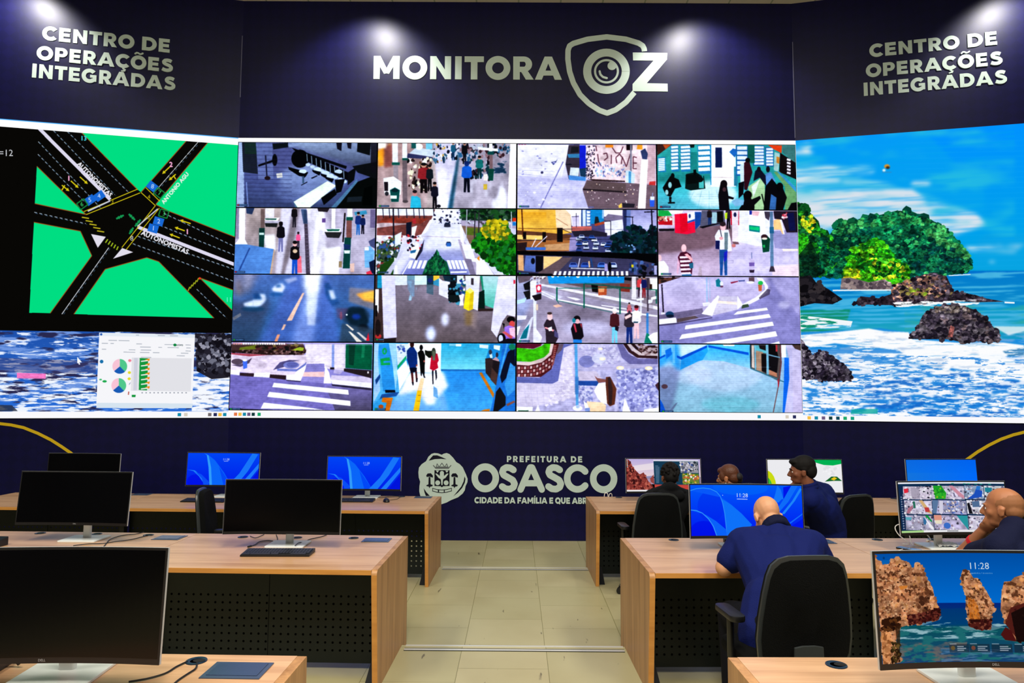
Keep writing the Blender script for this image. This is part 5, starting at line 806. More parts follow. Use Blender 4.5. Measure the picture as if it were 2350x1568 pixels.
def feed_plaza(f):
    f.bg((172, 168, 212)); f.nz((8, 758, 1490, 760, 1490, 1455, 5, 1452), .2, 30, 26, 5, 2); f.p((470, 800, 600, 760, 600, 1100, 640, 1300, 5, 1452, 5, 1160, 430, 1150), (206, 196, 226)); f.p((640, 760, 1060, 760, 1110, 940, 1180, 970, 1485, 970, 1485, 1000, 1000, 1030, 700, 1030, 640, 980), (176, 170, 212)); f.soft(2); f.p((1050, 1030, 1485, 990, 1490, 1455, 1080, 1455), (150, 152, 208))
    for i in range(9): f.l((20 + i * 64, 1180 + (i % 2) * 20, 60 + i * 60, 1452), 4, (170, 164, 205), .7); f.l((10, 1190 + i * 30, 600, 1170 + i * 32), 4, (176, 168, 210), .6)
    f.dots((1050, 1040, 1485, 1000, 1490, 1440, 1090, 1440), 420, 9, 20, [(130, 132, 190), (176, 178, 226), (110, 112, 170), (190, 190, 236), (150, 150, 206)], 1.2, 4); f.dots((460, 820, 600, 790, 600, 1150, 640, 1300, 300, 1400, 450, 1150), 150, 9, 18, [(226, 216, 240), (190, 180, 214), (210, 200, 226)], 1.3, 5); f.dots((640, 770, 1060, 770, 1110, 940, 800, 1000), 160, 9, 18, [(190, 184, 222), (160, 156, 200), (200, 196, 230)], 1.3, 7); f.dots((650, 1190, 800, 1190, 800, 1380, 660, 1380), 90, 8, 16, [(196, 196, 232), (140, 144, 200), (120, 124, 180)], 1.1, 8)
    f.p((480, 760, 600, 760, 500, 800, 490, 860, 440, 1140, 380, 1170, 5, 1160, 5, 1100, 240, 1110, 380, 1010, 420, 860), (104, 110, 176)); f.p((420, 760, 500, 760, 480, 820, 430, 870), (110, 92, 110)); f.p((8, 758, 270, 758, 260, 780, 180, 810, 8, 800), (110, 24, 60)); f.p((8, 800, 180, 815, 270, 780, 300, 758, 370, 758, 350, 850, 290, 900, 160, 945, 8, 940), (70, 190, 10)); f.nz((8, 800, 370, 758, 350, 850, 160, 945, 8, 940), .25, 40, 30, 6); f.p((360, 758, 395, 758, 370, 870, 270, 950, 130, 985, 8, 975, 8, 950, 150, 945, 290, 905, 345, 850), (216, 190, 190)); f.p((395, 758, 450, 760, 410, 900, 370, 1020, 260, 1100, 8, 1100, 8, 975, 130, 985, 270, 950, 370, 870), (96, 34, 40))
    for j in range(3):
        for i in range(12):
            a = i / 11; x = 20 + a * 350; y = 995 + j * 38 - (a ** 3) * 110; f.p((x, y, x + 22, y - a * 8, x + 20, y + 28 - a * 10, x - 2, y + 28), (206, 176, 180) if (i + j) % 2 == 0 else (150, 80, 84))
    for i in range(9): f.p((395 - i * 1.5, 775 + i * 20, 425 - i * 3, 775 + i * 22, 420 - i * 3, 790 + i * 22, 390 - i * 1.5, 788 + i * 20), (160, 96, 96))
    f.p((1060, 760, 1120, 760, 1180, 860, 1280, 910, 1485, 910, 1485, 965, 1190, 965, 1110, 900), (112, 108, 160))
    for k, c in ((0, (70, 40, 44)), (1, (200, 184, 190)), (2, (60, 34, 38)), (3, (180, 160, 170)), (4, (66, 36, 40))): f.p((1125 + k * 40, 760, 1165 + k * 40, 760, 1215 + k * 36, 830 - k * 14, 1485, 880 - k * 28, 1485, 908 - k * 28, 1270 + k * 20, 900 - k * 26, 1180 + k * 36, 840 - k * 16), c)
    f.dots((1280, 765, 1480, 765, 1480, 880, 1300, 860), 50, 6, 14, [(150, 120, 124), (80, 50, 50), (190, 170, 176)], 1.6, 9); f.e(740, 940, 84, 62, (130, 132, 190)); f.e(870, 910, 76, 50, (196, 196, 230)); f.p((650, 1040, 840, 1040, 900, 1120, 860, 1140, 650, 1140), (190, 178, 206)); f.p((650, 1140, 862, 1140, 860, 1190, 650, 1185), (36, 84, 160))
    for x, y, r in ((885, 808, 20), (905, 912, 26), (1090, 1005, 34), (1390, 1008, 34)): f.e(x, y, r * 1.2, r * .6, (252, 226, 180)); f.e(x, y, r * .6, r * .3, (255, 246, 225))
    f.p((940, 1100, 985, 1095, 1050, 1220, 1030, 1380, 980, 1400, 950, 1370, 935, 1180), (110, 60, 44)); f.p((960, 1105, 985, 1100, 1010, 1220, 1000, 1380, 970, 1390), (70, 46, 50)); f.p((820, 1085, 850, 1110, 940, 1125, 940, 1150, 860, 1160), (140, 90, 86)); f.p((860, 1165, 935, 1155, 950, 1380, 890, 1360, 850, 1310, 815, 1240), (255, 255, 255)); f.p((735, 1350, 900, 1360, 940, 1390, 930, 1455, 770, 1455), (246, 206, 166)); f.p((705, 1350, 740, 1370, 770, 1440, 725, 1455), (236, 232, 250)); f.p((720, 1420, 770, 1415, 770, 1455, 720, 1455), (120, 140, 200))
    f.p((1135, 1315, 1195, 1455, 1110, 1455), (255, 255, 255)); f.p((1340, 1430, 1490, 1410, 1490, 1455, 1330, 1455), (240, 238, 248)); f.p((612, 760, 642, 760, 652, 1420, 625, 1420), (84, 156, 216)); f.r(615, 1100, 655, 1280, (60, 120, 190), .7); f.e(642, 1420, 50, 26, (246, 246, 255)); f.e(645, 1405, 22, 18, (170, 190, 230)); f.p((5, 1405, 175, 1410, 170, 1452, 5, 1452), (246, 246, 252)); f.r(20, 1444, 130, 1454, (20, 90, 60)); f.p((1455, 1180, 1490, 1150, 1490, 1240), (80, 50, 60)); f.p((200, 1452, 230, 1380, 250, 1452), (236, 230, 244))
feed([(8, 758), (1490, 760), (1490, 1455), (5, 1452)], feed_plaza)

def feed_empty_room(f):
    f.bg((140, 176, 218)); f.g((42, 900, 1300, 900, 1300, 1462, 42, 1462), (150, 186, 225), (130, 176, 200)); f.e(700, 1050, 400, 200, (176, 196, 228), .7); f.e(380, 1080, 200, 100, (190, 200, 232), .5); f.e(760, 1380, 300, 80, (90, 176, 190), .5); f.g((42, 1000, 260, 1000, 160, 1462, 42, 1462), (130, 140, 185), (110, 130, 170), True, .9); f.p((240, 770, 530, 770, 530, 800, 260, 900), (196, 226, 245)); f.p((42, 770, 240, 770, 265, 1030, 215, 1020, 150, 930, 42, 1000), (50, 156, 236)); f.soft(6); f.p((60, 770, 180, 770, 170, 850, 60, 890), (120, 190, 244)); f.p((100, 830, 160, 800, 170, 870, 110, 920), (10, 120, 230))
    f.p((265, 915, 530, 780, 560, 790, 560, 910, 440, 940, 250, 1030), (30, 156, 240)); f.p((262, 895, 530, 775, 530, 800, 265, 925), (0, 90, 210)); f.p((42, 900, 100, 870, 100, 890, 42, 920), (0, 90, 200)); f.p((220, 880, 265, 900, 265, 925, 220, 905), (0, 90, 210)); f.p((530, 770, 975, 770, 970, 1010, 700, 930, 560, 920, 530, 800), (80, 190, 242)); f.p((540, 775, 955, 850, 955, 882, 545, 800), (0, 96, 216)); f.g((560, 800, 970, 880, 970, 1015, 700, 940, 480, 930), (50, 170, 240), (140, 196, 230)); f.r(175, 770, 200, 960, (110, 186, 240), .8); f.p((690, 768, 810, 770, 810, 785, 700, 782), (225, 240, 250))
    f.p((970, 770, 1290, 770, 1270, 1150, 1120, 1075, 970, 1010), (100, 90, 90)); f.p((985, 775, 1010, 775, 1010, 1010, 985, 1000), (210, 190, 180)); f.p((1010, 775, 1140, 775, 1140, 860, 1020, 840), (96, 180, 196)); f.p((1030, 830, 1100, 845, 1100, 1050, 1030, 1030), (170, 140, 120)); f.p((1060, 775, 1130, 775, 1130, 830, 1070, 810), (40, 30, 34)); f.p((1085, 860, 1135, 870, 1130, 1060, 1085, 1040), (30, 24, 28)); f.p((1155, 880, 1260, 905, 1240, 1060, 1150, 1030), (30, 26, 34)); f.p((1160, 770, 1230, 775, 1260, 900, 1160, 865), (20, 20, 26)); f.p((1150, 1020, 1240, 1060, 1240, 1100, 1150, 1070), (190, 130, 104)); f.r(1135, 770, 1158, 1075, (120, 180, 210)); f.r(968, 770, 980, 1010, (24, 60, 80)); f.r(1015, 775, 1028, 1030, (110, 180, 210)); f.l((1150, 870, 1290, 905), 12, (110, 160, 190)); f.l((970, 1012, 1310, 1150), 12, (60, 120, 140)); f.r(1290, 770, 1335, 900, (250, 250, 252)); f.r(1232, 770, 1250, 840, (200, 60, 70))
    f.p((1335, 770, 1488, 772, 1492, 1462, 1310, 1462, 1360, 1100, 1365, 900), (184, 178, 222)); f.p((1400, 770, 1488, 772, 1488, 830, 1430, 810), (90, 70, 66)); f.p((1320, 900, 1365, 905, 1365, 1120, 1310, 1462, 1290, 1462, 1310, 1140), (10, 110, 230)); f.g((1400, 820, 1488, 830, 1492, 1462, 1400, 1462), (200, 190, 230), (190, 176, 216), True, .7); f.l((1280, 770, 1285, 960, 1255, 1180), 13, (120, 70, 76)); f.l((1255, 1180, 1225, 1320, 1195, 1460), 10, (120, 84, 84)); f.l((1250, 1120, 1252, 1200), 10, (180, 40, 60))
    f.e(90, 1200, 32, 24, (96, 70, 84)); f.p((42, 1330, 70, 1380, 100, 1462, 42, 1462), (10, 96, 210)); f.p((140, 1440, 200, 1370, 225, 1360, 170, 1440), (96, 104, 140), .7)
    for i in range(9): f.l((300, 1000 + i * 50, 1180, 1000 + i * 50), 4, (160, 196, 226), .35)
    stamp(f, 60, 1460, (50, 210, 60))
feed([(42, 768), (1488, 772), (1492, 1462), (42, 1458)], feed_empty_room, 2)
# feed order on the wall: column by column pairs -> (row, column)
ORDER = [(0, 0), (0, 1), (0, 2), (0, 3), (1, 0), (1, 1), (1, 2), (1, 3), (2, 0), (2, 1), (2, 2), (2, 3), (3, 0), (3, 1), (3, 2), (3, 3)]

# ---------------------------------------------------------------- LED video wall: three displays
LZ0, LZ1 = 1.549, 5.4545
def frame_axes(origin, d):                     # local x along the wall, y up, z out of the wall towards the room
    n = Vector((d.y, -d.x, 0)); n = n if n.y < 0 else -n
    return origin, d, n
def wall_point(ax, s, z, out): o, d, n = ax; return o + d * s + Vector((0, 0, z)) + n * out
def quad(name, ax, s0, s1, z0, z1, out, m, parent, uvr=(0, 0, 1, 1), thick=0.0015):
    # flat lit pane; texture left-to-right as seen from the room
    b = MB(); P = [wall_point(ax, s, z, out) for s, z in ((s0, z0), (s1, z0), (s1, z1), (s0, z1))]
    b.add(P, [(0, 1, 2, 3)])
    u0, v0, u1, v1 = uvr
    o = obj(name, b, m, parent, uv=[(u0, v0), (u1, v0), (u1, v1), (u0, v1)])
    return o
def led_housing(ax, s0, s1, parent):
    b = MB(); P = []
    for out in (0.002, 0.022):
        for s, z in ((s0, LZ0), (s1, LZ0), (s1, LZ1), (s0, LZ1)): P.append(wall_point(ax, s, z, out))
    b.add(P, [(0, 1, 2, 3), (7, 6, 5, 4), (0, 4, 5, 1), (1, 5, 6, 2), (2, 6, 7, 3), (3, 7, 4, 0)])
    return obj('cabinet', b, BLACKM, parent)
LEDW = emis('led_white_field', (255, 255, 255), 1.0)
LEDK = emis('led_black_field', (8, 8, 10), 1.0)
CW = (CR - CL).length
AXC = frame_axes(CL, (CR - CL).normalized())
AXL = frame_axes(CL + DL * 4.2, -DL)            # runs left to right
AXR = frame_axes(CR, DR)

def taskbar(parent, ax, s0, s1, z0, z1, xs, cols):
    t = quad('taskbar', ax, s0, s1, z0, z1, 0.0245, emis('taskbar_white', (250, 249, 252), 1.0), parent)
    zc = (z0 + z1) / 2
    for x, c in zip(xs, cols):
        m = MB(); r = 0.022; P = [wall_point(ax, x + dx * r, zc + dz * r, 0.026) for dx, dz in ((-1, -1), (1, -1), (1, 1), (-1, 1))]
        m.add(P, [(0, 1, 2, 3)]); obj('icon', m, emis('icon_%d_%d_%d' % c, c), t)
    return t
ICO = [(20, 140, 170), (215, 205, 190), (40, 44, 90), (230, 120, 70), (245, 190, 70), (20, 140, 170), (110, 90, 130), (20, 60, 60), (10, 70, 90), (30, 170, 110), (20, 160, 130)]

# centre: grid of sixteen feeds on a white desktop
ct = thing('video_wall_screen', 'huge central LED screen showing a four by four grid of camera views', 'screen', wall_pt(0, LZ0), 0, 'LED screens on the navy wall')
def local(parent):
    bpy.context.view_layer.update(); return parent.matrix_world.inverted()
def settle(root):                               # children were built in world space: bring them under the root
    inv = Matrix.Translation(-root.location)
    for ch in root.children:
        ch.data.transform(inv)
        for g in ch.children: g.data.transform(inv)
led_housing(AXC, 0, CW, ct)
quad('desktop', AXC, 0, CW, LZ0, LZ1, 0.0225, LEDW, ct)
H = LZ1 - LZ0; gz1 = LZ1 - 0.0150 * H; gz0 = LZ1 - 0.9745 * H
quad('grid_backdrop', AXC, 0, CW - 0.005, gz0, gz1, 0.0235, LEDK, ct)
FN = ['waiting room with rows of black seats', 'wet shopping arcade with people', 'pavement beside graffiti wall', 'teal station hall with silhouettes', 'wet mall walkway from above', 'wide avenue with trees and crossing', 'traffic queue beside yellow building', 'person with shoulder bag on wet pavement', 'blurred road at dusk', 'lobby with yellow bin', 'people waiting at crossing', 'white crossing at a kerb corner', 'kerb ramp with white stripes', 'three people walking down blue corridor', 'paved plaza with round planter', 'empty pale blue room']
for (r, c), f, lab in zip(ORDER, FEEDS, FN):
    w = CW / 4; h = (gz1 - gz0) / 4
    s0 = c * w + 0.010; s1 = (c + 1) * w - 0.010; z1 = gz1 - r * h - 0.008; z0 = gz1 - (r + 1) * h + 0.008
    q = quad('camera_view', AXC, s0, s1, z0, z1, 0.0245, f.mat('feed_%d_%d' % (r, c), 1.0, 0.55), ct); q['label'] = lab
X0 = (1187 - 547) / 170.9
taskbar(ct, AXC, 0, CW, LZ0, gz0 - 0.004, [0.10, 0.16, 0.22, 0.28, 0.34, 0.42, 7.22, 7.6, 7.7], [ICO[3], ICO[4], ICO[5], ICO[6], ICO[7], ICO[9], ICO[0], ICO[1], ICO[2]])
settle(ct)

# left wing: traffic diagram over an ocean wallpaper
SW = 4.2
def corners_px(ax, s0, s1, z0, z1):
    return [proj(wall_point(ax, s, z, 0.0225)) for s, z in ((s0, z1), (s1, z1), (s1, z0), (s0, z0))]
qa = [((x - 0) * 2.1786, (y - 260) * 2.1786) for x, y in corners_px(AXL, 0, SW, LZ0, LZ1)]
f = Cv(1300, 1210, qa)
GREEN = (0, 222, 130); ROAD = (12, 10, 4); OL = (150, 80, 24)
f.bg((8, 7, 5))
f.g((-900, 1076, 1170, 1100, 1170, 1540, -900, 1500), (30, 80, 170), (40, 110, 220))
f.foam((-900, 1076, 1170, 1100, 1170, 1540, -900, 1500), (110, 150, 225), 110, 20, .47, .14, 5, 5); f.foam((-900, 1076, 1170, 1100, 1170, 1540, -900, 1500), (226, 236, 255), 60, 9, .56, .08, 5, 3); f.foam((-900, 1076, 1170, 1100, 1170, 1540, -900, 1500), (40, 40, 80), 120, 30, .58, .08, 4, 9)
f.p((-900, 1190, 480, 1240, 480, 1300, -900, 1290), (60, 60, 110), .5); f.foam((960, 1320, 1160, 1320, 1150, 1490, 960, 1490), (245, 248, 255), 70, 16, .42, .1, 5, 4)
f.p((975, 1100, 1170, 1110, 1165, 1320, 1060, 1330, 985, 1290), (34, 32, 44)); f.dots((975, 1102, 1168, 1112, 1160, 1310, 985, 1285), 220, 6, 17, [(60, 60, 76), (16, 14, 22), (110, 112, 130), (40, 40, 54), (150, 150, 168), (24, 22, 32)], 1, 4)
f.foam((-900, 1290, 480, 1300, 480, 1500, -900, 1500), (240, 246, 255), 60, 8, .52, .1, 5, 14); f.p((-900, 1440, 60, 1460, 90, 1490, -900, 1500), (40, 44, 60), .8)
# roads and blocks
for q in ((390, 78, 945, 125, 706, 396, 690, 382), (1050, 135, 1202, 148, 1180, 621, 845, 490, 780, 455), (185, 265, 432, 507, 175, 452), (170, 545, 403, 590, 460, 713, 252, 1000, 147, 998), (527, 780, 735, 722, 795, 742, 1072, 1025, 370, 1005), (1000, 823, 1170, 885, 1168, 992)):
    f.p(q, GREEN)
for q in ((706, 396, 945, 125), (690, 384, 390, 78), (780, 455, 1050, 135), (780, 457, 845, 490, 1180, 621), (432, 507, 185, 265), (432, 507, 175, 452), (170, 545, 403, 590, 460, 713, 252, 1000), (370, 1005, 527, 780, 735, 722, 795, 742, 1072, 1025), (1170, 885, 1000, 823, 1168, 992)):
    f.l(q, 4, OL)
f.l((196, 76, 552, 432), 17, (222, 218, 240)); f.l((688, 568, 1178, 758), 17, (222, 218, 240))
DS = (150, 165, 180)
for q in ((250, 68, 575, 408), (318, 72, 640, 392), (192, 142, 500, 470), (190, 205, 420, 440), (172, 495, 430, 552), (820, 500, 1178, 668), (800, 560, 1178, 710), (665, 652, 1170, 840), (690, 615, 1172, 780), (545, 672, 310, 1005), (985, 880, 1135, 1025), (1000, 135, 765, 405)):
    f.dash(*q, 4, 14, 12, DS); f.dash(q[0] + 6, q[1] + 5, q[2] + 6, q[3] + 5, 3, 12, 14, (70, 110, 150), .7)
f.dash(545, 672, 310, 1005, 4, 40, 2, (200, 205, 215)); f.dash(1000, 135, 765, 405, 3, 30, 3, (210, 215, 220))
YL = (216, 200, 20)
for q in ((420, 492, 688, 380), (432, 507, 702, 398), (706, 396, 778, 462), (730, 372, 800, 440), (778, 462, 610, 672), (798, 474, 632, 682)): f.l(q, 4, YL)
for i in range(5): f.l((410 + i * 19, 520 + i * 17, 446 + i * 19, 526 + i * 17), 6, (190, 180, 30))
for i in range(5): f.l((528 + i * 14, 648 + i * 9, 540 + i * 13, 630 + i * 9), 6, (160, 190, 30))
for i in range(5): f.l((942 + i * 11, 888 - i * 11, 950 + i * 11, 868 - i * 11), 5, (170, 180, 30))
f.e(1000, 826, 6, 6, (240, 60, 30)); f.l((440, 490, 552, 438), 7, (200, 205, 225)); f.l((688, 566, 790, 478), 6, (200, 205, 225))
def rotbox(cx, cy, w, h, rot, col, edge=None):
    c, s = math.cos(math.radians(rot)), math.sin(math.radians(rot)); P = []
    for dx, dy in ((-w, -h), (w, -h), (w, h), (-w, h)): P += [cx + c * dx / 2 - s * dy / 2, cy + s * dx / 2 + c * dy / 2]
    if edge: f.l(tuple(P) + tuple(P[:2]), 6, edge)
    else: f.p(P, col)
BL = (24, 104, 214); WT = (240, 244, 255); GE = (20, 130, 60)
for cx, cy, rot, tx, e in ((498, 414, -35, '4', None), (452, 434, -35, '5', None), (412, 455, -35, '6', GE), (762, 366, 38, '8', None), (797, 399, 38, '7', GE), (820, 502, 17, '3', GE), (794, 541, 17, '2', None), (767, 576, 17, '1', None)):
    rotbox(cx, cy, 50 if e is None else 44, 40 if e is None else 36, rot, BL, e); f.t(tx, cx, cy + 10, 22, WT if e is None else (60, 240, 120), rot * .3)
f.p((456, 604, 530, 618, 490, 673), (226, 222, 236)); f.p((612, 674, 667, 695, 566, 728), (226, 222, 236))
f.bt('AUTONOMISTAS', 468, 338, 21, (236, 236, 244), 45); f.bt('AUTONOMISTAS', 822, 656, 23, (236, 236, 244), 23); f.bt('ANTONIO AGU', 884, 380, 19, (226, 240, 226), -50)
f.bt('13', 419, 136, 22, (70, 220, 235), 0, 1); f.bt('11', 1146, 943, 22, (90, 240, 190), 0, 1); f.t('=12', 30, 214, 32, (236, 240, 246)); f.t('8', 660, 637, 24, (240, 244, 240))
f.t('3', 563, 452, 20, YL); f.t('4', 746, 428, 20, YL); f.t('6', 744, 530, 20, YL)
PK = (246, 170, 214)
f.bt('1', 345, 337, 24, PK); f.bt('2', 856, 268, 24, PK); f.bt('1', 938, 604, 24, PK)
def arrow(x0, y0, x1, y1, col=YL, w=6):
    d = math.hypot(x1 - x0, y1 - y0); ux, uy = (x1 - x0) / d, (y1 - y0) / d
    f.l((x0, y0, x1 - ux * 10, y1 - uy * 10), w, col); f.p((x1, y1, x1 - ux * 17 - uy * 9, y1 - uy * 17 + ux * 9, x1 - ux * 17 + uy * 9, y1 - uy * 17 - ux * 9), col)
for q in ((355, 338, 394, 374), (400, 318, 440, 354), (310, 360, 348, 390), (850, 268, 812, 304), (880, 305, 845, 336), (955, 552, 900, 534), (925, 588, 874, 570), (900, 624, 848, 604)): arrow(*q)
f.l((310, 385, 325, 360), 6, YL); f.l((868, 310, 880, 330), 6, YL)
for q in ((582, 528, 620, 510), (645, 504, 676, 534), (704, 532, 676, 566), (668, 572, 648, 604)): arrow(*q, (20, 150, 80), 9); arrow(q[2], q[3], q[0], q[1], (20, 150, 80), 9)
# small program window on the wallpaper
f.p((497, 1097, 976, 1108, 962, 1475, 482, 1474), (246, 246, 250)); f.p((660, 1222, 960, 1226, 955, 1392, 655, 1388), (226, 226, 232)); f.p((487, 1448, 966, 1452, 962, 1475, 482, 1474), (214, 228, 240))
f.p((497, 1097, 976, 1108, 975, 1124, 496, 1114), (228, 236, 244)); f.e(507, 1106, 6, 6, (40, 90, 180))
rt = random.Random(5)
for y in (1106, 1135, 1150, 1165, 1180, 1192, 1205, 1216, 1248, 1318, 1430, 1442, 1462):
    x = 510
    while x < 950:
        w = rt.uniform(14, 60)
        if rt.random() < .5 and not (y > 1220 and x > 540): f.l((x, y + (x - 500) * .02, min(x + w, 955), y + (x + w - 500) * .02), 4, (150, 158, 172), .7)
        x += w + rt.uniform(8, 40)
for cy in (1266, 1362):
    R = 37
    def pie(a0, a1, col):
        P = [600 if cy < 1300 else 595, cy]
        for i in range(13): a = math.radians(a0 + (a1 - a0) * i / 12); P += [P[0] + R * math.cos(a), cy + R * math.sin(a)]
        f.p(P, col)
    pie(-90, 45, (80, 200, 140)); pie(45, 140, (24, 90, 180)); pie(140, 270, (248, 196, 214))
f.p((700, 1224, 742, 1226, 736, 1386, 695, 1384), (20, 150, 60))
for i in range(7): f.p((728, 1232 + i * 23, 750, 1226 + i * 23, 748, 1238 + i * 23, 728, 1240 + i * 23), (240, 140, 20)); f.p((706, 1238 + i * 23, 740, 1234 + i * 23, 740, 1240 + i * 23, 706, 1244 + i * 23), (236, 236, 236))
f.p((672, 1224, 690, 1224, 685, 1386, 668, 1386), (206, 208, 222))
f.e(876, 1159, 8, 7, (10, 130, 60)); f.t('ativo', 900, 1164, 12, (40, 60, 60)); f.e(509, 1242, 9, 9, (20, 110, 170)); f.e(524, 1341, 11, 6, (30, 170, 80)); f.e(504, 1332, 7, 4, (60, 190, 110)); f.p((660, 1408, 680, 1408, 678, 1420, 660, 1420), (20, 150, 60)); f.e(650, 1237, 8, 7, (240, 130, 150)); f.e(648, 1297, 8, 7, (226, 220, 40)); f.e(647, 1328, 8, 7, (226, 220, 40)); f.p((648, 1352, 655, 1345, 646, 1360), (40, 60, 130)); f.l((645, 1392, 643, 1408), 5, (180, 70, 60))
for i in range(12): f.e(712 + i * 20, 1398, 4, 3, (140, 146, 160))
f.p((85, 1298, 230, 1302, 229, 1328, 85, 1326), (244, 120, 196)); f.nz((85, 1298, 230, 1302, 229, 1328, 85, 1326), .2, 16, 10)
f.p((387, 1218, 411, 1246, 398, 1246, 402, 1256, 396, 1258, 391, 1248, 387, 1252), (250, 250, 250))
f.blur(1)
lt = thing('video_wall_screen', 'left LED screen with green and black road junction diagram', 'screen', AXL[0] + Vector((0, 0, LZ0)), 0, 'LED screens on the navy wall')
led_housing(AXL, 0, SW - 0.004, lt)
quad('display', AXL, 0, SW - 0.004, LZ0, LZ1, 0.0225, f.mat('left_led_picture', 1.0), lt)
t = quad('window_title_bar', AXL, 0, SW - 0.004, LZ1 - 0.105, LZ1, 0.0245, LEDW, lt)
b = MB(); b.add([wall_point(AXL, s, z, 0.0245) for s, z in ((0, LZ1 - 0.012), (SW - 0.004, LZ1 - 0.012), (SW - 0.004, LZ1), (0, LZ1))], [(0, 1, 2, 3)])
for v in range(4): b.v[v] = tuple(Vector(b.v[v]) + AXL[2] * 0.001)
obj('blue_edge', b, emis('led_blue_edge', (80, 180, 255)), t)
taskbar(lt, AXL, 0, SW - 0.004, LZ0, LZ0 + 0.085, [SW - 0.62, SW - 0.54, SW - 0.24, SW - 0.17, SW - 0.11, SW - 0.05], [ICO[0], ICO[1], (120, 110, 110), ICO[2], ICO[4], ICO[5]])
settle(lt)

# right wing: island beach wallpaper
qb = [((x - 1800) * 2.178, (y - 260) * 2.178) for x, y in corners_px(AXR, 0, SW, LZ0, LZ1)]
f = Cv(1300, 1210, qb)
ALL = (0, -200, 1900, -200, 1900, 1600, 0, 1600)
f.g((0, 20, 1900, -100, 1900, 800, 0, 800), (0, 146, 255), (0, 168, 225))
f.p((55, 138, 700, 90, 1000, 400, 1000, 560, 55, 600), (10, 170, 235), .4); f.foam((55, 130, 1150, 60, 1150, 700, 55, 700), (40, 190, 225), 260, 60, .46, .2, 4, 5, .8)
f.p((55, 250, 280, 262, 440, 275, 280, 300, 700, 400, 960, 500, 1000, 570, 820, 600, 60, 600), (90, 205, 225), .5)
f.foam((55, 385, 640, 380, 720, 440, 960, 500, 1010, 560, 850, 610, 700, 530, 60, 620), (222, 228, 238), 240, 36, .34, .2, 5, 7); f.p((60, 400, 640, 395, 720, 470, 560, 520, 60, 600), (226, 228, 236), .55); f.foam((55, 150, 160, 140, 150, 205, 55, 205), (210, 232, 240), 60, 16, .4, .2); f.foam((55, 255, 460, 262, 440, 310, 280, 330, 55, 380), (214, 232, 240), 200, 20, .42, .18); f.p((60, 322, 270, 325, 280, 345, 60, 356), (222, 232, 240), .7); f.p((280, 338, 460, 340, 560, 356, 300, 352), (190, 226, 236), .7); f.p((640, 340, 730, 338, 725, 362, 630, 362), (214, 228, 238), .8); f.foam((900, 655, 1200, 655, 1150, 700, 920, 690), (214, 228, 238), 120, 10, .42, .1); f.e(1037, 743, 14, 6, (235, 240, 248)); f.p((950, 800, 960, 640, 1010, 600, 1900, 640, 1900, 800), (20, 160, 225), .35)
f.soft(8); f.foam((55, 150, 1150, 80, 1150, 700, 55, 700), (0, 160, 240), 210, 14, .5, .2, 4, 19, .45)
for y in range(150, 780, 26): f.l((600, y, 1900, y - 30), 3, (30, 175, 245), .25)
f.t('o', 515, 277, 22, (190, 110, 30)); f.e(512, 266, 14, 11, (226, 150, 40)); f.e(516, 272, 10, 7, (50, 40, 30)); f.e(497, 285, 8, 7, (226, 245, 246))
for i in range(4): f.r(488 + i * 12, 293, 498 + i * 12, 297, (60, 130, 180))
# sea
f.g((0, 800, 940, 788, 1900, 786, 1900, 1200, 0, 1200), (0, 120, 206), (24, 160, 196)); f.g((0, 960, 1900, 960, 1900, 1100, 0, 1100), (0, 150, 214), (40, 170, 180), True, .8); f.p((840, 790, 1900, 786, 1900, 800, 840, 806), (0, 110, 205)); f.p((75, 985, 330, 980, 300, 1080, 75, 1100), (16, 140, 90), .8); f.foam((0, 800, 1900, 790, 1900, 1080, 0, 1080), (70, 180, 226), 200, 9, .52, .1, 4, 6); f.foam((600, 960, 1900, 960, 1900, 1080, 600, 1080), (60, 170, 150), 160, 20, .48, .2, 4, 9, .6)
f.p((75, 1095, 300, 1085, 480, 1075, 620, 1095, 860, 1130, 1190, 1130, 1900, 1140, 1900, 1600, 70, 1600), (26, 140, 222)); f.g((75, 1180, 1900, 1180, 1900, 1560, 70, 1560), (110, 160, 226), (20, 120, 220), True, .5)
f.foam((75, 1200, 1900, 1200, 1900, 1560, 70, 1560), (226, 236, 252), 60, 15, .47, .06, 5, 21); f.foam((75, 1200, 1900, 1200, 1900, 1560, 70, 1560), (252, 253, 255), 90, 20, .52, .06, 5, 12); f.foam((400, 1300, 1900, 1300, 1900, 1560, 400, 1560), (16, 100, 200), 70, 16, .58, .05, 5, 33, .9)
f.p((75, 1110, 250, 1095, 420, 1076, 500, 1090, 620, 1095, 640, 1130, 900, 1150, 1080, 1145, 1198, 1160, 1198, 1200, 1080, 1220, 1198, 1250, 1900, 1300, 1900, 1380, 1180, 1335, 1040, 1300, 800, 1270, 640, 1230, 560, 1180, 420, 1170, 250, 1150, 130, 1170, 78, 1150), (252, 253, 255)); f.foam((75, 1090, 1900, 1090, 1900, 1340, 75, 1260), (150, 180, 220), 90, 14, .6, .08, 5, 8, .6); f.p((1040, 1065, 1198, 1066, 1900, 1080, 1900, 1120, 1198, 1090, 1120, 1110), (236, 244, 250), .8); f.p((1090, 1190, 1198, 1170, 1198, 1210, 1120, 1215), (30, 110, 170), .8)
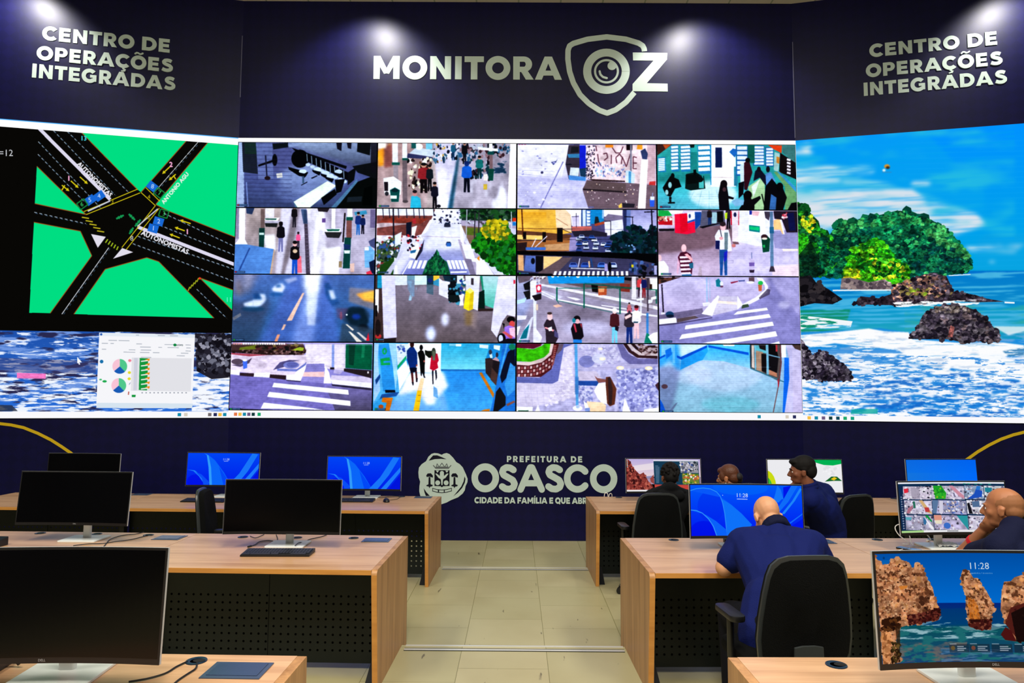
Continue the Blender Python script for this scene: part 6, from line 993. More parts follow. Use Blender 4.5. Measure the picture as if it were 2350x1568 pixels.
f.soft(2); f.foam((75, 1075, 1900, 1100, 1900, 1340, 75, 1270), (110, 180, 232), 90, 9, .62, .06, 5, 41, .5); f.foam((75, 1160, 1900, 1160, 1900, 1560, 70, 1560), (246, 250, 255), 60, 9, .60, .05, 5, 42, .8); f.foam((75, 1200, 1900, 1240, 1900, 1560, 70, 1560), (20, 120, 215), 40, 8, .60, .05, 5, 43, .8); f.foam((80, 1010, 340, 1040, 330, 1070, 75, 1080), (240, 246, 250), 70, 10, .4, .1); f.l((1100, 946, 1150, 948), 8, (245, 250, 252)); f.l((820, 812, 930, 806), 5, (220, 236, 244))
# wooded island and headland
G1, G2, G3 = (6, 74, 50), (14, 112, 66), (40, 150, 50)
isl = (160, 815, 170, 700, 230, 600, 280, 540, 340, 545, 380, 525, 470, 510, 560, 487, 640, 492, 700, 518, 760, 560, 815, 580, 860, 630, 905, 680, 935, 735, 942, 765, 915, 800, 780, 812, 640, 815, 560, 830, 300, 820)
f.p(isl, G1)
f.dots(isl, 330, 12, 30, [(8, 92, 60), (10, 110, 72), (4, 62, 48), (20, 128, 76), (6, 80, 66), (2, 48, 36)], 1.15, 3); f.dots(isl, 260, 6, 15, [(30, 150, 84), (14, 100, 60), (2, 44, 34), (56, 166, 90), (8, 80, 50)], 1.2, 4); f.dots((230, 600, 280, 540, 400, 525, 560, 490, 700, 520, 815, 580, 930, 720, 900, 740, 700, 600, 520, 560, 300, 600), 120, 8, 18, [(50, 156, 80), (30, 134, 70), (12, 92, 56), (70, 170, 90)], 1.2, 5); f.dots((700, 640, 900, 700, 930, 770, 880, 800, 780, 800, 640, 790), 80, 8, 18, [(6, 60, 60), (10, 90, 66), (24, 120, 76), (4, 44, 44)], 1.2, 6)
fg = (296, 800, 320, 740, 340, 680, 400, 650, 470, 640, 530, 680, 560, 740, 620, 770, 630, 830, 520, 850, 410, 840, 340, 825)
f.p(fg, (20, 120, 20)); f.dots(fg, 220, 9, 24, [(40, 150, 16), (24, 120, 20), (70, 176, 20), (14, 92, 22), (100, 190, 24)], 1.2, 7); f.dots((300, 790, 370, 780, 370, 835, 300, 830), 26, 8, 18, [(170, 196, 20), (210, 196, 30), (120, 170, 20)], 1.2, 8); f.dots((420, 700, 600, 760, 610, 830, 440, 830), 50, 6, 14, [(10, 70, 20), (50, 150, 30), (160, 180, 30)], 1.1, 9)
hl = (55, 440, 90, 455, 130, 500, 170, 540, 180, 580, 215, 585, 260, 680, 250, 760, 170, 810, 130, 820, 60, 820)
f.p(hl, (8, 60, 26)); f.dots(hl, 190, 10, 26, [(20, 120, 24), (10, 80, 30), (40, 150, 30), (6, 46, 24), (20, 100, 50)], 1.1, 10); f.dots((90, 500, 150, 520, 140, 600, 90, 580), 18, 8, 16, [(210, 196, 30), (150, 176, 30)], 1.1, 11); f.dots((58, 600, 110, 620, 110, 700, 58, 700), 22, 10, 22, [(50, 176, 24), (30, 150, 20)], 1, 12); f.p((60, 720, 130, 640, 170, 720, 170, 820, 60, 830), (6, 30, 20), .8); f.dots((62, 720, 260, 700, 180, 815, 62, 815), 60, 8, 18, [(4, 30, 20), (12, 60, 34), (6, 44, 30)], 1, 13); f.dots((170, 600, 240, 640, 280, 760, 170, 800), 60, 8, 18, [(8, 84, 50), (20, 110, 60), (4, 60, 44)], 1.1, 15)
f.p((62, 820, 130, 810, 160, 850, 220, 880, 290, 930, 240, 955, 150, 950, 72, 965), (20, 18, 24)); f.dots((62, 820, 150, 830, 280, 930, 70, 955), 70, 6, 16, [(34, 30, 36), (12, 10, 14), (50, 44, 48)], 1.3, 14)
f.p((278, 880, 285, 825, 330, 822, 420, 845, 500, 830, 545, 860, 530, 885, 400, 882), (120, 104, 110)); f.dots((282, 875, 290, 828, 420, 848, 530, 850, 520, 880), 60, 5, 13, [(150, 132, 130), (90, 76, 84), (170, 150, 150), (70, 60, 70)], 1.2, 15); f.l((240, 886, 540, 884), 7, (232, 244, 250))
rk = (345, 955, 380, 915, 470, 925, 530, 905, 545, 860, 620, 835, 700, 805, 750, 800, 810, 815, 845, 890, 880, 895, 960, 910, 1000, 925, 1100, 942, 960, 945, 840, 940, 680, 955, 540, 960)
f.p(rk, (46, 36, 46)); f.dots((545, 870, 620, 838, 700, 808, 810, 818, 840, 900, 720, 930, 540, 945), 190, 6, 17, [(170, 116, 96), (120, 86, 80), (80, 60, 66), (150, 130, 80), (60, 46, 54), (190, 140, 120)], 1.3, 16); f.dots(rk, 150, 5, 13, [(40, 32, 44), (70, 60, 74), (24, 18, 28), (90, 78, 88)], 1.3, 17); f.dots((640, 870, 720, 880, 700, 915, 600, 900), 16, 6, 12, [(120, 150, 40), (140, 130, 60)], 1.3, 18); f.foam((540, 945, 1000, 930, 960, 960, 560, 970), (245, 250, 252), 60, 8, .42, .1)
bk = (618, 1128, 660, 1080, 690, 1010, 740, 980, 800, 955, 880, 962, 960, 985, 1020, 1040, 1078, 1110, 1070, 1145, 960, 1140, 890, 1146, 820, 1130, 700, 1130)
f.p(bk, (50, 44, 56)); f.dots(bk, 330, 6, 17, [(34, 28, 40), (76, 68, 80), (54, 46, 58), (104, 96, 106), (24, 20, 30), (90, 76, 80)], 1.2, 19); f.dots((740, 970, 880, 962, 940, 990, 760, 1000), 40, 5, 10, [(120, 104, 96), (146, 134, 130)], 1.2, 20); f.p((830, 1060, 850, 1070, 840, 1120, 815, 1120), (150, 84, 80))
lk = (75, 1130, 100, 1150, 130, 1220, 180, 1185, 230, 1210, 300, 1260, 345, 1320, 330, 1336, 220, 1340, 110, 1325, 78, 1320)
f.p(lk, (46, 40, 54)); f.dots(lk, 240, 6, 16, [(30, 24, 38), (80, 72, 88), (54, 46, 60), (120, 112, 126), (20, 16, 26)], 1.1, 21)
for q, sd in ((isl, 3), (fg, 4), (hl, 5), (rk, 6), (bk, 7), (lk, 8)): f.nz(q, .75, 11, 8, sd, 3); f.nz(q, .5, 34, 26, sd + 20, 2)
f.p((335, 1480, 465, 1478, 465, 1502, 330, 1504), (20, 170, 160), .8)
f.blur(1)
rt_ = thing('video_wall_screen', 'right LED screen showing a wooded island and breaking waves', 'screen', AXR[0] + Vector((0, 0, LZ0)), 0, 'LED screens on the navy wall')
led_housing(AXR, 0.004, SW, rt_)
quad('display', AXR, 0.004, SW, LZ0, LZ1, 0.0225, f.mat('right_led_picture', 1.0), rt_)
taskbar(rt_, AXR, 0.004, SW, LZ0, LZ0 + 0.072, [0.08, 0.17, 0.26, 0.35, 0.44, 0.53, 0.62], [ICO[4], ICO[5], ICO[6], ICO[7], ICO[8], ICO[9], ICO[10]])
settle(rt_)

# ---------------------------------------------------------------- lettering and emblems on the wall
LETTER = mat('pale_grey_green_vinyl', (200, 220, 212), 0.6, spec=0.3)
LETTERD = mat('navy_print', (8, 9, 30), 0.6, spec=0.2)
YELLOW = mat('mustard_yellow_print', (226, 190, 20), 0.55, spec=0.3)
V, HB = 0.285, 0.245                     # stem and bar weight for a capital one unit high
def arc(cx, cy, rx, ry, wx, wy, a0, a1, n=22):
    out = []
    for i in range(n):
        p, q = [math.radians(a0 + (a1 - a0) * k / n) for k in (i, i + 1)]
        out.append([(cx + rx * math.cos(p), cy + ry * math.sin(p)), (cx + rx * math.cos(q), cy + ry * math.sin(q)), (cx + (rx - wx) * math.cos(q), cy + (ry - wy) * math.sin(q)), (cx + (rx - wx) * math.cos(p), cy + (ry - wy) * math.sin(p))])
    return out
def bar(x0, y0, x1, y1): return [[(x0, y0), (x1, y0), (x1, y1), (x0, y1)]]
def stroke(P, w, caps=True, n=10):
    out = []
    for (x0, y0), (x1, y1) in zip(P, P[1:]):
        d = math.hypot(x1 - x0, y1 - y0) or 1; nx, ny = -(y1 - y0) / d * w / 2, (x1 - x0) / d * w / 2
        out.append([(x0 + nx, y0 + ny), (x0 - nx, y0 - ny), (x1 - nx, y1 - ny), (x1 + nx, y1 + ny)])
    for i, (x, y) in enumerate(P):
        if caps or 0 < i < len(P) - 1: out.append([(x + w / 2 * math.cos(2 * math.pi * k / n), y + w / 2 * math.sin(2 * math.pi * k / n)) for k in range(n)])
    return out
def glyph(ch):
    if ch == ' ': return [], .36
    if ch == 'I': return bar(.07, 0, .07 + V, 1), .07 * 2 + V
    if ch == 'Í': g, w = glyph('I'); return g + [[(.14, 1.08), (.30, 1.08), (.46, 1.26), (.22, 1.26)]], w
    if ch in 'OQÕ':
        g = arc(.56, .5, .54, .52, .285, .275, 0, 360, 36)
        if ch == 'Q': g += [[(.60, .22), (.78, .36), (1.06, .0), (.88, -.12)]]
        if ch == 'Õ': g += stroke([(.30, 1.13), (.40, 1.21), (.50, 1.20), (.62, 1.13), (.72, 1.14), (.82, 1.21)], .11)
        return g, 1.12
    if ch in 'CÇG':
        g = arc(.56, .5, .54, .52, .285, .275, 42, 318, 28)
        if ch == 'Ç': g += [[(.50, -.02), (.66, -.02), (.66, -.10), (.50, -.10)], [(.56, -.06), (.76, -.10), (.70, -.26), (.44, -.30), (.42, -.22), (.58, -.18)]]
        if ch == 'G': g += bar(.60, .38, 1.04, .58) + bar(.79, .10, 1.04, .5); return g, 1.12
        return g, 1.0
    if ch == 'E': return bar(.07, 0, .07 + V, 1) + bar(.07, 0, .82, HB) + bar(.07, 1 - HB, .80, 1) + bar(.07, .39, .76, .61), .88
    if ch == 'F': return bar(.07, 0, .07 + V, 1) + bar(.07, 1 - HB, .80, 1) + bar(.07, .36, .74, .60), .84
    if ch == 'N': return bar(.07, 0, .07 + V * .95, 1) + bar(.98 - V * .95, 0, .98, 1) + [[(.07, 1), (.33, 1), (.98, 0), (.72, 0)]], 1.05
    if ch == 'T': return bar(.44 - V / 2, 0, .44 + V / 2, 1) + bar(.02, 1 - HB, .86, 1), .88
    if ch in 'PRB':
        g = bar(.07, 0, .07 + V, 1)
        if ch == 'B':
            g += arc(.55, .735, .28, .265, .26, .17, -90, 90, 12) + bar(.3, .83, .56, 1) + bar(.3, .47, .56, .61) + arc(.58, .29, .30, .29, .27, .18, -90, 90, 12) + bar(.3, 0, .6, .19) + bar(.3, .39, .6, .58); return g, .92
        g += arc(.53, .665, .36, .335, .28, .225, -90, 90, 16) + bar(.30, 1 - .225, .54, 1) + bar(.30, .33, .54, .555)
        if ch == 'R': g += [[(.40, .36), (.68, .40), (.96, 0), (.62, 0)]]; return g, .98
        return g, .92
    if ch == 'D': return bar(.07, 0, .07 + V, 1) + arc(.50, .5, .56, .5, .29, .245, -90, 90, 24) + bar(.3, .755, .51, 1) + bar(.3, 0, .51, .245), 1.10
    if ch == 'A': return [[(0, 0), (.30, 0), (.70, 1), (.42, 1)], [(.86, 0), (1.17, 0), (.74, 1), (.46, 1)]] + bar(.25, .18, .92, .39), 1.17
    if ch == 'M': return bar(.07, 0, .07 + V * .95, 1) + bar(1.20 - V * .95, 0, 1.20, 1) + [[(.07, 1), (.36, 1), (.74, .28), (.53, .22)], [(1.20, 1), (.91, 1), (.53, .28), (.74, .22)]], 1.27
    if ch == 'U': return bar(.07, .42, .07 + V, 1) + bar(.98 - V, .42, .98, 1) + arc(.525, .44, .455, .455, V, .24, 180, 360, 20), 1.05
    if ch == 'L': return bar(.07, 0, .07 + V, 1) + bar(.07, 0, .76, HB), .80
    if ch == 'S':
        P = [(.76, .80), (.62, .865), (.47, .88), (.32, .85), (.235, .75), (.25, .66), (.36, .58), (.52, .53), (.66, .47), (.755, .37), (.75, .25), (.65, .16), (.49, .12), (.32, .14), (.14, .215)]
        return stroke(P, .25, False), .92
    return [], .5
def relief(ax, polys, out0, out1, fit):
    """polys are outlines in their own flat units; fit maps such a point to (along, height) on the wall."""
    b = MB()
    for i, P in enumerate(polys):
        o1 = out1 + i * 5e-5
        Q = [fit(*p) for p in P]; n = len(Q)
        b.add([wall_point(ax, s, z, out0) for s, z in Q] + [wall_point(ax, s, z, o1) for s, z in Q], [tuple(range(n)), tuple(range(n, 2 * n))] + [(i, (i + 1) % n, n + (i + 1) % n, n + i) for i in range(n)])
    return b
def on_wall(ax, px, py):                       # photo pixel -> (along, height) on that wall
    o, d, n = ax; p = on_plane(px, py, o, n); return ((p - o).dot(d), p.z)
def text_line(ax, txt, left, right, cap_px, parent, m=LETTER, gap=0.035):
    (s0, z0), (s1, z1) = on_wall(ax, *left), on_wall(ax, *right)
    z = (z0 + z1) / 2; mid = ((left[0] + right[0]) / 2, (left[1] + right[1]) / 2)
    cap = on_wall(ax, mid[0], mid[1] - cap_px)[1] - on_wall(ax, *mid)[1]
    x = 0; polys = []
    for ch in txt:
        g, w = glyph(ch); polys += [[(px + x, py) for px, py in P] for P in g]; x += w + gap
    x -= gap; k = (s1 - s0) / (x - 0.07)
    return obj('text_line', relief(ax, polys, 0.0005, 0.0055, lambda u, v: (s0 + (u - 0.035) * k, z + v * cap)), m, parent)
def finish(root):
    for ch in root.children: ch.data.transform(Matrix.Translation(-root.location))
LW = frame_axes(CL + DL * 4.2, -DL)
sg = thing('wall_sign', 'pale lettering on the upper left wing, above the junction diagram', 'sign', wall_point(LW, 2.4, 6.2, 0), 0, 'operations centre lettering')
k = .34043
text_line(LW, 'CENTRO DE', (285 * k, 266 * k), (1146 * k, 361 * k), 31.3, sg); text_line(LW, 'OPERAÇÕES', (247 * k, 401 * k), (1166 * k, 492 * k), 31.2, sg); text_line(LW, 'INTEGRADAS', (212 * k, 520 * k), (1182 * k, 615 * k), 31.5, sg)
finish(sg)
sg = thing('wall_sign', 'pale lettering on the upper right wing, above the island picture', 'sign', wall_point(AXR, 1.7, 6.2, 0), 0, 'operations centre lettering')
k = .31915; R_ = lambda x, y: (1600 + x * k, y * k)
text_line(AXR, 'CENTRO DE', R_(1240, 411), R_(2158, 326), 30.3, sg); text_line(AXR, 'OPERAÇÕES', R_(1215, 554), R_(2195, 472), 30.6, sg); text_line(AXR, 'INTEGRADAS', R_(1195, 688), R_(2228, 605), 31, sg)
finish(sg)

def traced(name, ax, polys, off, k, o0, o1, m, parent):
    return obj(name, relief(ax, polys, o0, o1, lambda u, v: on_wall(ax, off[0] + u * k, off[1] + v * k)), m, parent)
sg = thing('wall_sign', 'large centred logo with shield around a camera lens and letter Z', 'sign', wall_point(AXC, 3.9, 6.4, 0), 0)
k = .34043; off = (800, 0)
text_line(AXC, 'MONITORA', (800 + 162 * k, 536 * k), (800 + 1432 * k, 537 * k), 52.8, sg)
shield = [(1994, 347), (1992, 330), (1982, 310), (1955, 292), (1870, 266), (1740, 250), (1610, 266), (1515, 294), (1490, 310), (1479, 340), (1478, 400), (1490, 485), (1515, 560), (1560, 640), (1620, 700), (1690, 745), (1742, 764), (1800, 742), (1870, 690), (1926, 624)]
traced('shield_outline', AXC, stroke(shield, 36, False), off, k, .0005, .0055, LETTER, sg)
traced('lens_ring', AXC, arc(1738, 482, 157, 152, 54, 52, 0, 360, 48), off, k, .0005, .0055, LETTER, sg)
traced('lens_circle', AXC, arc(1738, 482, 84, 82, 14, 14, 0, 360, 40) + [[(1775 + 30 * math.cos(i * .35), 445 + 29 * math.sin(i * .35)) for i in range(18)]] + stroke([(1692, 482), (1697, 503), (1713, 520), (1740, 528)], 14), off, k, .0005, .0055, LETTER, sg)
traced('letter', AXC, [[(1915, 355), (2148, 358), (2146, 402), (2055, 410), (1917, 408)], [(2146, 402), (2008, 564), (1914, 568), (2055, 410)], [(1914, 567), (2008, 562), (2150, 565), (2151, 618), (1914, 616)]], off, k, .0005, .0055, LETTER, sg)
finish(sg)

sg = thing('wall_sign', 'city hall logo with round crest, low on the wall between the desks', 'sign', wall_point(AXC, 3.9, 0.6, 0), 0)
k = .22128; off = (930, 1000)
def S_(dx): return stroke([(1122 + dx, 356), (1090 + dx, 335), (1050 + dx, 330), (1018 + dx, 348), (1007 + dx, 380), (1022 + dx, 410), (1070 + dx, 436), (1115 + dx, 462), (1134 + dx, 500), (1122 + dx, 535), (1085 + dx, 556), (1040 + dx, 552), (1005 + dx, 528)], 68)
for P in (arc(830, 438, 143, 150, 68, 72, 0, 360, 40), S_(0), stroke([(1196, 560), (1296, 330), (1314, 330), (1416, 560)], 66) + stroke([(1240, 494), (1375, 494)], 64), S_(480), stroke([(1785 + 106 * math.cos(math.radians(a)), 445 + 113 * math.sin(math.radians(a))) for a in range(40, 321, 10)], 68), arc(2057, 447, 142, 150, 68, 72, 0, 360, 40)):
    traced('letter', AXC, P, off, k, .0005, .0055, LETTER, sg)
text_line(AXC, 'PREFEITURA DE', (930 + 1052 * k, 1000 + 275 * k), (930 + 1836 * k, 1000 + 277 * k), 14.0, sg, gap=.20)
text_line(AXC, 'CIDADE DA FAMÍLIA E QUE ABR', (930 + 718 * k, 1000 + 702 * k), (930 + 1885 * k, 1000 + 706 * k), 14.0, sg, gap=-.02)
k = .10838; off = (960, 1030)
ros = [(165, 265), (215, 170), (280, 110), (340, 92), (420, 100), (495, 130), (540, 105), (600, 92), (660, 115), (740, 195), (805, 285), (880, 330), (940, 395), (975, 470), (1010, 545), (1045, 640), (1040, 710), (1000, 795), (985, 880), (940, 950), (840, 1030), (690, 1090), (600, 1140), (480, 1180), (400, 1200), (300, 1170), (160, 1140), (80, 1080), (40, 990), (20, 900), (25, 790), (40, 700), (10, 610), (2, 500), (15, 400), (70, 330)]
rs = traced('rosette', AXC, [ros], off, k, .0005, .004, LETTER, sg)
traced('dark_crescents', AXC, [[(220, 255), (270, 190), (315, 142), (400, 140), (500, 180), (600, 225), (480, 215), (350, 222)], [(980, 585), (1000, 640), (985, 720), (930, 830), (840, 930), (740, 1010), (830, 900), (910, 800), (960, 690)], [(115, 835), (170, 920), (245, 1000), (160, 1000), (130, 920)]], off, k, .004, .0045, LETTERD, sg)
dark = [[(342, 455), (662, 455), (662, 790), (530, 795), (500, 818), (470, 795), (342, 790)]]
crown = stroke([(315, 350), (370, 415), (640, 415), (695, 350)], 20, False) + stroke([(370, 410), (400, 320), (440, 390), (500, 305), (560, 390), (600, 320), (640, 410)], 16, False) + stroke([(380, 395), (630, 395)], 34, False)
def ring(x, y, r, n=14): return [(x + r * math.cos(2 * math.pi * i / n), y + r * math.sin(2 * math.pi * i / n)) for i in range(n)]
def tree(x): return [[(x - 70, 565), (x - 40, 525), (x + 30, 520), (x + 72, 570), (x + 70, 615), (x, 590), (x - 60, 600)], [(x - 18, 600), (x + 18, 600), (x + 24, 760), (x - 24, 760)], [(x - 70, 775), (x, 745), (x + 72, 770), (x + 60, 795), (x + 15, 805), (x, 840), (x - 20, 800), (x - 60, 795)]]
ribbon = stroke([(300, 840), (400, 865), (500, 875), (600, 865), (706, 838)], 14) + stroke([(300, 895), (400, 922), (500, 934), (600, 922), (706, 893)], 14) + stroke([(304, 840), (304, 895)], 12) + stroke([(704, 838), (704, 893)], 12) + stroke([(428, 866), (428, 925)], 26, False) + stroke([(550, 870), (550, 928)], 20, False)
traced('crest', AXC, dark + tree(238) + tree(766) + ribbon, off, k, .004, .0048, LETTERD, sg)
traced('crown', AXC, crown, off, k, .004, .0048, mat('grey_print', (96, 104, 106), 0.6), sg)
traced('crest_figure', AXC, [ring(500, 515, 44), [(455, 540), (545, 540), (540, 620), (522, 660), (512, 770), (490, 770), (480, 660), (460, 620)], [(360, 530), (390, 525), (470, 590), (480, 645), (430, 620)], [(640, 530), (610, 525), (530, 590), (525, 645), (575, 620)], ring(410, 722, 52), ring(590, 722, 52), [(375, 462), (440, 462), (405, 510)], [(570, 462), (640, 462), (605, 510)]], off, k, .0048, .0054, LETTER, sg)
finish(sg)

ar = traced('painted_arc', LW, stroke([(-900, 480), (-780, 330), (-600, 190), (-400, 100), (-180, 60), (0, 58), (120, 72), (250, 100), (400, 160), (540, 230), (650, 300), (755, 372), (850, 465), (930, 590), (980, 700)], 31), (0, 960), .21683, .0005, .004, YELLOW, None)
tag(ar, 'yellow painted arc low on the left wing behind dark monitor', 'wall graphic', 'yellow arcs on the wall')
ar = traced('painted_arc', AXR, stroke([(3250, 420), (3130, 260), (2950, 130), (2750, 62), (2550, 40), (2350, 55), (2240, 82), (2110, 128), (1985, 190), (1870, 258), (1730, 318 + 40), (1640, 440), (1570, 560), (1530, 690)], 31), (1830, 980), .22128, .0005, .004, YELLOW, None)
tag(ar, 'yellow painted arc low on the right wing above plain blue screen', 'wall graphic', 'yellow arcs on the wall')

# ---------------------------------------------------------------- monitors, keyboards and small things on the desks
MW, MH, MR = 0.815, 0.372, 2.0
def curved(u0, u1, z0, z1, yf, yb, n=18):
    """slab bent around an upright axis on the viewer's side (-y)"""
    b = MB(); k = n + 1
    for yo in (yf, yb):
        for z in (z0, z1):
            for i in range(k):
                a = (u0 + (u1 - u0) * i / n) / MR; r = MR + yo
                b.v.append((r * math.sin(a), -MR + r * math.cos(a), z))
    F = []
    for i in range(n):
        F += [(i, i + 1, k + i + 1, k + i), (2 * k + i, 3 * k + i, 3 * k + i + 1, 2 * k + i + 1), (i, 2 * k + i, 2 * k + i + 1, i + 1), (k + i, k + i + 1, 3 * k + i + 1, 3 * k + i)]
    F += [(0, k, 3 * k, 2 * k), (n, 2 * k + n, 3 * k + n, k + n)]
    b.f = F; b.mi = [0] * len(F); return b
def curved_face(u0, u1, z0, z1, yo, n=24):
    b = MB(); uv = []
    for z, v in ((z0, 0), (z1, 1)):
        for i in range(n + 1):
            a = (u0 + (u1 - u0) * i / n) / MR; r = MR + yo
            b.v.append((r * math.sin(a), -MR + r * math.cos(a), z)); uv.append((i / n, v))
    b.f = [(i, i + 1, n + 2 + i, n + 1 + i) for i in range(n)]; b.mi = [0] * n
    return b, uv
def monitor(label, x, y, zdesk, yaw, gap, pic=None, group='curved monitors with white stands', tilt=4.0, base_yaw=0.0, w=MW, h=MH, logo=False, fwd=0.125):
    """x, y = centre of the stand base; gap = clearance under the panel"""
    t = thing('monitor', label, 'monitor', (x, y, zdesk), yaw, group)
    T = Matrix.Translation((0, -fwd, gap)) @ Matrix.Rotation(math.radians(-tilt), 4, 'X')
    put = lambda name, b, m, p=t, **kw: obj(name, b.xf(T), m, p, **kw)
    hs = put('housing', curved(-w / 2, w / 2, 0.001, h, 0.004, 0.011), SILVER, smooth=True)
    b = MB(); b.rbox(-0.17, 0.17, 0.005, 0.045, 0.06, 0.30, 0.03, axis='y'); put('rear_cover', b, SILVER, smooth=True)
    bz = put('bezel', curved(-w / 2 + 0.0015, w / 2 - 0.0015, 0.0, h - 0.0005, 0.0005, 0.0045), BLACK)
    b, uv = curved_face(-w / 2 + 0.008, w / 2 - 0.008, 0.019, h - 0.009, 0.0)
    put('screen', b, GLASSBLK if pic is None else pic, uv=uv if pic is not None else None)
    if logo:
        b = MB(); k = 0.0075 / 0.69
        for tr in text_tris('DELL'):
            n = len(b.v); b.v += [(u * k, -0.0009, 0.0065 + v * k) for u, v in tr]; b.f.append((n, n + 1, n + 2)); b.mi.append(0)
        put('logo', b, mat('logo_grey', (150, 154, 158), 0.4), bz)
    Rb = Matrix.Rotation(base_yaw, 4, 'Z')
    b = MB(); b.rbox(-0.028, 0.028, 0.012, 0.042, 0.006, gap + 0.22, 0.012); obj('stand_neck', b.xf(Rb), WHITE, t, smooth=True)
    b = MB(); b.rbox(-0.136, 0.136, -0.115, 0.105, 0.0, 0.010, 0.014); obj('stand_base', b.xf(Rb), WHITE, t, bevel=0.002)
    return t
# pictures on the lit monitors
def bloom_far(f):
    f.g((1300, 150, 2000, 150, 2000, 470, 1300, 470), (0, 70, 250), (0, 30, 240)); f.e(1400, 420, 70, 60, (0, 10, 235), .6)
    f.p((1325, 318, 1380, 332, 1430, 378, 1485, 452, 1515, 452, 1520, 430, 1450, 372, 1390, 325), (30, 130, 255)); f.p((1400, 340, 1455, 395, 1475, 452, 1520, 452, 1515, 420, 1450, 360), (10, 80, 250))
    f.p((1460, 172, 1485, 190, 1508, 300, 1525, 452, 1720, 452, 1650, 345, 1560, 235, 1500, 190), (10, 104, 255)); f.p((1460, 172, 1485, 190, 1508, 300, 1525, 452, 1548, 452, 1530, 300, 1502, 195), (50, 160, 255)); f.p((1600, 290, 1720, 452, 1650, 452), (0, 66, 252), .8)
    f.p((1905, 172, 1962, 180, 1870, 330, 1770, 452, 1692, 452, 1790, 350), (24, 120, 255)); f.p((1976, 258, 1976, 300, 1850, 452, 1800, 452), (30, 126, 255)); f.p((1976, 320, 1976, 452, 1870, 452), (0, 20, 225))
    f.t('11:28', 1660, 236, 19, (240, 246, 255)); f.r(1640, 242, 1680, 245, (190, 215, 255))
fb = Cv(512, 228, [(1325, 172), (1977, 172), (1977, 452), (1325, 452)]); bloom_far(fb); fb.blur(1); BLOOM = fb.mat('lock_screen_blue', 0.95)
fj = Cv(760, 340, [(591, 58), (1471, 44), (1478, 428), (595, 446)])
f = fj; f.g((580, 40, 1490, 40, 1490, 450, 580, 450), (0, 92, 255), (0, 24, 245)); f.e(760, 220, 110, 120, (0, 40, 240), .5); f.e(700, 420, 120, 90, (0, 10, 235), .6); f.e(1000, 70, 220, 60, (0, 104, 255), .6)
f.p((590, 100, 640, 84, 740, 84, 810, 108, 850, 160, 870, 230, 895, 446, 1000, 446, 1090, 352, 1000, 262, 910, 190, 850, 150), (8, 90, 255)); f.p((850, 160, 872, 240, 895, 446, 1010, 446, 1090, 352, 1010, 270, 930, 205), (14, 116, 255)); f.l((590, 101, 640, 86, 700, 80, 760, 86, 810, 107, 840, 140, 858, 190, 874, 270, 890, 446), 6, (50, 160, 255), .9)
f.p((592, 250, 640, 252, 700, 282, 760, 340, 805, 446, 890, 446, 885, 395, 800, 330, 720, 285), (10, 100, 255)); f.l((592, 249, 640, 252, 690, 272, 740, 315, 780, 372, 806, 446), 6, (60, 170, 255), .9)
f.p((1292, 46, 1318, 80, 1336, 150, 1322, 150, 1300, 175, 1252, 180, 1275, 110), (20, 120, 255)); f.p((1396, 45, 1446, 44, 1370, 170, 1300, 250, 1290, 220, 1336, 150), (14, 110, 255)); f.p((1460, 60, 1474, 70, 1420, 160, 1340, 262, 1318, 262, 1400, 160), (30, 136, 255)); f.p((1336, 60, 1396, 45, 1336, 150), (0, 20, 240)); f.p((1474, 260, 1380, 335, 1370, 330, 1474, 250), (20, 110, 255)); f.p((1476, 290, 1478, 380, 1390, 350), (0, 10, 235), .6)
f.t('11:28', 1015, 145, 30, (250, 252, 255)); f.r(974, 156, 1058, 162, (220, 232, 255), .8); f.e(860, 133, 3, 3, (230, 240, 255)); f.blur(1)
BLOOMJ = f.mat('lock_screen_blue_near', 0.95)
f = Cv(1100, 410, [(1197, 186), (2985, 186), (2970, 996), (1220, 996)])
f.g((1180, 150, 3100, 150, 3100, 600, 1180, 600), (0, 84, 176), (0, 116, 222)); f.g((1180, 565, 3100, 565, 3100, 760, 1180, 760), (4, 40, 130), (0, 76, 120)); f.g((1180, 730, 3100, 730, 3100, 1010, 1180, 1010), (8, 84, 92), (24, 70, 120)); f.p((1690, 610, 3100, 590, 3100, 740, 1640, 750), (0, 64, 120), .6)
f.foam((1340, 720, 2300, 700, 2300, 830, 1340, 830), (150, 190, 200), 110, 14, .54, .1, 5, 3); f.foam((1340, 740, 3100, 740, 3100, 1000, 1340, 1000), (30, 110, 116), 90, 18, .5, .1, 5, 5); f.foam((1370, 850, 1900, 850, 1850, 990, 1370, 990), (120, 104, 100), 90, 24, .48, .2, 4, 6, .8); f.foam((1690, 900, 3100, 930, 3100, 1000, 1690, 1000), (90, 130, 170), 120, 12, .5, .1, 4, 8, .7); f.p((1460, 712, 1600, 705, 1720, 665, 1700, 690, 1560, 730), (170, 200, 206), .5); f.p((1840, 740, 2100, 735, 2180, 745, 2080, 775, 1900, 770), (190, 200, 210), .4)
TAN = [(214, 150, 104), (196, 132, 92), (226, 166, 122), (176, 112, 74), (150, 92, 60), (206, 140, 84)]; DK = [(70, 36, 22), (100, 56, 34), (44, 22, 14), (126, 76, 48)]
def rockface(q, lo, n, sd, r=(8, 26)):
    f.p(q, (190, 128, 88)); f.dots(q, n, r[0], r[1], TAN, 1.2, sd); f.nz(q, .45, 46, 40, sd, 4); f.foam(q, (96, 54, 32), 34, 26, .60, .06, 4, sd); f.dots(q, n // 5, 3, 7, DK, 1.4, sd + 1); f.dots(q, n // 3, 4, 9, [(232, 182, 140), (222, 170, 124)], 1.3, sd + 2, .7); f.p(lo, (84, 30, 24)); f.dots(lo, n // 5, 6, 16, [(60, 18, 18), (104, 44, 34), (44, 14, 12), (130, 70, 50)], 1.2, sd + 3)
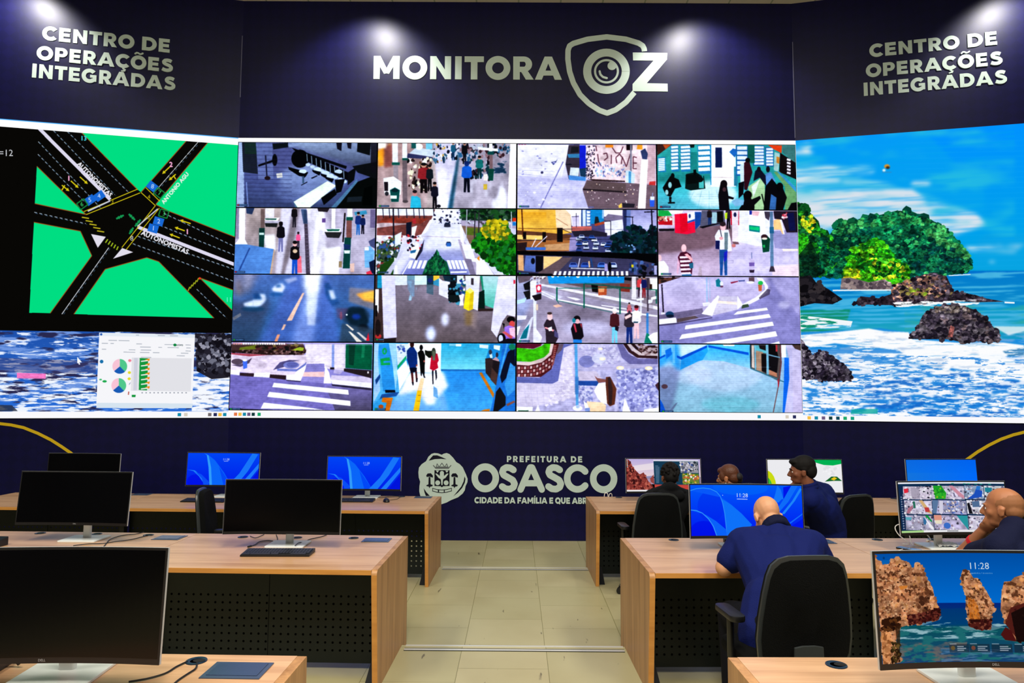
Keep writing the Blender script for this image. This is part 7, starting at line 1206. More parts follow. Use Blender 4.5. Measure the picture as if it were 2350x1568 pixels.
A_ = (1195, 190, 1215, 230, 1250, 240, 1260, 275, 1310, 265, 1340, 232, 1390, 228, 1440, 240, 1490, 270, 1505, 300, 1545, 272, 1590, 275, 1600, 330, 1620, 390, 1660, 450, 1668, 520, 1690, 580, 1708, 640, 1690, 690, 1440, 725, 1375, 740, 1340, 830, 1370, 990, 1225, 998)
rockface(A_, (1440, 650, 1560, 640, 1705, 600, 1708, 650, 1690, 690, 1450, 725), 520, 3); f.dots((1225, 680, 1380, 660, 1370, 740, 1280, 760, 1225, 740), 60, 8, 20, [(50, 24, 12), (96, 54, 24), (34, 16, 10)], 1.2, 8); f.p((1340, 740, 1380, 720, 1365, 960, 1330, 990, 1345, 850), (52, 30, 16), .8); f.dots((1300, 850, 1370, 850, 1370, 990, 1290, 990), 50, 6, 16, [(60, 46, 20), (110, 84, 40), (40, 24, 12)], 1, 9); f.dots((1520, 500, 1640, 480, 1600, 620, 1530, 600), 20, 6, 18, DK, 1.2, 10); f.p((1590, 520, 1650, 480, 1620, 560, 1560, 580), (70, 36, 22), .7); f.p((1385, 435, 1460, 430, 1450, 450, 1400, 462), (220, 130, 50)); f.p((1225, 760, 1300, 770, 1290, 990, 1225, 995), (226, 140, 70), .4)
B_ = (1885, 420, 1890, 350, 1905, 315, 1930, 310, 1960, 335, 1980, 375, 2030, 395, 2035, 430, 2070, 470, 2110, 560, 2125, 610, 2095, 660, 2085, 750, 2000, 765, 1920, 740, 1905, 600, 1915, 500)
rockface(B_, (1920, 690, 2090, 690, 2085, 760, 2000, 768, 1920, 742), 220, 20, (7, 20)); f.p((1925, 520, 1990, 560, 2010, 690, 1930, 690), (206, 110, 30), .6); f.dots((1920, 520, 1995, 560, 2010, 690, 1930, 690), 40, 6, 14, [(226, 130, 40), (150, 80, 24), (190, 100, 30)], .7, 22)
C_ = (2165, 620, 2185, 480, 2210, 405, 2260, 400, 2290, 370, 2350, 350, 2430, 330, 2520, 340, 3000, 360, 3000, 840, 2250, 840, 2190, 700)
rockface(C_, (2240, 600, 2350, 560, 3000, 560, 3000, 850, 2280, 850, 2190, 720), 330, 30); f.p((2240, 640, 2340, 590, 3000, 570, 3000, 850, 2260, 850), (16, 8, 8), .85); f.p((2150, 800, 2190, 745, 2230, 770, 2260, 850, 2180, 840), (80, 20, 20))
f.t('11:28', 2030, 310, 50, (244, 246, 250)); f.t('segunda-feira, 1 de setembro', 2045, 346, 10, (226, 232, 240)); f.e(1272, 218, 9, 10, (0, 60, 130))
for i in range(3): f.l((1258, 240 + i * 10, 1330 - i * 14, 240 + i * 10), 3, (30, 140, 210), .8)
for i, x in enumerate((1758, 1912, 2075, 2240, 2400)):
    f.r(x, 870, x + 150, 930, (24, 34, 46), .55); f.e(x + 28, 898, 16, 16, (110, 90, 50) if i == 0 else (120, 70, 56)) if i < 2 else None
    for j in range(3): f.r(x + 60, 884 + j * 14, x + 110 + (j * 17 + i * 23) % 34, 890 + j * 14, (220, 226, 234), .8)
    f.r(x + 4, 866, x + 56, 871, (220, 226, 234), .7)
f.p((2440, 300, 3000, 200, 3000, 360, 2500, 340), (190, 128, 88), 0.0); f.blur(1); ROCKS = f.mat('lock_screen_rocks', 0.85)
f = Cv(640, 290, [(1005, 588), (2125, 566), (2118, 1052), (1032, 1098)])
f.bg((14, 40, 76)); f.p((1005, 588, 2125, 566, 2125, 582, 1006, 604), (236, 238, 246)); f.p((1006, 604, 2125, 582, 2125, 606, 1008, 628), (14, 46, 80))
for x in (1620, 1740, 1780, 1850, 1900, 1980): f.r(x, 586, x + 26, 594, (30, 150, 130))
for i in range(14): f.e(1040 + i * 1.4, 740 + i * 24, 7, 7, (150, 170, 200)); f.r(1052 + i, 736 + i * 24, 1062 + i, 743 + i * 24, (120, 90, 120))
cells = [(1067, 628, 1392, 760, (196, 186, 206)), (1396, 616, 1744, 752, (200, 192, 216)), (1748, 608, 1932, 744, (150, 170, 200)), (1938, 606, 2125, 744, (214, 220, 226)), (1075, 772, 1396, 910, (196, 190, 212)), (1402, 764, 1752, 900, (160, 160, 196)), (1758, 756, 1935, 892, (216, 214, 226)), (1938, 752, 2120, 890, (230, 226, 232)), (1085, 922, 1404, 1066, (168, 164, 190)), (1410, 912, 1758, 1054, (176, 168, 200)), (1764, 906, 1940, 1044, (206, 200, 222)), (1942, 900, 2118, 1040, (190, 190, 210))]
for i, (x0, y0, x1, y1, c) in enumerate(cells):
    f.r(x0, y0, x1, y1, c); f.nz((x0, y0, x1, y0, x1, y1, x0, y1), .35, 60, 50, i, 3); f.dots((x0, y0, x1, y0, x1, y1, x0, y1), 46, 4, 13, [(236, 236, 244), (60, 56, 76), (110, 110, 140), (150, 130, 150), (226, 220, 236)], 1.2, i)
f.p((1075, 655, 1130, 648, 1130, 690, 1080, 700), (226, 40, 60)); f.p((1160, 640, 1260, 640, 1270, 755, 1170, 755), (160, 152, 172), .8); f.dots((1260, 625, 1390, 625, 1390, 755, 1270, 755), 50, 4, 11, [(240, 240, 246), (40, 40, 54), (200, 190, 210)], 1.4, 41)
f.p((1420, 616, 1510, 614, 1560, 690, 1545, 750, 1440, 752), (30, 160, 40)); f.dots((1430, 640, 1540, 640, 1540, 745, 1440, 745), 30, 8, 18, [(20, 130, 30), (50, 180, 40), (150, 180, 40)], 1, 42); f.p((1590, 614, 1630, 612, 1740, 715, 1740, 745, 1690, 720), (206, 140, 160)); f.p((1860, 640, 1920, 660, 1910, 720, 1820, 740, 1770, 744, 1840, 690), (30, 80, 190)); f.p((1870, 610, 1905, 612, 1900, 650, 1860, 650), (40, 120, 210)); f.r(1945, 625, 2010, 670, (30, 130, 150))
f.p((1100, 900, 1120, 850, 1180, 820, 1170, 860, 1130, 905), (176, 110, 130)); f.p((1180, 780, 1205, 780, 1210, 850, 1185, 850), (40, 110, 90)); f.p((1250, 770, 1290, 768, 1390, 890, 1395, 906, 1340, 890), (214, 176, 120)); f.p((1310, 840, 1360, 840, 1370, 885, 1320, 885), (190, 60, 60)); f.p((1402, 764, 1470, 764, 1440, 900, 1402, 900), (90, 120, 160)); f.p((1480, 770, 1520, 770, 1510, 890, 1470, 890), (214, 210, 230)); f.dots((1560, 770, 1740, 766, 1740, 895, 1560, 895), 40, 6, 14, [(110, 140, 210), (220, 226, 245), (70, 90, 160), (240, 220, 200)], 1, 43); f.p((1762, 790, 1785, 780, 1810, 890, 1775, 890), (20, 20, 28)); f.p((1810, 770, 1880, 760, 1880, 820, 1815, 825), (80, 110, 150)); f.p((1085, 940, 1160, 940, 1150, 970, 1090, 970), (90, 170, 190)); f.p((1290, 940, 1330, 950, 1320, 1010, 1295, 1010), (50, 110, 160)); f.p((1310, 920, 1345, 918, 1390, 975, 1380, 985), (20, 150, 70)); f.p((1300, 930, 1404, 1040, 1404, 1062, 1370, 1050), (240, 240, 248)); f.p((1410, 915, 1490, 912, 1495, 965, 1415, 968), (226, 150, 130)); f.p((1420, 965, 1495, 962, 1490, 1000, 1425, 1000), (236, 226, 200)); f.p((1650, 912, 1756, 910, 1756, 1050, 1700, 980), (40, 150, 160)); f.e(1545, 1015, 36, 30, (60, 110, 200)); f.p((1030, 1078, 2118, 1030, 2118, 1052, 1032, 1098), (236, 236, 240)); f.p((1030, 1078, 1290, 1066, 1290, 1086, 1032, 1098), (170, 214, 140))
for i in range(8): f.e(1550 + i * 14, 1066 - i * .6, 5, 5, (40, 40, 50))
f.blur(1); CCTV = f.mat('camera_grid_picture', 0.95)
f = Cv(512, 228, [(427, 230), (1131, 234), (1112, 528), (424, 540)])
f.g((400, 220, 1140, 220, 1140, 400, 400, 400), (190, 176, 226), (236, 214, 220)); f.p((424, 420, 1140, 400, 1140, 470, 424, 470), (170, 150, 180)); f.p((470, 300, 700, 270, 710, 330, 500, 350), (246, 236, 238), .7); f.p((590, 400, 690, 390, 690, 410, 600, 415), (150, 150, 190))
g = (427, 240, 455, 240, 500, 320, 560, 380, 600, 360, 640, 440, 690, 500, 620, 530, 424, 528); f.p(g, (130, 50, 46)); f.dots(g, 230, 6, 18, [(160, 70, 60), (90, 30, 30), (190, 96, 80), (60, 20, 22), (140, 56, 50)], .9, 3); f.p((660, 420, 695, 380, 700, 470, 665, 450), (150, 70, 66)); f.p((700, 430, 1112, 480, 1112, 528, 424, 540, 424, 522, 700, 520), (200, 70, 60)); f.p((424, 525, 1112, 515, 1112, 530, 424, 541), (240, 240, 244))
f.p((702, 250, 1112, 256, 1108, 470, 700, 472), (20, 60, 86)); f.p((700, 240, 1112, 244, 1112, 256, 700, 252), (226, 226, 236)); f.p((950, 258, 1108, 262, 1106, 362, 950, 360), (150, 150, 160)); f.dots((955, 262, 1104, 262, 1100, 358, 955, 358), 60, 5, 14, [(236, 236, 240), (90, 90, 100), (40, 50, 60), (200, 196, 210), (60, 80, 150)], 1, 5); f.p((960, 368, 1106, 370, 1104, 466, 960, 466), (110, 130, 50)); f.dots((962, 370, 1100, 372, 1100, 464, 962, 464), 60, 5, 14, [(60, 120, 30), (226, 180, 60), (236, 236, 230), (150, 190, 70), (200, 90, 60)], 1, 6)
for i in range(14): f.r(716, 296 + i * 12, 744 + (i * 13) % 14, 301 + i * 12, (130, 160, 190), .8); f.e(436, 244 + i * 5, 4, 3, [(90, 190, 220), (240, 240, 240), (240, 190, 80), (40, 130, 180)][i % 4])
f.blur(1); REDROCK = f.mat('red_rock_desktop', 0.95)
f = Cv(512, 228, [(1752, 1057), (1923, 1057), (1923, 1133), (1752, 1133)])
f.bg((240, 240, 244)); f.e(1748, 1118, 23, 36, (206, 224, 20)); f.e(1744, 1124, 18, 28, (60, 190, 60)); f.p((1862, 1057, 1923, 1057, 1923, 1066, 1905, 1070, 1885, 1069, 1862, 1062), (0, 180, 84)); f.p((1885, 1108, 1900, 1096, 1912, 1096, 1922, 1106, 1905, 1106), (20, 100, 40)); f.p((1898, 1102, 1906, 1097, 1912, 1100, 1905, 1105), (240, 200, 30)); f.t('D', 1815, 1067, 7, (60, 60, 66)); f.p((1809, 1076, 1816, 1074, 1818, 1082), (240, 200, 90)); f.dots((1880, 1074, 1920, 1074, 1918, 1092, 1885, 1092), 12, 2, 5, [(228, 228, 234), (246, 246, 250)], 1, 3); f.blur(1); OFFICE = f.mat('white_green_wallpaper', 0.95)
f = Cv(128, 64, [(0, 0), (100, 0), (100, 100), (0, 100)]); f.g((0, 0, 100, 0, 100, 100, 0, 100), (20, 118, 226), (0, 108, 255), False); f.g((0, 0, 100, 0, 100, 40, 0, 40), (0, 90, 230), (0, 108, 246), True, .4); PLAINBLUE = f.mat('plain_blue_desktop', 0.95)

def base_at(px, py, z): p = at_z(px, py, z); return p.x, p.y
Z1, Z2, Z3 = FLOOR1 + HDESK + .0006, FLOOR2 + HDESK + .0006, FLOOR3 + HDESK + .0006
rad = math.radians
monitor('switched-off monitor in the front row at far left, half hidden by another', -4.66, 7.62, Z1, rad(-3), .115, tilt=3, h=.365)
monitor('left one of two monitors showing a blue lock screen, behind turned chair', -3.19, 7.70, Z1, rad(-2), .12, BLOOM, h=.37)
monitor('blue lock screen monitor nearest the aisle in the front left row', -1.65, 7.68, Z1, rad(-1), .09, BLOOM, h=.37)
monitor('switched-off monitor in the second row with faint green sheen', -3.175, 5.14, Z2, rad(-2), .125, tilt=6, h=.38, w=.83, base_yaw=rad(2), logo=True)
monitor('switched-off monitor in the second row directly behind the black keyboard', -1.627, 5.00, Z2, rad(0), .10, tilt=4, h=.375, w=.82)
monitor('large switched-off monitor filling the bottom left corner', -1.575, 2.465, Z3, rad(3), .085, tilt=5, h=.372, w=.80, logo=True)
monitor('monitor showing red rocks and a program window, before the curly-haired person', 1.57, 7.62, Z1, rad(1), .09, REDROCK, h=.37)
monitor('monitor with white wallpaper and green corner, beside the profile person', 3.08, 7.62, Z1, rad(1), .09, OFFICE, h=.37)
monitor('monitor showing a plain blue picture at far right of the front row', 4.49, 7.55, Z1, rad(4), .105, PLAINBLUE, h=.37, w=.79)
monitor('blue lock screen monitor facing the bald person bent over the desk', 1.600, 5.02, Z2, rad(-1), .085, BLOOMJ, tilt=3, h=.375, w=.79)
monitor('monitor showing a grid of street camera pictures', 3.05, 5.07, Z2, rad(4), .11, CCTV, tilt=4, h=.372, w=.80, base_yaw=rad(-3))
monitor('nearest monitor showing a rocky coast lock screen at bottom right', 1.572, 2.465, Z3, rad(0), .095, ROCKS, tilt=4, h=.372, w=.80, logo=True, base_yaw=rad(2))

KEYM = mat('black_keycaps', (38, 44, 58), 0.38)  # light caught on the black keys is put into this paler colour
def keyboard(label, x, y, z, yaw, group='black keyboards'):
    t = thing('keyboard', label, 'keyboard', (x, y, z), yaw, group)
    b = MB(); b.prism([(-.076, 0), (.076, 0), (.076, .024), (-.076, .012)], -.228, .228, 'x'); obj('case', b, BLACK, t, bevel=0.002)
    for r in range(5):
        b = MB()
        for c in range(22 if r else 4):
            w = .0165
            if r: x0 = -.218 + c * .0199
            else: x0, w = [(-.218, .05), (-.165, .13), (-.03, .05), (.1, .1)][c]
            y0 = -.066 + r * .026; zt = .0135 + (y0 + .076) / .152 * .012
            b.box(x0, x0 + w, y0, y0 + .021, zt - .004, zt + .0045)
        k = obj('key_row', b, KEYM, t)
    return t
keyboard('black keyboard under the central dark monitor in the second row', -1.60, 4.71, Z2, rad(1.5))
keyboard('black keyboard under the blue lock screen nearest the aisle', -1.74, 7.40, Z1, rad(0))
keyboard('black keyboard under the other blue lock screen, behind the turned chair', -3.28, 7.33, Z1, rad(-2))
def mouse(label, x, y, z, yaw):
    t = thing('computer_mouse', label, 'mouse', (x, y, z), yaw)
    b = MB(); n = 16; vs = []
    for i in range(7):
        a = i / 6 * math.pi / 2
        for k in range(n):
            q = 2 * math.pi * k / n; vs.append((.034 * math.cos(q) * math.cos(a) ** .6 if i < 6 else 0, .058 * math.sin(q) * (math.cos(a) ** .6 if i < 6 else 0), .036 * math.sin(a)))
    b.add(vs, [(i * n + k, i * n + (k + 1) % n, (i + 1) * n + (k + 1) % n, (i + 1) * n + k) for i in range(6) for k in range(n)] + [tuple(range(n))[::-1]])
    obj('shell', b, BLACK, t, smooth=True)
    b = MB(); b.cyl((-.004, .028, .034), (.004, .028, .034), .008, n=12); obj('scroll_wheel', b, KEYM, t)
mouse('black mouse on the front left desk beside the blue lock screen', -1.375, 7.37, Z1, rad(20))

def cable(label, pts, r, m, cat='cable', name='cable', group=None, plug=None):
    P = [Vector(p) for p in pts]; out = []
    for i in range(len(P) - 1):
        p0, p1, p2, p3 = P[max(i - 1, 0)], P[i], P[i + 1], P[min(i + 2, len(P) - 1)]
        for k in range(8):
            t = k / 8; out.append(0.5 * ((2 * p1) + (p2 - p0) * t + (2 * p0 - 5 * p1 + 4 * p2 - p3) * t * t + (3 * p1 - p0 - 3 * p2 + p3) * t ** 3))
    out.append(P[-1]); b = MB(); b.tube(out, r, 8)
    o = obj(name, b, m, smooth=True); tag(o, label, cat, group)
    if plug:
        b = MB(); d = (out[-1] - out[-2]).normalized(); b.cyl(out[-1], out[-1] + d * .03, r * 2.4, n=10); obj('plug', b, m, o)
    return o
CAB = mat('black_cable', (16, 16, 18), 0.5); WCAB = mat('white_cable', (230, 230, 226), 0.45)
def on(pxs, z, dz=.004): return [tuple(at_z(x, y, z) + Vector((0, 0, dz))) for x, y in pxs]
cable('black cable curving from the cable hole left of the big power cover', on([(430, 1521), (405, 1533), (380, 1548), (340, 1560), (295, 1568)], Z3), .0032, CAB, group='cables from the bottom left cable hole')
cable('black cable running forward from the cable hole beside the power cover', on([(452, 1524), (449, 1537), (430, 1550), (412, 1562), (400, 1572)], Z3), .0032, CAB, group='cables from the bottom left cable hole')
cable('thin black cable across the second row desk at left, upper strand', on([(330, 1223), (312, 1227), (290, 1229), (270, 1233), (252, 1240), (243, 1250), (238, 1256)], Z2), .003, CAB, group='cables on the second row left desk')
cable('thin black cable across the second row desk at left, lower strand', on([(343, 1229), (325, 1234), (300, 1240), (262, 1245), (235, 1249), (200, 1250), (168, 1254)], Z2), .003, CAB, group='cables on the second row left desk')
cable('black cable with plug lying left of the white stand behind the keyboard', on([(634, 1229), (637, 1238), (633, 1244), (615, 1242), (595, 1245), (585, 1252), (576, 1255)], Z2), .003, CAB, plug=True)
cable('black keyboard cable looping over the white stand foot', on([(750, 1229), (735, 1234), (712, 1239), (697, 1246)], Z2, .004) + on([(686, 1251), (677, 1258)], Z2, .016), .003, CAB)
cable('short thin black cable beside the grommet under the central dark monitor', on([(574, 1232), (586, 1236), (600, 1231), (606, 1228)], Z2), .0026, CAB)
cable('thin mouse cable behind the black mouse on front left desk', on([(889, 1149), (912, 1146), (915, 1140), (890, 1141), (875, 1144), (862, 1141)], Z1, .003), .0025, CAB)
p = at_z(2106, 1258, Z2)
lp = [p + Vector(v) for v in ((-.05, .10, .006), (-.03, .05, .02), (-.075, .10, .07), (-.08, .14, .115), (-.04, .16, .135), (.0, .15, .12), (.015, .13, .07), (-.01, .06, .02), (-.02, .02, .014))]
cable('white charging cable looping up above the phone', lp, .0035, WCAB)
cable('white cable dropping from the monitor into the cable hole', [at_y(2128, 1228, 5.15), at_y(2133, 1234, 5.16), at_y(2136, 1240, 5.17), at_z(2130, 1243, Z2) + Vector((0, 0, .004))], .0045, WCAB, plug=True)
cable('thin white cable lying on the desk left of the phone', on([(2150, 1248), (2120, 1255), (2098, 1256), (2075, 1261), (2056, 1268), (2058, 1274)], Z2), .0028, WCAB)
q = at_z(1397, 1141, Z1)
cable('small pair of white cable loops on the front right desk by the aisle', [q + Vector(v) for v in ((-.05, .0, .004), (-.045, .0, .035), (-.03, .0, .045), (-.012, .0, .035), (-.008, .0, .008), (.0, .0, .006), (.008, .0, .030), (.022, .0, .040), (.035, .0, .028), (.036, .0, .004))], .004, WCAB)
# phone and papers
t = thing('smartphone', 'smartphone lying on the second row right desk by the white cable', 'phone', tuple(at_z(2086, 1262, Z2)), rad(38))
b = MB(); b.rbox(-.036, .036, -.075, .075, 0, .009, .01); obj('body', b, BLACK, t); b = MB(); b.rbox(-.033, .033, -.071, .071, .009, .0094, .008); obj('screen', b, mat('phone_glass', (40, 90, 140), 0.12, spec=.8), t)
pb = at_z(2168, 1254, Z2)
b = MB(); n = 10
for j in range(n + 1):
    for i in range(n + 1):
        u, v = i / n - .5, j / n - .5
        b.v.append((pb.x + u * .15 + v * .03, pb.y - .02 + v * .13, pb.z + .0125 + .010 * math.sin(u * 9 + v * 4) ** 2 + .006 * math.sin(v * 11 - u * 5) ** 2))
for j in range(n):
    for i in range(n): k = j * (n + 1) + i; b.f.append((k, k + 1, k + n + 2, k + n + 1)); b.mi.append(0)
o = obj('paper_napkin', b, mat('white_paper', (240, 240, 236), .8), smooth=True); tag(o, 'crumpled white paper napkin over the foot of the camera grid monitor', 'paper')
# small black devices below the monitors
def cam_clip(label, x, y, z):
    t = thing('cable_dock', label, 'dock', (x, y, z)); b = MB(); b.rbox(-.022, .022, -.02, .02, 0, .03, .006, axis='y'); obj('body', b, BLACK, t)
    b = MB(); b.tube([(.0, .015, .02), (.02, .05, .03), (.03, .07, .01), (.03, .08, .002)], .005); obj('lead', b, CAB, t)
cam_clip('black cable block on the desk under the blue lock screen, left of its stand', 1.545, 5.16, Z2)
cam_clip('black cable block behind the rocky coast monitor stand', 1.56, 2.60, Z3)
# desk telephone, bottom left
t = thing('desk_telephone', 'black desk telephone at the bottom left edge, beside the white monitor stand', 'telephone', (-1.93, 2.47, Z3), rad(8))
b = MB(); b.prism([(-.09, 0), (.09, 0), (.09, .055), (-.09, .025)], -.07, .12, 'x'); obj('body', b, BLACK, t, bevel=.006)
b = MB(); b.rbox(-.065, -.015, -.09, .09, .045, .075, .02); obj('handset', b, mat('telephone_black', (20, 20, 22), .35), t, bevel=.006)
b = MB(); b.tube([(.115, .03, .03), (.14, .04, .03), (.165, .03, .012)], .006); obj('cord_plug', b, CAB, t)
t = thing('desk_telephone', 'black desk telephone at the far left edge of the second row', 'telephone', (-3.72, 4.86, Z2), rad(-4))
b = MB(); b.prism([(-.09, 0), (.09, 0), (.09, .06), (-.09, .03)], -.09, .12, 'x'); obj('body', b, BLACK, t, bevel=.006)
b = MB(); b.rbox(-.07, -.02, -.09, .09, .05, .085, .02); obj('handset', b, mat('telephone_black', (20, 20, 22), .35), t, bevel=.006)

# ---------------------------------------------------------------- office chairs
def outline(k):
    half = [(0, 1.0), (.10, .998), (.145, .985), (.178, .955), (.196, .905), (.212, .82), (.228, .70), (.234, .60), (.226, .52), (.195, .455), (.14, .425), (0, .42)]
    P = half + [(-x, z) for x, z in half[-2:0:-1]]
    return [(x * k, .71 + (z - .71) * k) for x, z in P]
def padded(P, y0, y1, curve, puff):
    """upright cushion from an outline; bent around the sitter, puffed on the front"""
    b = MB(); n = len(P); cx, cz = 0, .70; rings = [(1.0, y0), (1.0, y0 + (y1 - y0) * .55), (.95, y1), (.6, y1 + puff), (.25, y1 + puff * 1.25)]
    rings = [(.3, y0 - .004), (.8, y0 - .004)] + rings
    for s, y in rings:
        for x, z in P: X = x * s; b.v.append((X, y + curve * X * X - .10 * (z - .62), cz + (z - cz) * s))
    for r in range(len(rings) - 1):
        for i in range(n): b.f.append((r * n + i, r * n + (i + 1) % n, (r + 1) * n + (i + 1) % n, (r + 1) * n + i))
    b.f += [tuple(range(n))[::-1], tuple(range((len(rings) - 1) * n, len(rings) * n))]; b.mi = [0] * len(b.f); return b
def chair(label, x, y, z, yaw, lift=0.0):
    U = Matrix.Translation((0, 0, lift))
    t = thing('office_chair', label, 'chair', (x, y, z), yaw, 'black office chairs')
    b = MB(); b.lathe([(.03, .07), (.045, .08), (.045, .12), (.028, .13), (.028, .30), (.02, .30), (.02, .40 + lift)], 16); obj('gas_lift', b, BLACK, t, smooth=True)
    b = MB()
    for k in range(5):
        a = 2 * math.pi * k / 5 + .3; b.cyl((.03 * math.cos(a), .03 * math.sin(a), .10), (.29 * math.cos(a), .29 * math.sin(a), .075), .024, .015, 10)
    obj('star_base', b, BLACK, t, smooth=True)
    for k in range(5):
        a = 2 * math.pi * k / 5 + .3; c = Vector((.29 * math.cos(a), .29 * math.sin(a), .0305)); s = Vector((-math.sin(a), math.cos(a), 0)) * .022
        b = MB(); b.cyl(c - s, c - s * .25, .030, n=14); b.cyl(c + s * .25, c + s, .030, n=14); b.cyl(c, c + Vector((0, 0, .045)), .010, n=8); obj('caster', b, BLACK, t)
    b = MB(); b.rbox(-.235, .235, -.21, .24, .41, .475, .08, 5); obj('seat', b.xf(U), FABRIC, t, bevel=.022, smooth=True)
    b = MB(); b.box(-.09, .09, -.13, .10, .375, .412); obj('mechanism', b.xf(U), BLACK, t)
    sh = obj('back_shell', padded(outline(1.0), -.275, -.247, .35, .002).xf(U), RIM, t, smooth=True)
    obj('backrest', padded(outline(.955), -.246, -.205, .35, .012).xf(U), FABRIC, t, smooth=True)
    b = MB(); P = outline(.935); b2 = padded(P, -.2815, -.2795, .35, .001); obj('rear_cover', b2.xf(U), FABRIC, sh, smooth=True)
    b = MB(); b.tube([(0, -.02, .392), (0, -.20, .385), (0, -.262, .42), (0, -.272, .52)], .022, 10); obj('back_support', b.xf(U), BLACK, t, smooth=True)
    b = MB(); b.prism([(-.075, .40), (.075, .40), (.07, .575), (.03, .582), (-.03, .582), (-.07, .575)], -.290, -.278, 'y'); q = obj('bracket_cover', b.xf(U), RIM, sh, bevel=.003)
    for s in (-1, 1):
        b = MB(); b.rbox(s * .255 - .04, s * .255 + .04, -.11, .13, .635, .665, .035, 5); ar = obj('armrest', b.xf(U), BLACK, t, bevel=.008, smooth=True)
        b = MB(); b.tube([(s * .12, .0, .40), (s * .24, .0, .405), (s * .258, .0, .44), (s * .258, .0, .645)], .018, 10); obj('armrest_post', b.xf(U), BLACK, ar, smooth=True)
    return t
chair('black office chair of the bald person bent over the desk, its back to the aisle', 1.335, 3.60, FLOOR2, rad(6), .08)
chair('black office chair of the person in black hoodie', 1.265, 6.64, FLOOR1, rad(4))
chair('empty-backed black office chair behind the person seen in profile', 2.97, 6.60, FLOOR1, rad(22))
chair('unoccupied black office chair turned sideways by the left front row desk', -2.64, 6.52, FLOOR1, rad(-80))
chair('black office chair under the person with tied hair, behind the large blue monitor', 1.98, 6.34, FLOOR1, rad(25))
chair('black office chair of the person with red wristband', 3.0, 3.85, FLOOR2, rad(40))

# ---------------------------------------------------------------- people
def skin_mat(name, rgb, rough=.5, bump=None):
    m = mat(name, rgb, rough, spec=.35, bump=bump); nt, b = nodes_of(m)
    b.inputs['Subsurface Weight'].default_value = .08; b.inputs['Subsurface Radius'].default_value = (.012, .005, .003)
    return m
def solid(prims):
    b = MB()
    for p in prims:
        if p[0] == 'c':
            p0, p1, r0, r1 = Vector(p[1]), Vector(p[2]), p[3], p[4]; d = p1 - p0; L = d.length or 1e-4; d = d / L
            a = d.orthogonal().normalized(); c = d.cross(a); rows = []
            for i in range(5): q = -math.pi / 2 + math.pi / 2 * i / 4; rows.append((p0 + d * r0 * math.sin(q), max(r0 * math.cos(q), 1e-4)))
            for i in range(5): q = math.pi / 2 * i / 4; rows.append((p1 + d * r1 * math.sin(q), max(r1 * math.cos(q), 1e-4)))
            n = 14; vs = [o + (a * math.cos(2 * math.pi * k / n) + c * math.sin(2 * math.pi * k / n)) * r for o, r in rows for k in range(n)]
            fs = [(i * n + k, i * n + (k + 1) % n, (i + 1) * n + (k + 1) % n, (i + 1) * n + k) for i in range(len(rows) - 1) for k in range(n)]
        else:
            M = p[3]; c = Vector(p[1]); rx, ry, rz = p[2]; n, m = 16, 10; vs = []; 
            for i in range(m + 1):
                q = -math.pi / 2 + math.pi * i / m
                for k in range(n):
                    w = 2 * math.pi * k / n; vs.append(M @ (c + Vector((rx * max(math.cos(q), 1e-3) * math.cos(w), ry * max(math.cos(q), 1e-3) * math.sin(w), rz * math.sin(q)))))
            fs = [(i * n + k, i * n + (k + 1) % n, (i + 1) * n + (k + 1) % n, (i + 1) * n + k) for i in range(m) for k in range(n)]
            rows = [0] * (m + 1)
        fs += [tuple(range(n))[::-1], tuple(range(len(vs) - n, len(vs)))]
        b.add(vs, fs)
    return b
def blob(name, prims, m, parent, vox=.008, it=6, wrinkle=0.0):
    """one continuous surface grown around the given capsules ('c') and ellipsoids ('e')"""
    o = obj(name, solid(prims), m)
    r = o.modifiers.new('r', 'REMESH'); r.mode = 'VOXEL'; r.voxel_size = vox; r.use_smooth_shade = True
    s = o.modifiers.new('s', 'SMOOTH'); s.factor = .5; s.iterations = it
    bpy.context.view_layer.update()
    me = bpy.data.meshes.new_from_object(o.evaluated_get(bpy.context.evaluated_depsgraph_get()))
    o.modifiers.clear(); old = o.data; o.data = me; me.name = name; bpy.data.meshes.remove(old)
    me.materials.clear(); me.materials.append(m)
    if parent is not None:
        me.transform(Matrix.Translation(-parent.location)); o.parent = parent
    me.polygons.foreach_set('use_smooth', [True] * len(me.polygons))
    if wrinkle:
        from mathutils import noise
        for v in me.vertices:
            n = noise.noise(v.co * 7.0) + .6 * noise.noise(v.co * 15.0); v.co += v.normal * n * wrinkle
    return o
I4 = Matrix.Identity(4)
def head_prims(M, k=1.0):
    E = lambda c, r: ('e', c, r, M); Cc = lambda a, b, r0, r1: ('c', M @ Vector(a), M @ Vector(b), r0, r1)
    P = [E((0, -.014, .046), (.075, .097, .088)), E((0, .028, .0), (.066, .068, .094)), E((0, .042, -.064), (.049, .046, .042)), E((0, .070, -.088), (.024, .019, .02)),
         E((0, .083, .032), (.048, .013, .011)), Cc((0, .092, .022), (0, .113, -.016), .008, .0135), E((0, .103, -.024), (.018, .014, .009)), E((0, .090, -.050), (.023, .010, .007)), E((0, .088, -.063), (.020, .010, .008))]
    for s in (-1, 1):
        P += [E((s * .042, .052, -.012), (.026, .026, .026)), E((s * .079, -.008, -.004), (.009, .022, .032)), E((s * .082, -.014, .012), (.009, .016, .014))]
    return P + [Cc((0, -.022, -.05), (0, -.045, -.15), .056, .060)]
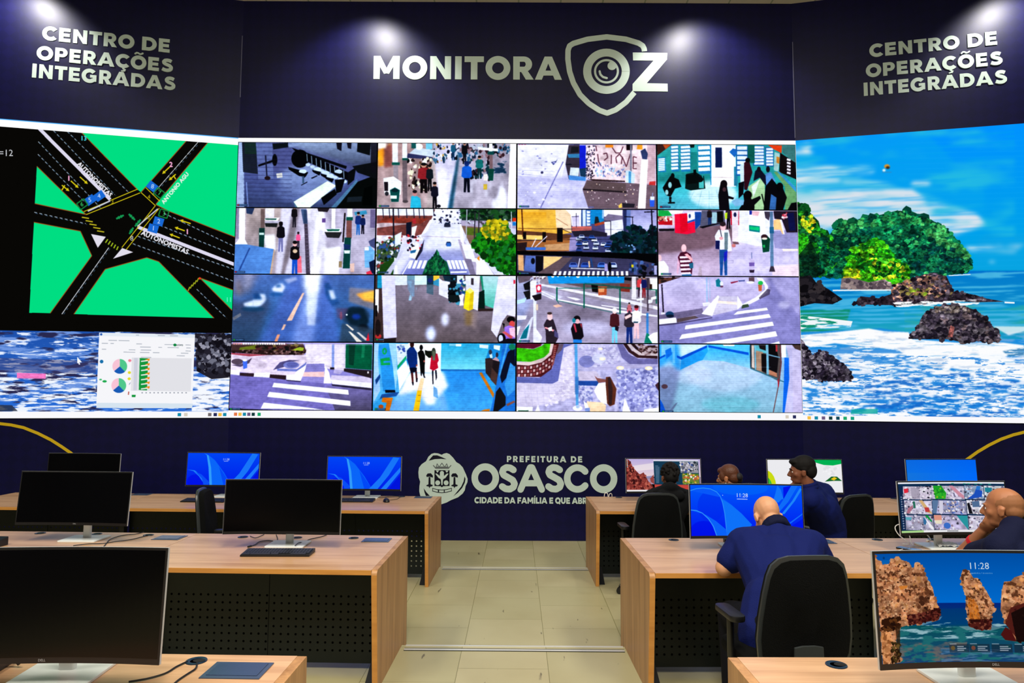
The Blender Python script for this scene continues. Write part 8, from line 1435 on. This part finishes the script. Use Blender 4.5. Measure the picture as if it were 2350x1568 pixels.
def hand_prims(w, d, n, side, curl=50, k=1.0):
    w, d, n = Vector(w), Vector(d).normalized(), Vector(n); n = (n - d * n.dot(d)).normalized(); s = d.cross(n) * side
    M = Matrix((s, d, n)).transposed().to_4x4(); M.translation = w
    P = [('e', (0, .05 * k, 0), (.040 * k, .050 * k, .016 * k), M), ('e', (.022 * k, .03 * k, .006), (.018 * k, .032 * k, .016 * k), M)]
    for i, L in enumerate((.92, 1.0, .95, .76)):
        p = w + d * .088 * k + s * (.029 - .0195 * i) * k; a = 0
        for j, (l, r) in enumerate(((.042, .0092), (.027, .0085), (.021, .0075))):
            a += math.radians(curl * (.7 if j == 0 else 1.0) + i * 3); q = p + (d * math.cos(a) + n * math.sin(a)) * l * L * k; P.append(('c', p, q, r * k, r * k * .94)); p = q
    p = w + d * .03 * k + s * .034 * k; q = p + (d * .65 + s * .55 + n * .45).normalized() * .036 * k; P += [('c', p, q, .0115 * k, .010 * k), ('c', q, q + (d * .85 + s * .05 + n * .5).normalized() * .030 * k, .010 * k, .0085 * k)]
    return P
def head_matrix(p, yaw, pitch=0, roll=0):
    return Matrix.Translation(p) @ Matrix.Rotation(rad(yaw), 4, 'Z') @ Matrix.Rotation(rad(pitch), 4, 'X') @ Matrix.Rotation(rad(roll), 4, 'Y')
def person(label, J, M, skin, shirt, trousers, sleeve=.62, fat=1.0, hands=(('L', 50), ('R', 40)), long_sleeve=False, wrinkle=.004, hem=.03):
    V_ = {k: Vector(v) for k, v in J.items()}; pel = V_['pelvis']
    t = thing('person', label, 'person', (pel.x, pel.y, V_['floor'].z if 'floor' in V_ else 0))
    nb, ch = V_['neck'], V_['chest']; f = fat
    def torso(g, hem=0.0):
        P = [('c', V_['shL'], V_['shR'], .072 * f + g, .072 * f + g), ('c', ch, pel, .135 * f + g, .150 * f + g), ('c', nb, ch, .062 + g, .12 * f + g)]
        lat = (V_['shR'] - V_['shL']).normalized()
        if hem: P += [('c', pel.lerp(ch, .3) + lat * .05 * s, pel + lat * .085 * s - Vector((0, 0, hem * .5)), .14 * f + g, .138 * f + g) for s in (-1, 1)]
        for s in ('L', 'R'): P += [('c', V_['sh' + s].lerp(ch, .25), pel.lerp(ch, .25), .095 * f + g, .125 * f + g), ('c', nb, V_['sh' + s], .052 + g * .7, .068 * f + g)]
        return P
    P = head_prims(M) + [('c', M @ Vector((0, -.045, -.14)), nb, .062, .068)] + torso(0)
    for s in ('L', 'R'):
        P += [('c', V_['sh' + s], V_['el' + s], .054 * f, .047 * f), ('c', V_['el' + s], V_['wr' + s], .047 * f, .030)]
        P += [('c', pel + (V_['kn' + s] - pel).cross(Vector((0, 0, 1))).normalized() * (.09 if s == 'R' else -.09) * 1.0, V_['kn' + s], .092 * f, .066), ('c', V_['kn' + s], V_['an' + s], .064, .042), ('c', V_['an' + s], V_['an' + s] + Vector(J.get('toe', (0, .14, -.03))), .04, .032)]
    for s, curl in hands: P += hand_prims(V_['wr' + s], V_['hd' + s], V_['hn' + s], -1 if s == 'L' else 1, curl)
    blob('body', P, skin, t, .0068, 3)
    Q = torso(.016, hem)
    for s in ('L', 'R'):
        e = V_['el' + s]; u = V_['sh' + s]
        if long_sleeve: Q += [('c', u, e, .078 * f, .066 * f), ('c', e, e.lerp(V_['wr' + s], .95), .066 * f, .045)]
        else: q = u.lerp(e, sleeve); Q += [('c', u, q, .080 * f, .074 * f)]
    sh = blob('shirt', Q, shirt, t, .009, 5, wrinkle)
    Q = [('c', pel + Vector((0, 0, .02)), pel - Vector((0, 0, .02)), .162 * f, .16 * f)]
    for s in ('L', 'R'):
        Q += [('c', pel + (V_['kn' + s] - pel).cross(Vector((0, 0, 1))).normalized() * (.09 if s == 'R' else -.09), V_['kn' + s], .108 * f, .082), ('c', V_['kn' + s], V_['an' + s], .080, .066)]
    blob('trousers', Q, trousers, t, .015, 3, .003)
    for s in ('L', 'R'):
        a = V_['an' + s]; tv = Vector(J.get('toe', (0, .14, -.03))); blob('shoe', [('c', a + Vector((0, 0, -.035)) - tv * .25, a + tv * 1.1 - Vector((0, 0, .012)), .046, .038)], mat('black_shoe', (12, 12, 13), .4), t, .012, 2)
    return t
def face_parts(t, M, iris=(30, 20, 14), brow=None):
    off = Matrix.Translation(-t.location)
    for s in (-1, 1):
        o = obj('eye', solid([('e', (s * .031, .0765, .010), (.013, .010, .0095), off @ M)]), mat('eye_white', (222, 216, 208), .25), t, smooth=True)
        obj('iris', solid([('e', (s * .031, .0838, .010), (.0058, .004, .0058), off @ M)]), mat('iris_dark', iris, .2), o, smooth=True)
        if brow: obj('eyebrow', solid([('c', off @ M @ Vector((s * .014, .0955, .034)), off @ M @ Vector((s * .050, .084, .036)), .0045, .003)]), brow, t, smooth=True)
        obj('lips', solid([('e', (0, .0935, -.056), (.021, .0085, .0075), off @ M)]), mat('lips', (150, 90, 84), .45), t, smooth=True) if s == 1 else None
NAVYSH = mat('navy_polo_cloth', (7, 21, 84), .85, spec=.2, bump=(160, .25)); NAVYDK = mat('dark_navy_cloth', (8, 14, 46), .85, spec=.2, bump=(160, .25)); BLKCL = mat('black_hoodie_cloth', (11, 12, 15), .92, spec=.2, bump=(180, .3)); TROU = mat('dark_trousers', (6, 7, 15), .9, spec=.2)
SK1, SK2, SK3 = skin_mat('light_skin', (206, 150, 112)), skin_mat('brown_skin', (126, 76, 52)), skin_mat('tan_skin', (172, 112, 76))
Y = lambda px, py, y: at_y(px, py, y)

# bald person leaning over the second row desk
M = head_matrix(Y(1763, 1190, 4.32), 3, -50)
pel = Vector((1.41, 3.69, .675))
t = person('bald person in navy polo shirt bent over the second row desk, seen from behind', dict(
    floor=(0, 0, FLOOR2), neck=Y(1782, 1226, 4.18), chest=Y(1786, 1292, 4.07), pelvis=pel, shL=Y(1706, 1247, 4.20), shR=Y(1860, 1252, 4.14),
    elL=Y(1662, 1303, 4.20), wrL=(1.40, 4.50, .862), hdL=(.75, .62, -.05), hnL=(0, 0, -1), elR=Y(1893, 1302, 4.18), wrR=(1.74, 4.46, .862), hdR=(-.7, .7, -.05), hnR=(0, 0, -1),
    knL=(1.28, 4.22, .585), knR=(1.66, 4.24, .585), anL=(1.27, 4.16, .145), anR=(1.66, 4.20, .145)), M, SK1, NAVYSH, TROU, sleeve=.66, fat=1.12, wrinkle=.005, hem=.12)
c0 = M @ Vector((0, -.05, -.115)); cm = Matrix.Translation(-t.location)
def collar(t, M, m, r=.072, h=.05, dn=-.125):
    n = 14; Q = []
    for i in range(n):
        p, q = [M @ Vector(((r - .012) * math.cos(2 * math.pi * k / n), -.040 + (r - .012) * math.sin(2 * math.pi * k / n), dn + h * (.55 - .35 * math.sin(2 * math.pi * k / n)))) for k in (i, i + 1)]
        Q += [('c', p, q, .017, .017), ('c', p + (M.to_3x3() @ Vector((0, 0, -.03))), q + (M.to_3x3() @ Vector((0, 0, -.03))), .021, .021)]
    return blob('collar', Q, m, t, .006, 3)
collar(t, M, NAVYDK, .080, .045, -.12)
face_parts(t, M)
# person in black hoodie, front row
M = head_matrix(Y(1537, 1099, 6.72), 4, -6) @ Matrix.Scale(.95, 4)
t = person('person with short curly black hair and black hoodie, seen from behind', dict(
    neck=Y(1534, 1124, 6.66), chest=Y(1528, 1170, 6.62), pelvis=(1.36, 6.60, .585), shL=Y(1497, 1144, 6.66), shR=Y(1574, 1144, 6.68),
    elL=(1.24, 6.86, .82), wrL=(1.33, 7.08, .80), hdL=(.5, .85, -.1), hnL=(0, 0, -1), elR=(1.69, 6.86, .82), wrR=(1.58, 7.08, .80), hdR=(-.4, .9, -.1), hnR=(0, 0, -1),
    knL=(1.24, 7.02, .52), knR=(1.56, 7.02, .52), anL=(1.24, 7.0, .09), anR=(1.56, 7.0, .09)), M, SK2, BLKCL, TROU, long_sleeve=True, hands=(('L', 25), ('R', 25)))
rg = random.Random(4); HP = [('e', (0, -.018, .062), (.082, .098, .086), M), ('e', (0, -.06, .02), (.076, .06, .07), M)]
for i in range(150):
    a, b_ = rg.uniform(0, 6.283), rg.uniform(-.35, 1.57); d = Vector((math.cos(a) * math.cos(b_), math.sin(a) * math.cos(b_), math.sin(b_)))
    if d.y > .55 and d.z < .75: continue
    p = Vector((0, -.022, .062)) + Vector((d.x * .086, d.y * .104, d.z * .094)); r = rg.uniform(.010, .017); HP.append(('e', p, (r, r, r), M))
blob('hair', HP, mat('black_hair', (12, 10, 10), .75, spec=.25), t, .006, 1)
blob('hood', [('c', Y(1506, 1132, 6.62), Y(1538, 1118, 6.56), .040, .050), ('c', Y(1538, 1118, 6.56), Y(1568, 1132, 6.64), .050, .040), ('c', Y(1520, 1136, 6.56), Y(1560, 1138, 6.56), .05, .05)], BLKCL, t, .008, 5, .004)
face_parts(t, M, brow=mat('black_hair', (12, 10, 10)))
# person with tied hair, front row behind the big blue monitor
M = head_matrix(Y(1671, 1099, 6.42), 52, -8) @ Matrix.Scale(.92, 4)
t = person('person with brown hair tied in a dark bun, only the head above a blue monitor', dict(
    neck=Y(1678, 1128, 6.36), chest=(2.02, 6.36, .86), pelvis=(2.0, 6.28, .585), shL=(1.84, 6.34, 1.0), shR=(2.16, 6.46, 1.0), elL=(1.85, 6.62, .80), wrL=(1.87, 6.98, .80), hdL=(0, 1, -.1), hnL=(0, 0, -1), elR=(2.12, 6.74, .80), wrR=(2.02, 7.0, .80), hdR=(0, 1, -.1), hnR=(0, 0, -1),
    knL=(1.78, 6.68, .52), knR=(2.04, 6.72, .52), anL=(1.78, 6.68, .09), anR=(2.04, 6.72, .09)), M, SK3, NAVYDK, TROU, fat=.92, hands=(('L', 25), ('R', 25)))
BRH = mat('brown_hair', (86, 46, 26), .5, spec=.4, bump=(90, .3))
blob('hair', [('e', (0, -.02, .058), (.083, .100, .088), M), ('e', (0, -.06, .01), (.074, .062, .07), M), ('e', (0, .045, .085), (.062, .05, .036), M), ('e', (.066, .03, .03), (.018, .034, .05), M), ('e', (-.066, .03, .03), (.018, .034, .05), M)], BRH, t, .006, 4)
blob('hair_bun', [('e', (0, -.115, .012), (.044, .036, .042), M), ('e', (.016, -.105, -.02), (.04, .034, .036), M)], mat('dark_hair_bun', (20, 14, 14), .7), t, .006, 3, .004)
off = Matrix.Translation(-t.location); obj('earring', solid([('e', (-.088, -.004, -.036), (.005, .005, .005), off @ M)]), mat('pearl', (226, 220, 214), .25), t, smooth=True)
face_parts(t, M, brow=BRH)
# person in profile, front row, hand to the mouth
M = head_matrix(Y(1840, 1084, 6.20), 74, -6)
mouth = M @ Vector((0, .118, -.062)); wr = mouth + Vector((-.02, -.06, -.125))
t = person('person in navy shirt seen in profile, hand at the mouth, before the white screen', dict(
    neck=Y(1858, 1116, 6.22), chest=Y(1884, 1168, 6.26), pelvis=(2.93, 6.50, .585), shL=Y(1860, 1148, 6.10), shR=Y(1890, 1130, 6.40),
    elL=wr + Vector((.01, .10, -.22)), wrL=wr, hdL=mouth - wr + Vector((0, .03, 0)), hnL=(.75, .5, 0), elR=(2.72, 6.80, .80), wrR=(2.54, 6.98, .80), hdR=(-.6, .8, -.05), hnR=(0, 0, -1),
    knL=(2.52, 6.52, .52), knR=(2.58, 6.80, .52), anL=(2.50, 6.52, .09), anR=(2.56, 6.78, .09), toe=(-.12, .06, -.03)), M, SK2, NAVYSH, TROU, fat=1.02, hands=(('L', 62), ('R', 25)), sleeve=.7)
BKH = mat('black_hair', (12, 10, 10))
blob('hair', [('e', (0, -.024, .064), (.087, .102, .090), M), ('e', (0, -.068, .012), (.080, .062, .078), M), ('e', (0, .046, .098), (.062, .05, .030), M), ('e', (.07, -.02, .03), (.018, .03, .04), M), ('e', (-.07, -.02, .035), (.018, .026, .036), M)], BKH, t, .006, 3, .003)
collar(t, M, NAVYSH, .074, .03, -.13); face_parts(t, M, brow=BKH)
# shaven-headed person at far right, chin on the hand
M = head_matrix(Y(2302, 1171, 4.05), 42, -4) @ Matrix.Scale(.95, 4)
chin = M @ Vector((-.02, .092, -.098)); wr = Y(2257, 1218, 4.16)
t = person('shaven-headed person in navy shirt resting chin on hand, red wristband, before camera grid', dict(
    floor=(0, 0, FLOOR2), neck=Y(2330, 1216, 3.96), chest=(2.94, 3.93, .86), pelvis=(2.98, 3.84, .655), shL=Y(2296, 1262, 3.88), shR=Y(2394, 1244, 4.12),
    elL=Y(2198, 1286, 4.36), wrL=wr, hdL=chin - wr + Vector((.01, -.01, .01)), hnL=(.55, .8, .1), elR=(3.10, 4.34, .90), wrR=(2.92, 4.52, .865), hdR=(-.8, .6, -.05), hnR=(0, 0, -1),
    knL=(2.62, 4.16, .585), knR=(2.90, 4.26, .585), anL=(2.62, 4.16, .145), anR=(2.90, 4.24, .145), toe=(-.10, .09, -.03)), M, SK3, NAVYDK, TROU, fat=1.04, hands=(('L', 66), ('R', 30)), sleeve=.5)
STUB = mat('shaven_stubble', (148, 98, 64), .65, spec=.3)
blob('hair', [('e', (0, -.019, .043), (.0765, .0965, .084), M), ('e', (0, -.05, .0), (.072, .058, .062), M)], STUB, t, .005, 3)
el = Y(2198, 1286, 4.36); d = (el - wr).normalized(); off = -t.location
b = MB(); b.cyl(wr + d * .095 + off, wr + d * .118 + off, .0405, .0415, 20); obj('wristband', b, mat('red_rubber', (206, 24, 34), .5), t, smooth=True)
collar(t, M, NAVYDK, .072, .03, -.13); face_parts(t, M, brow=STUB)
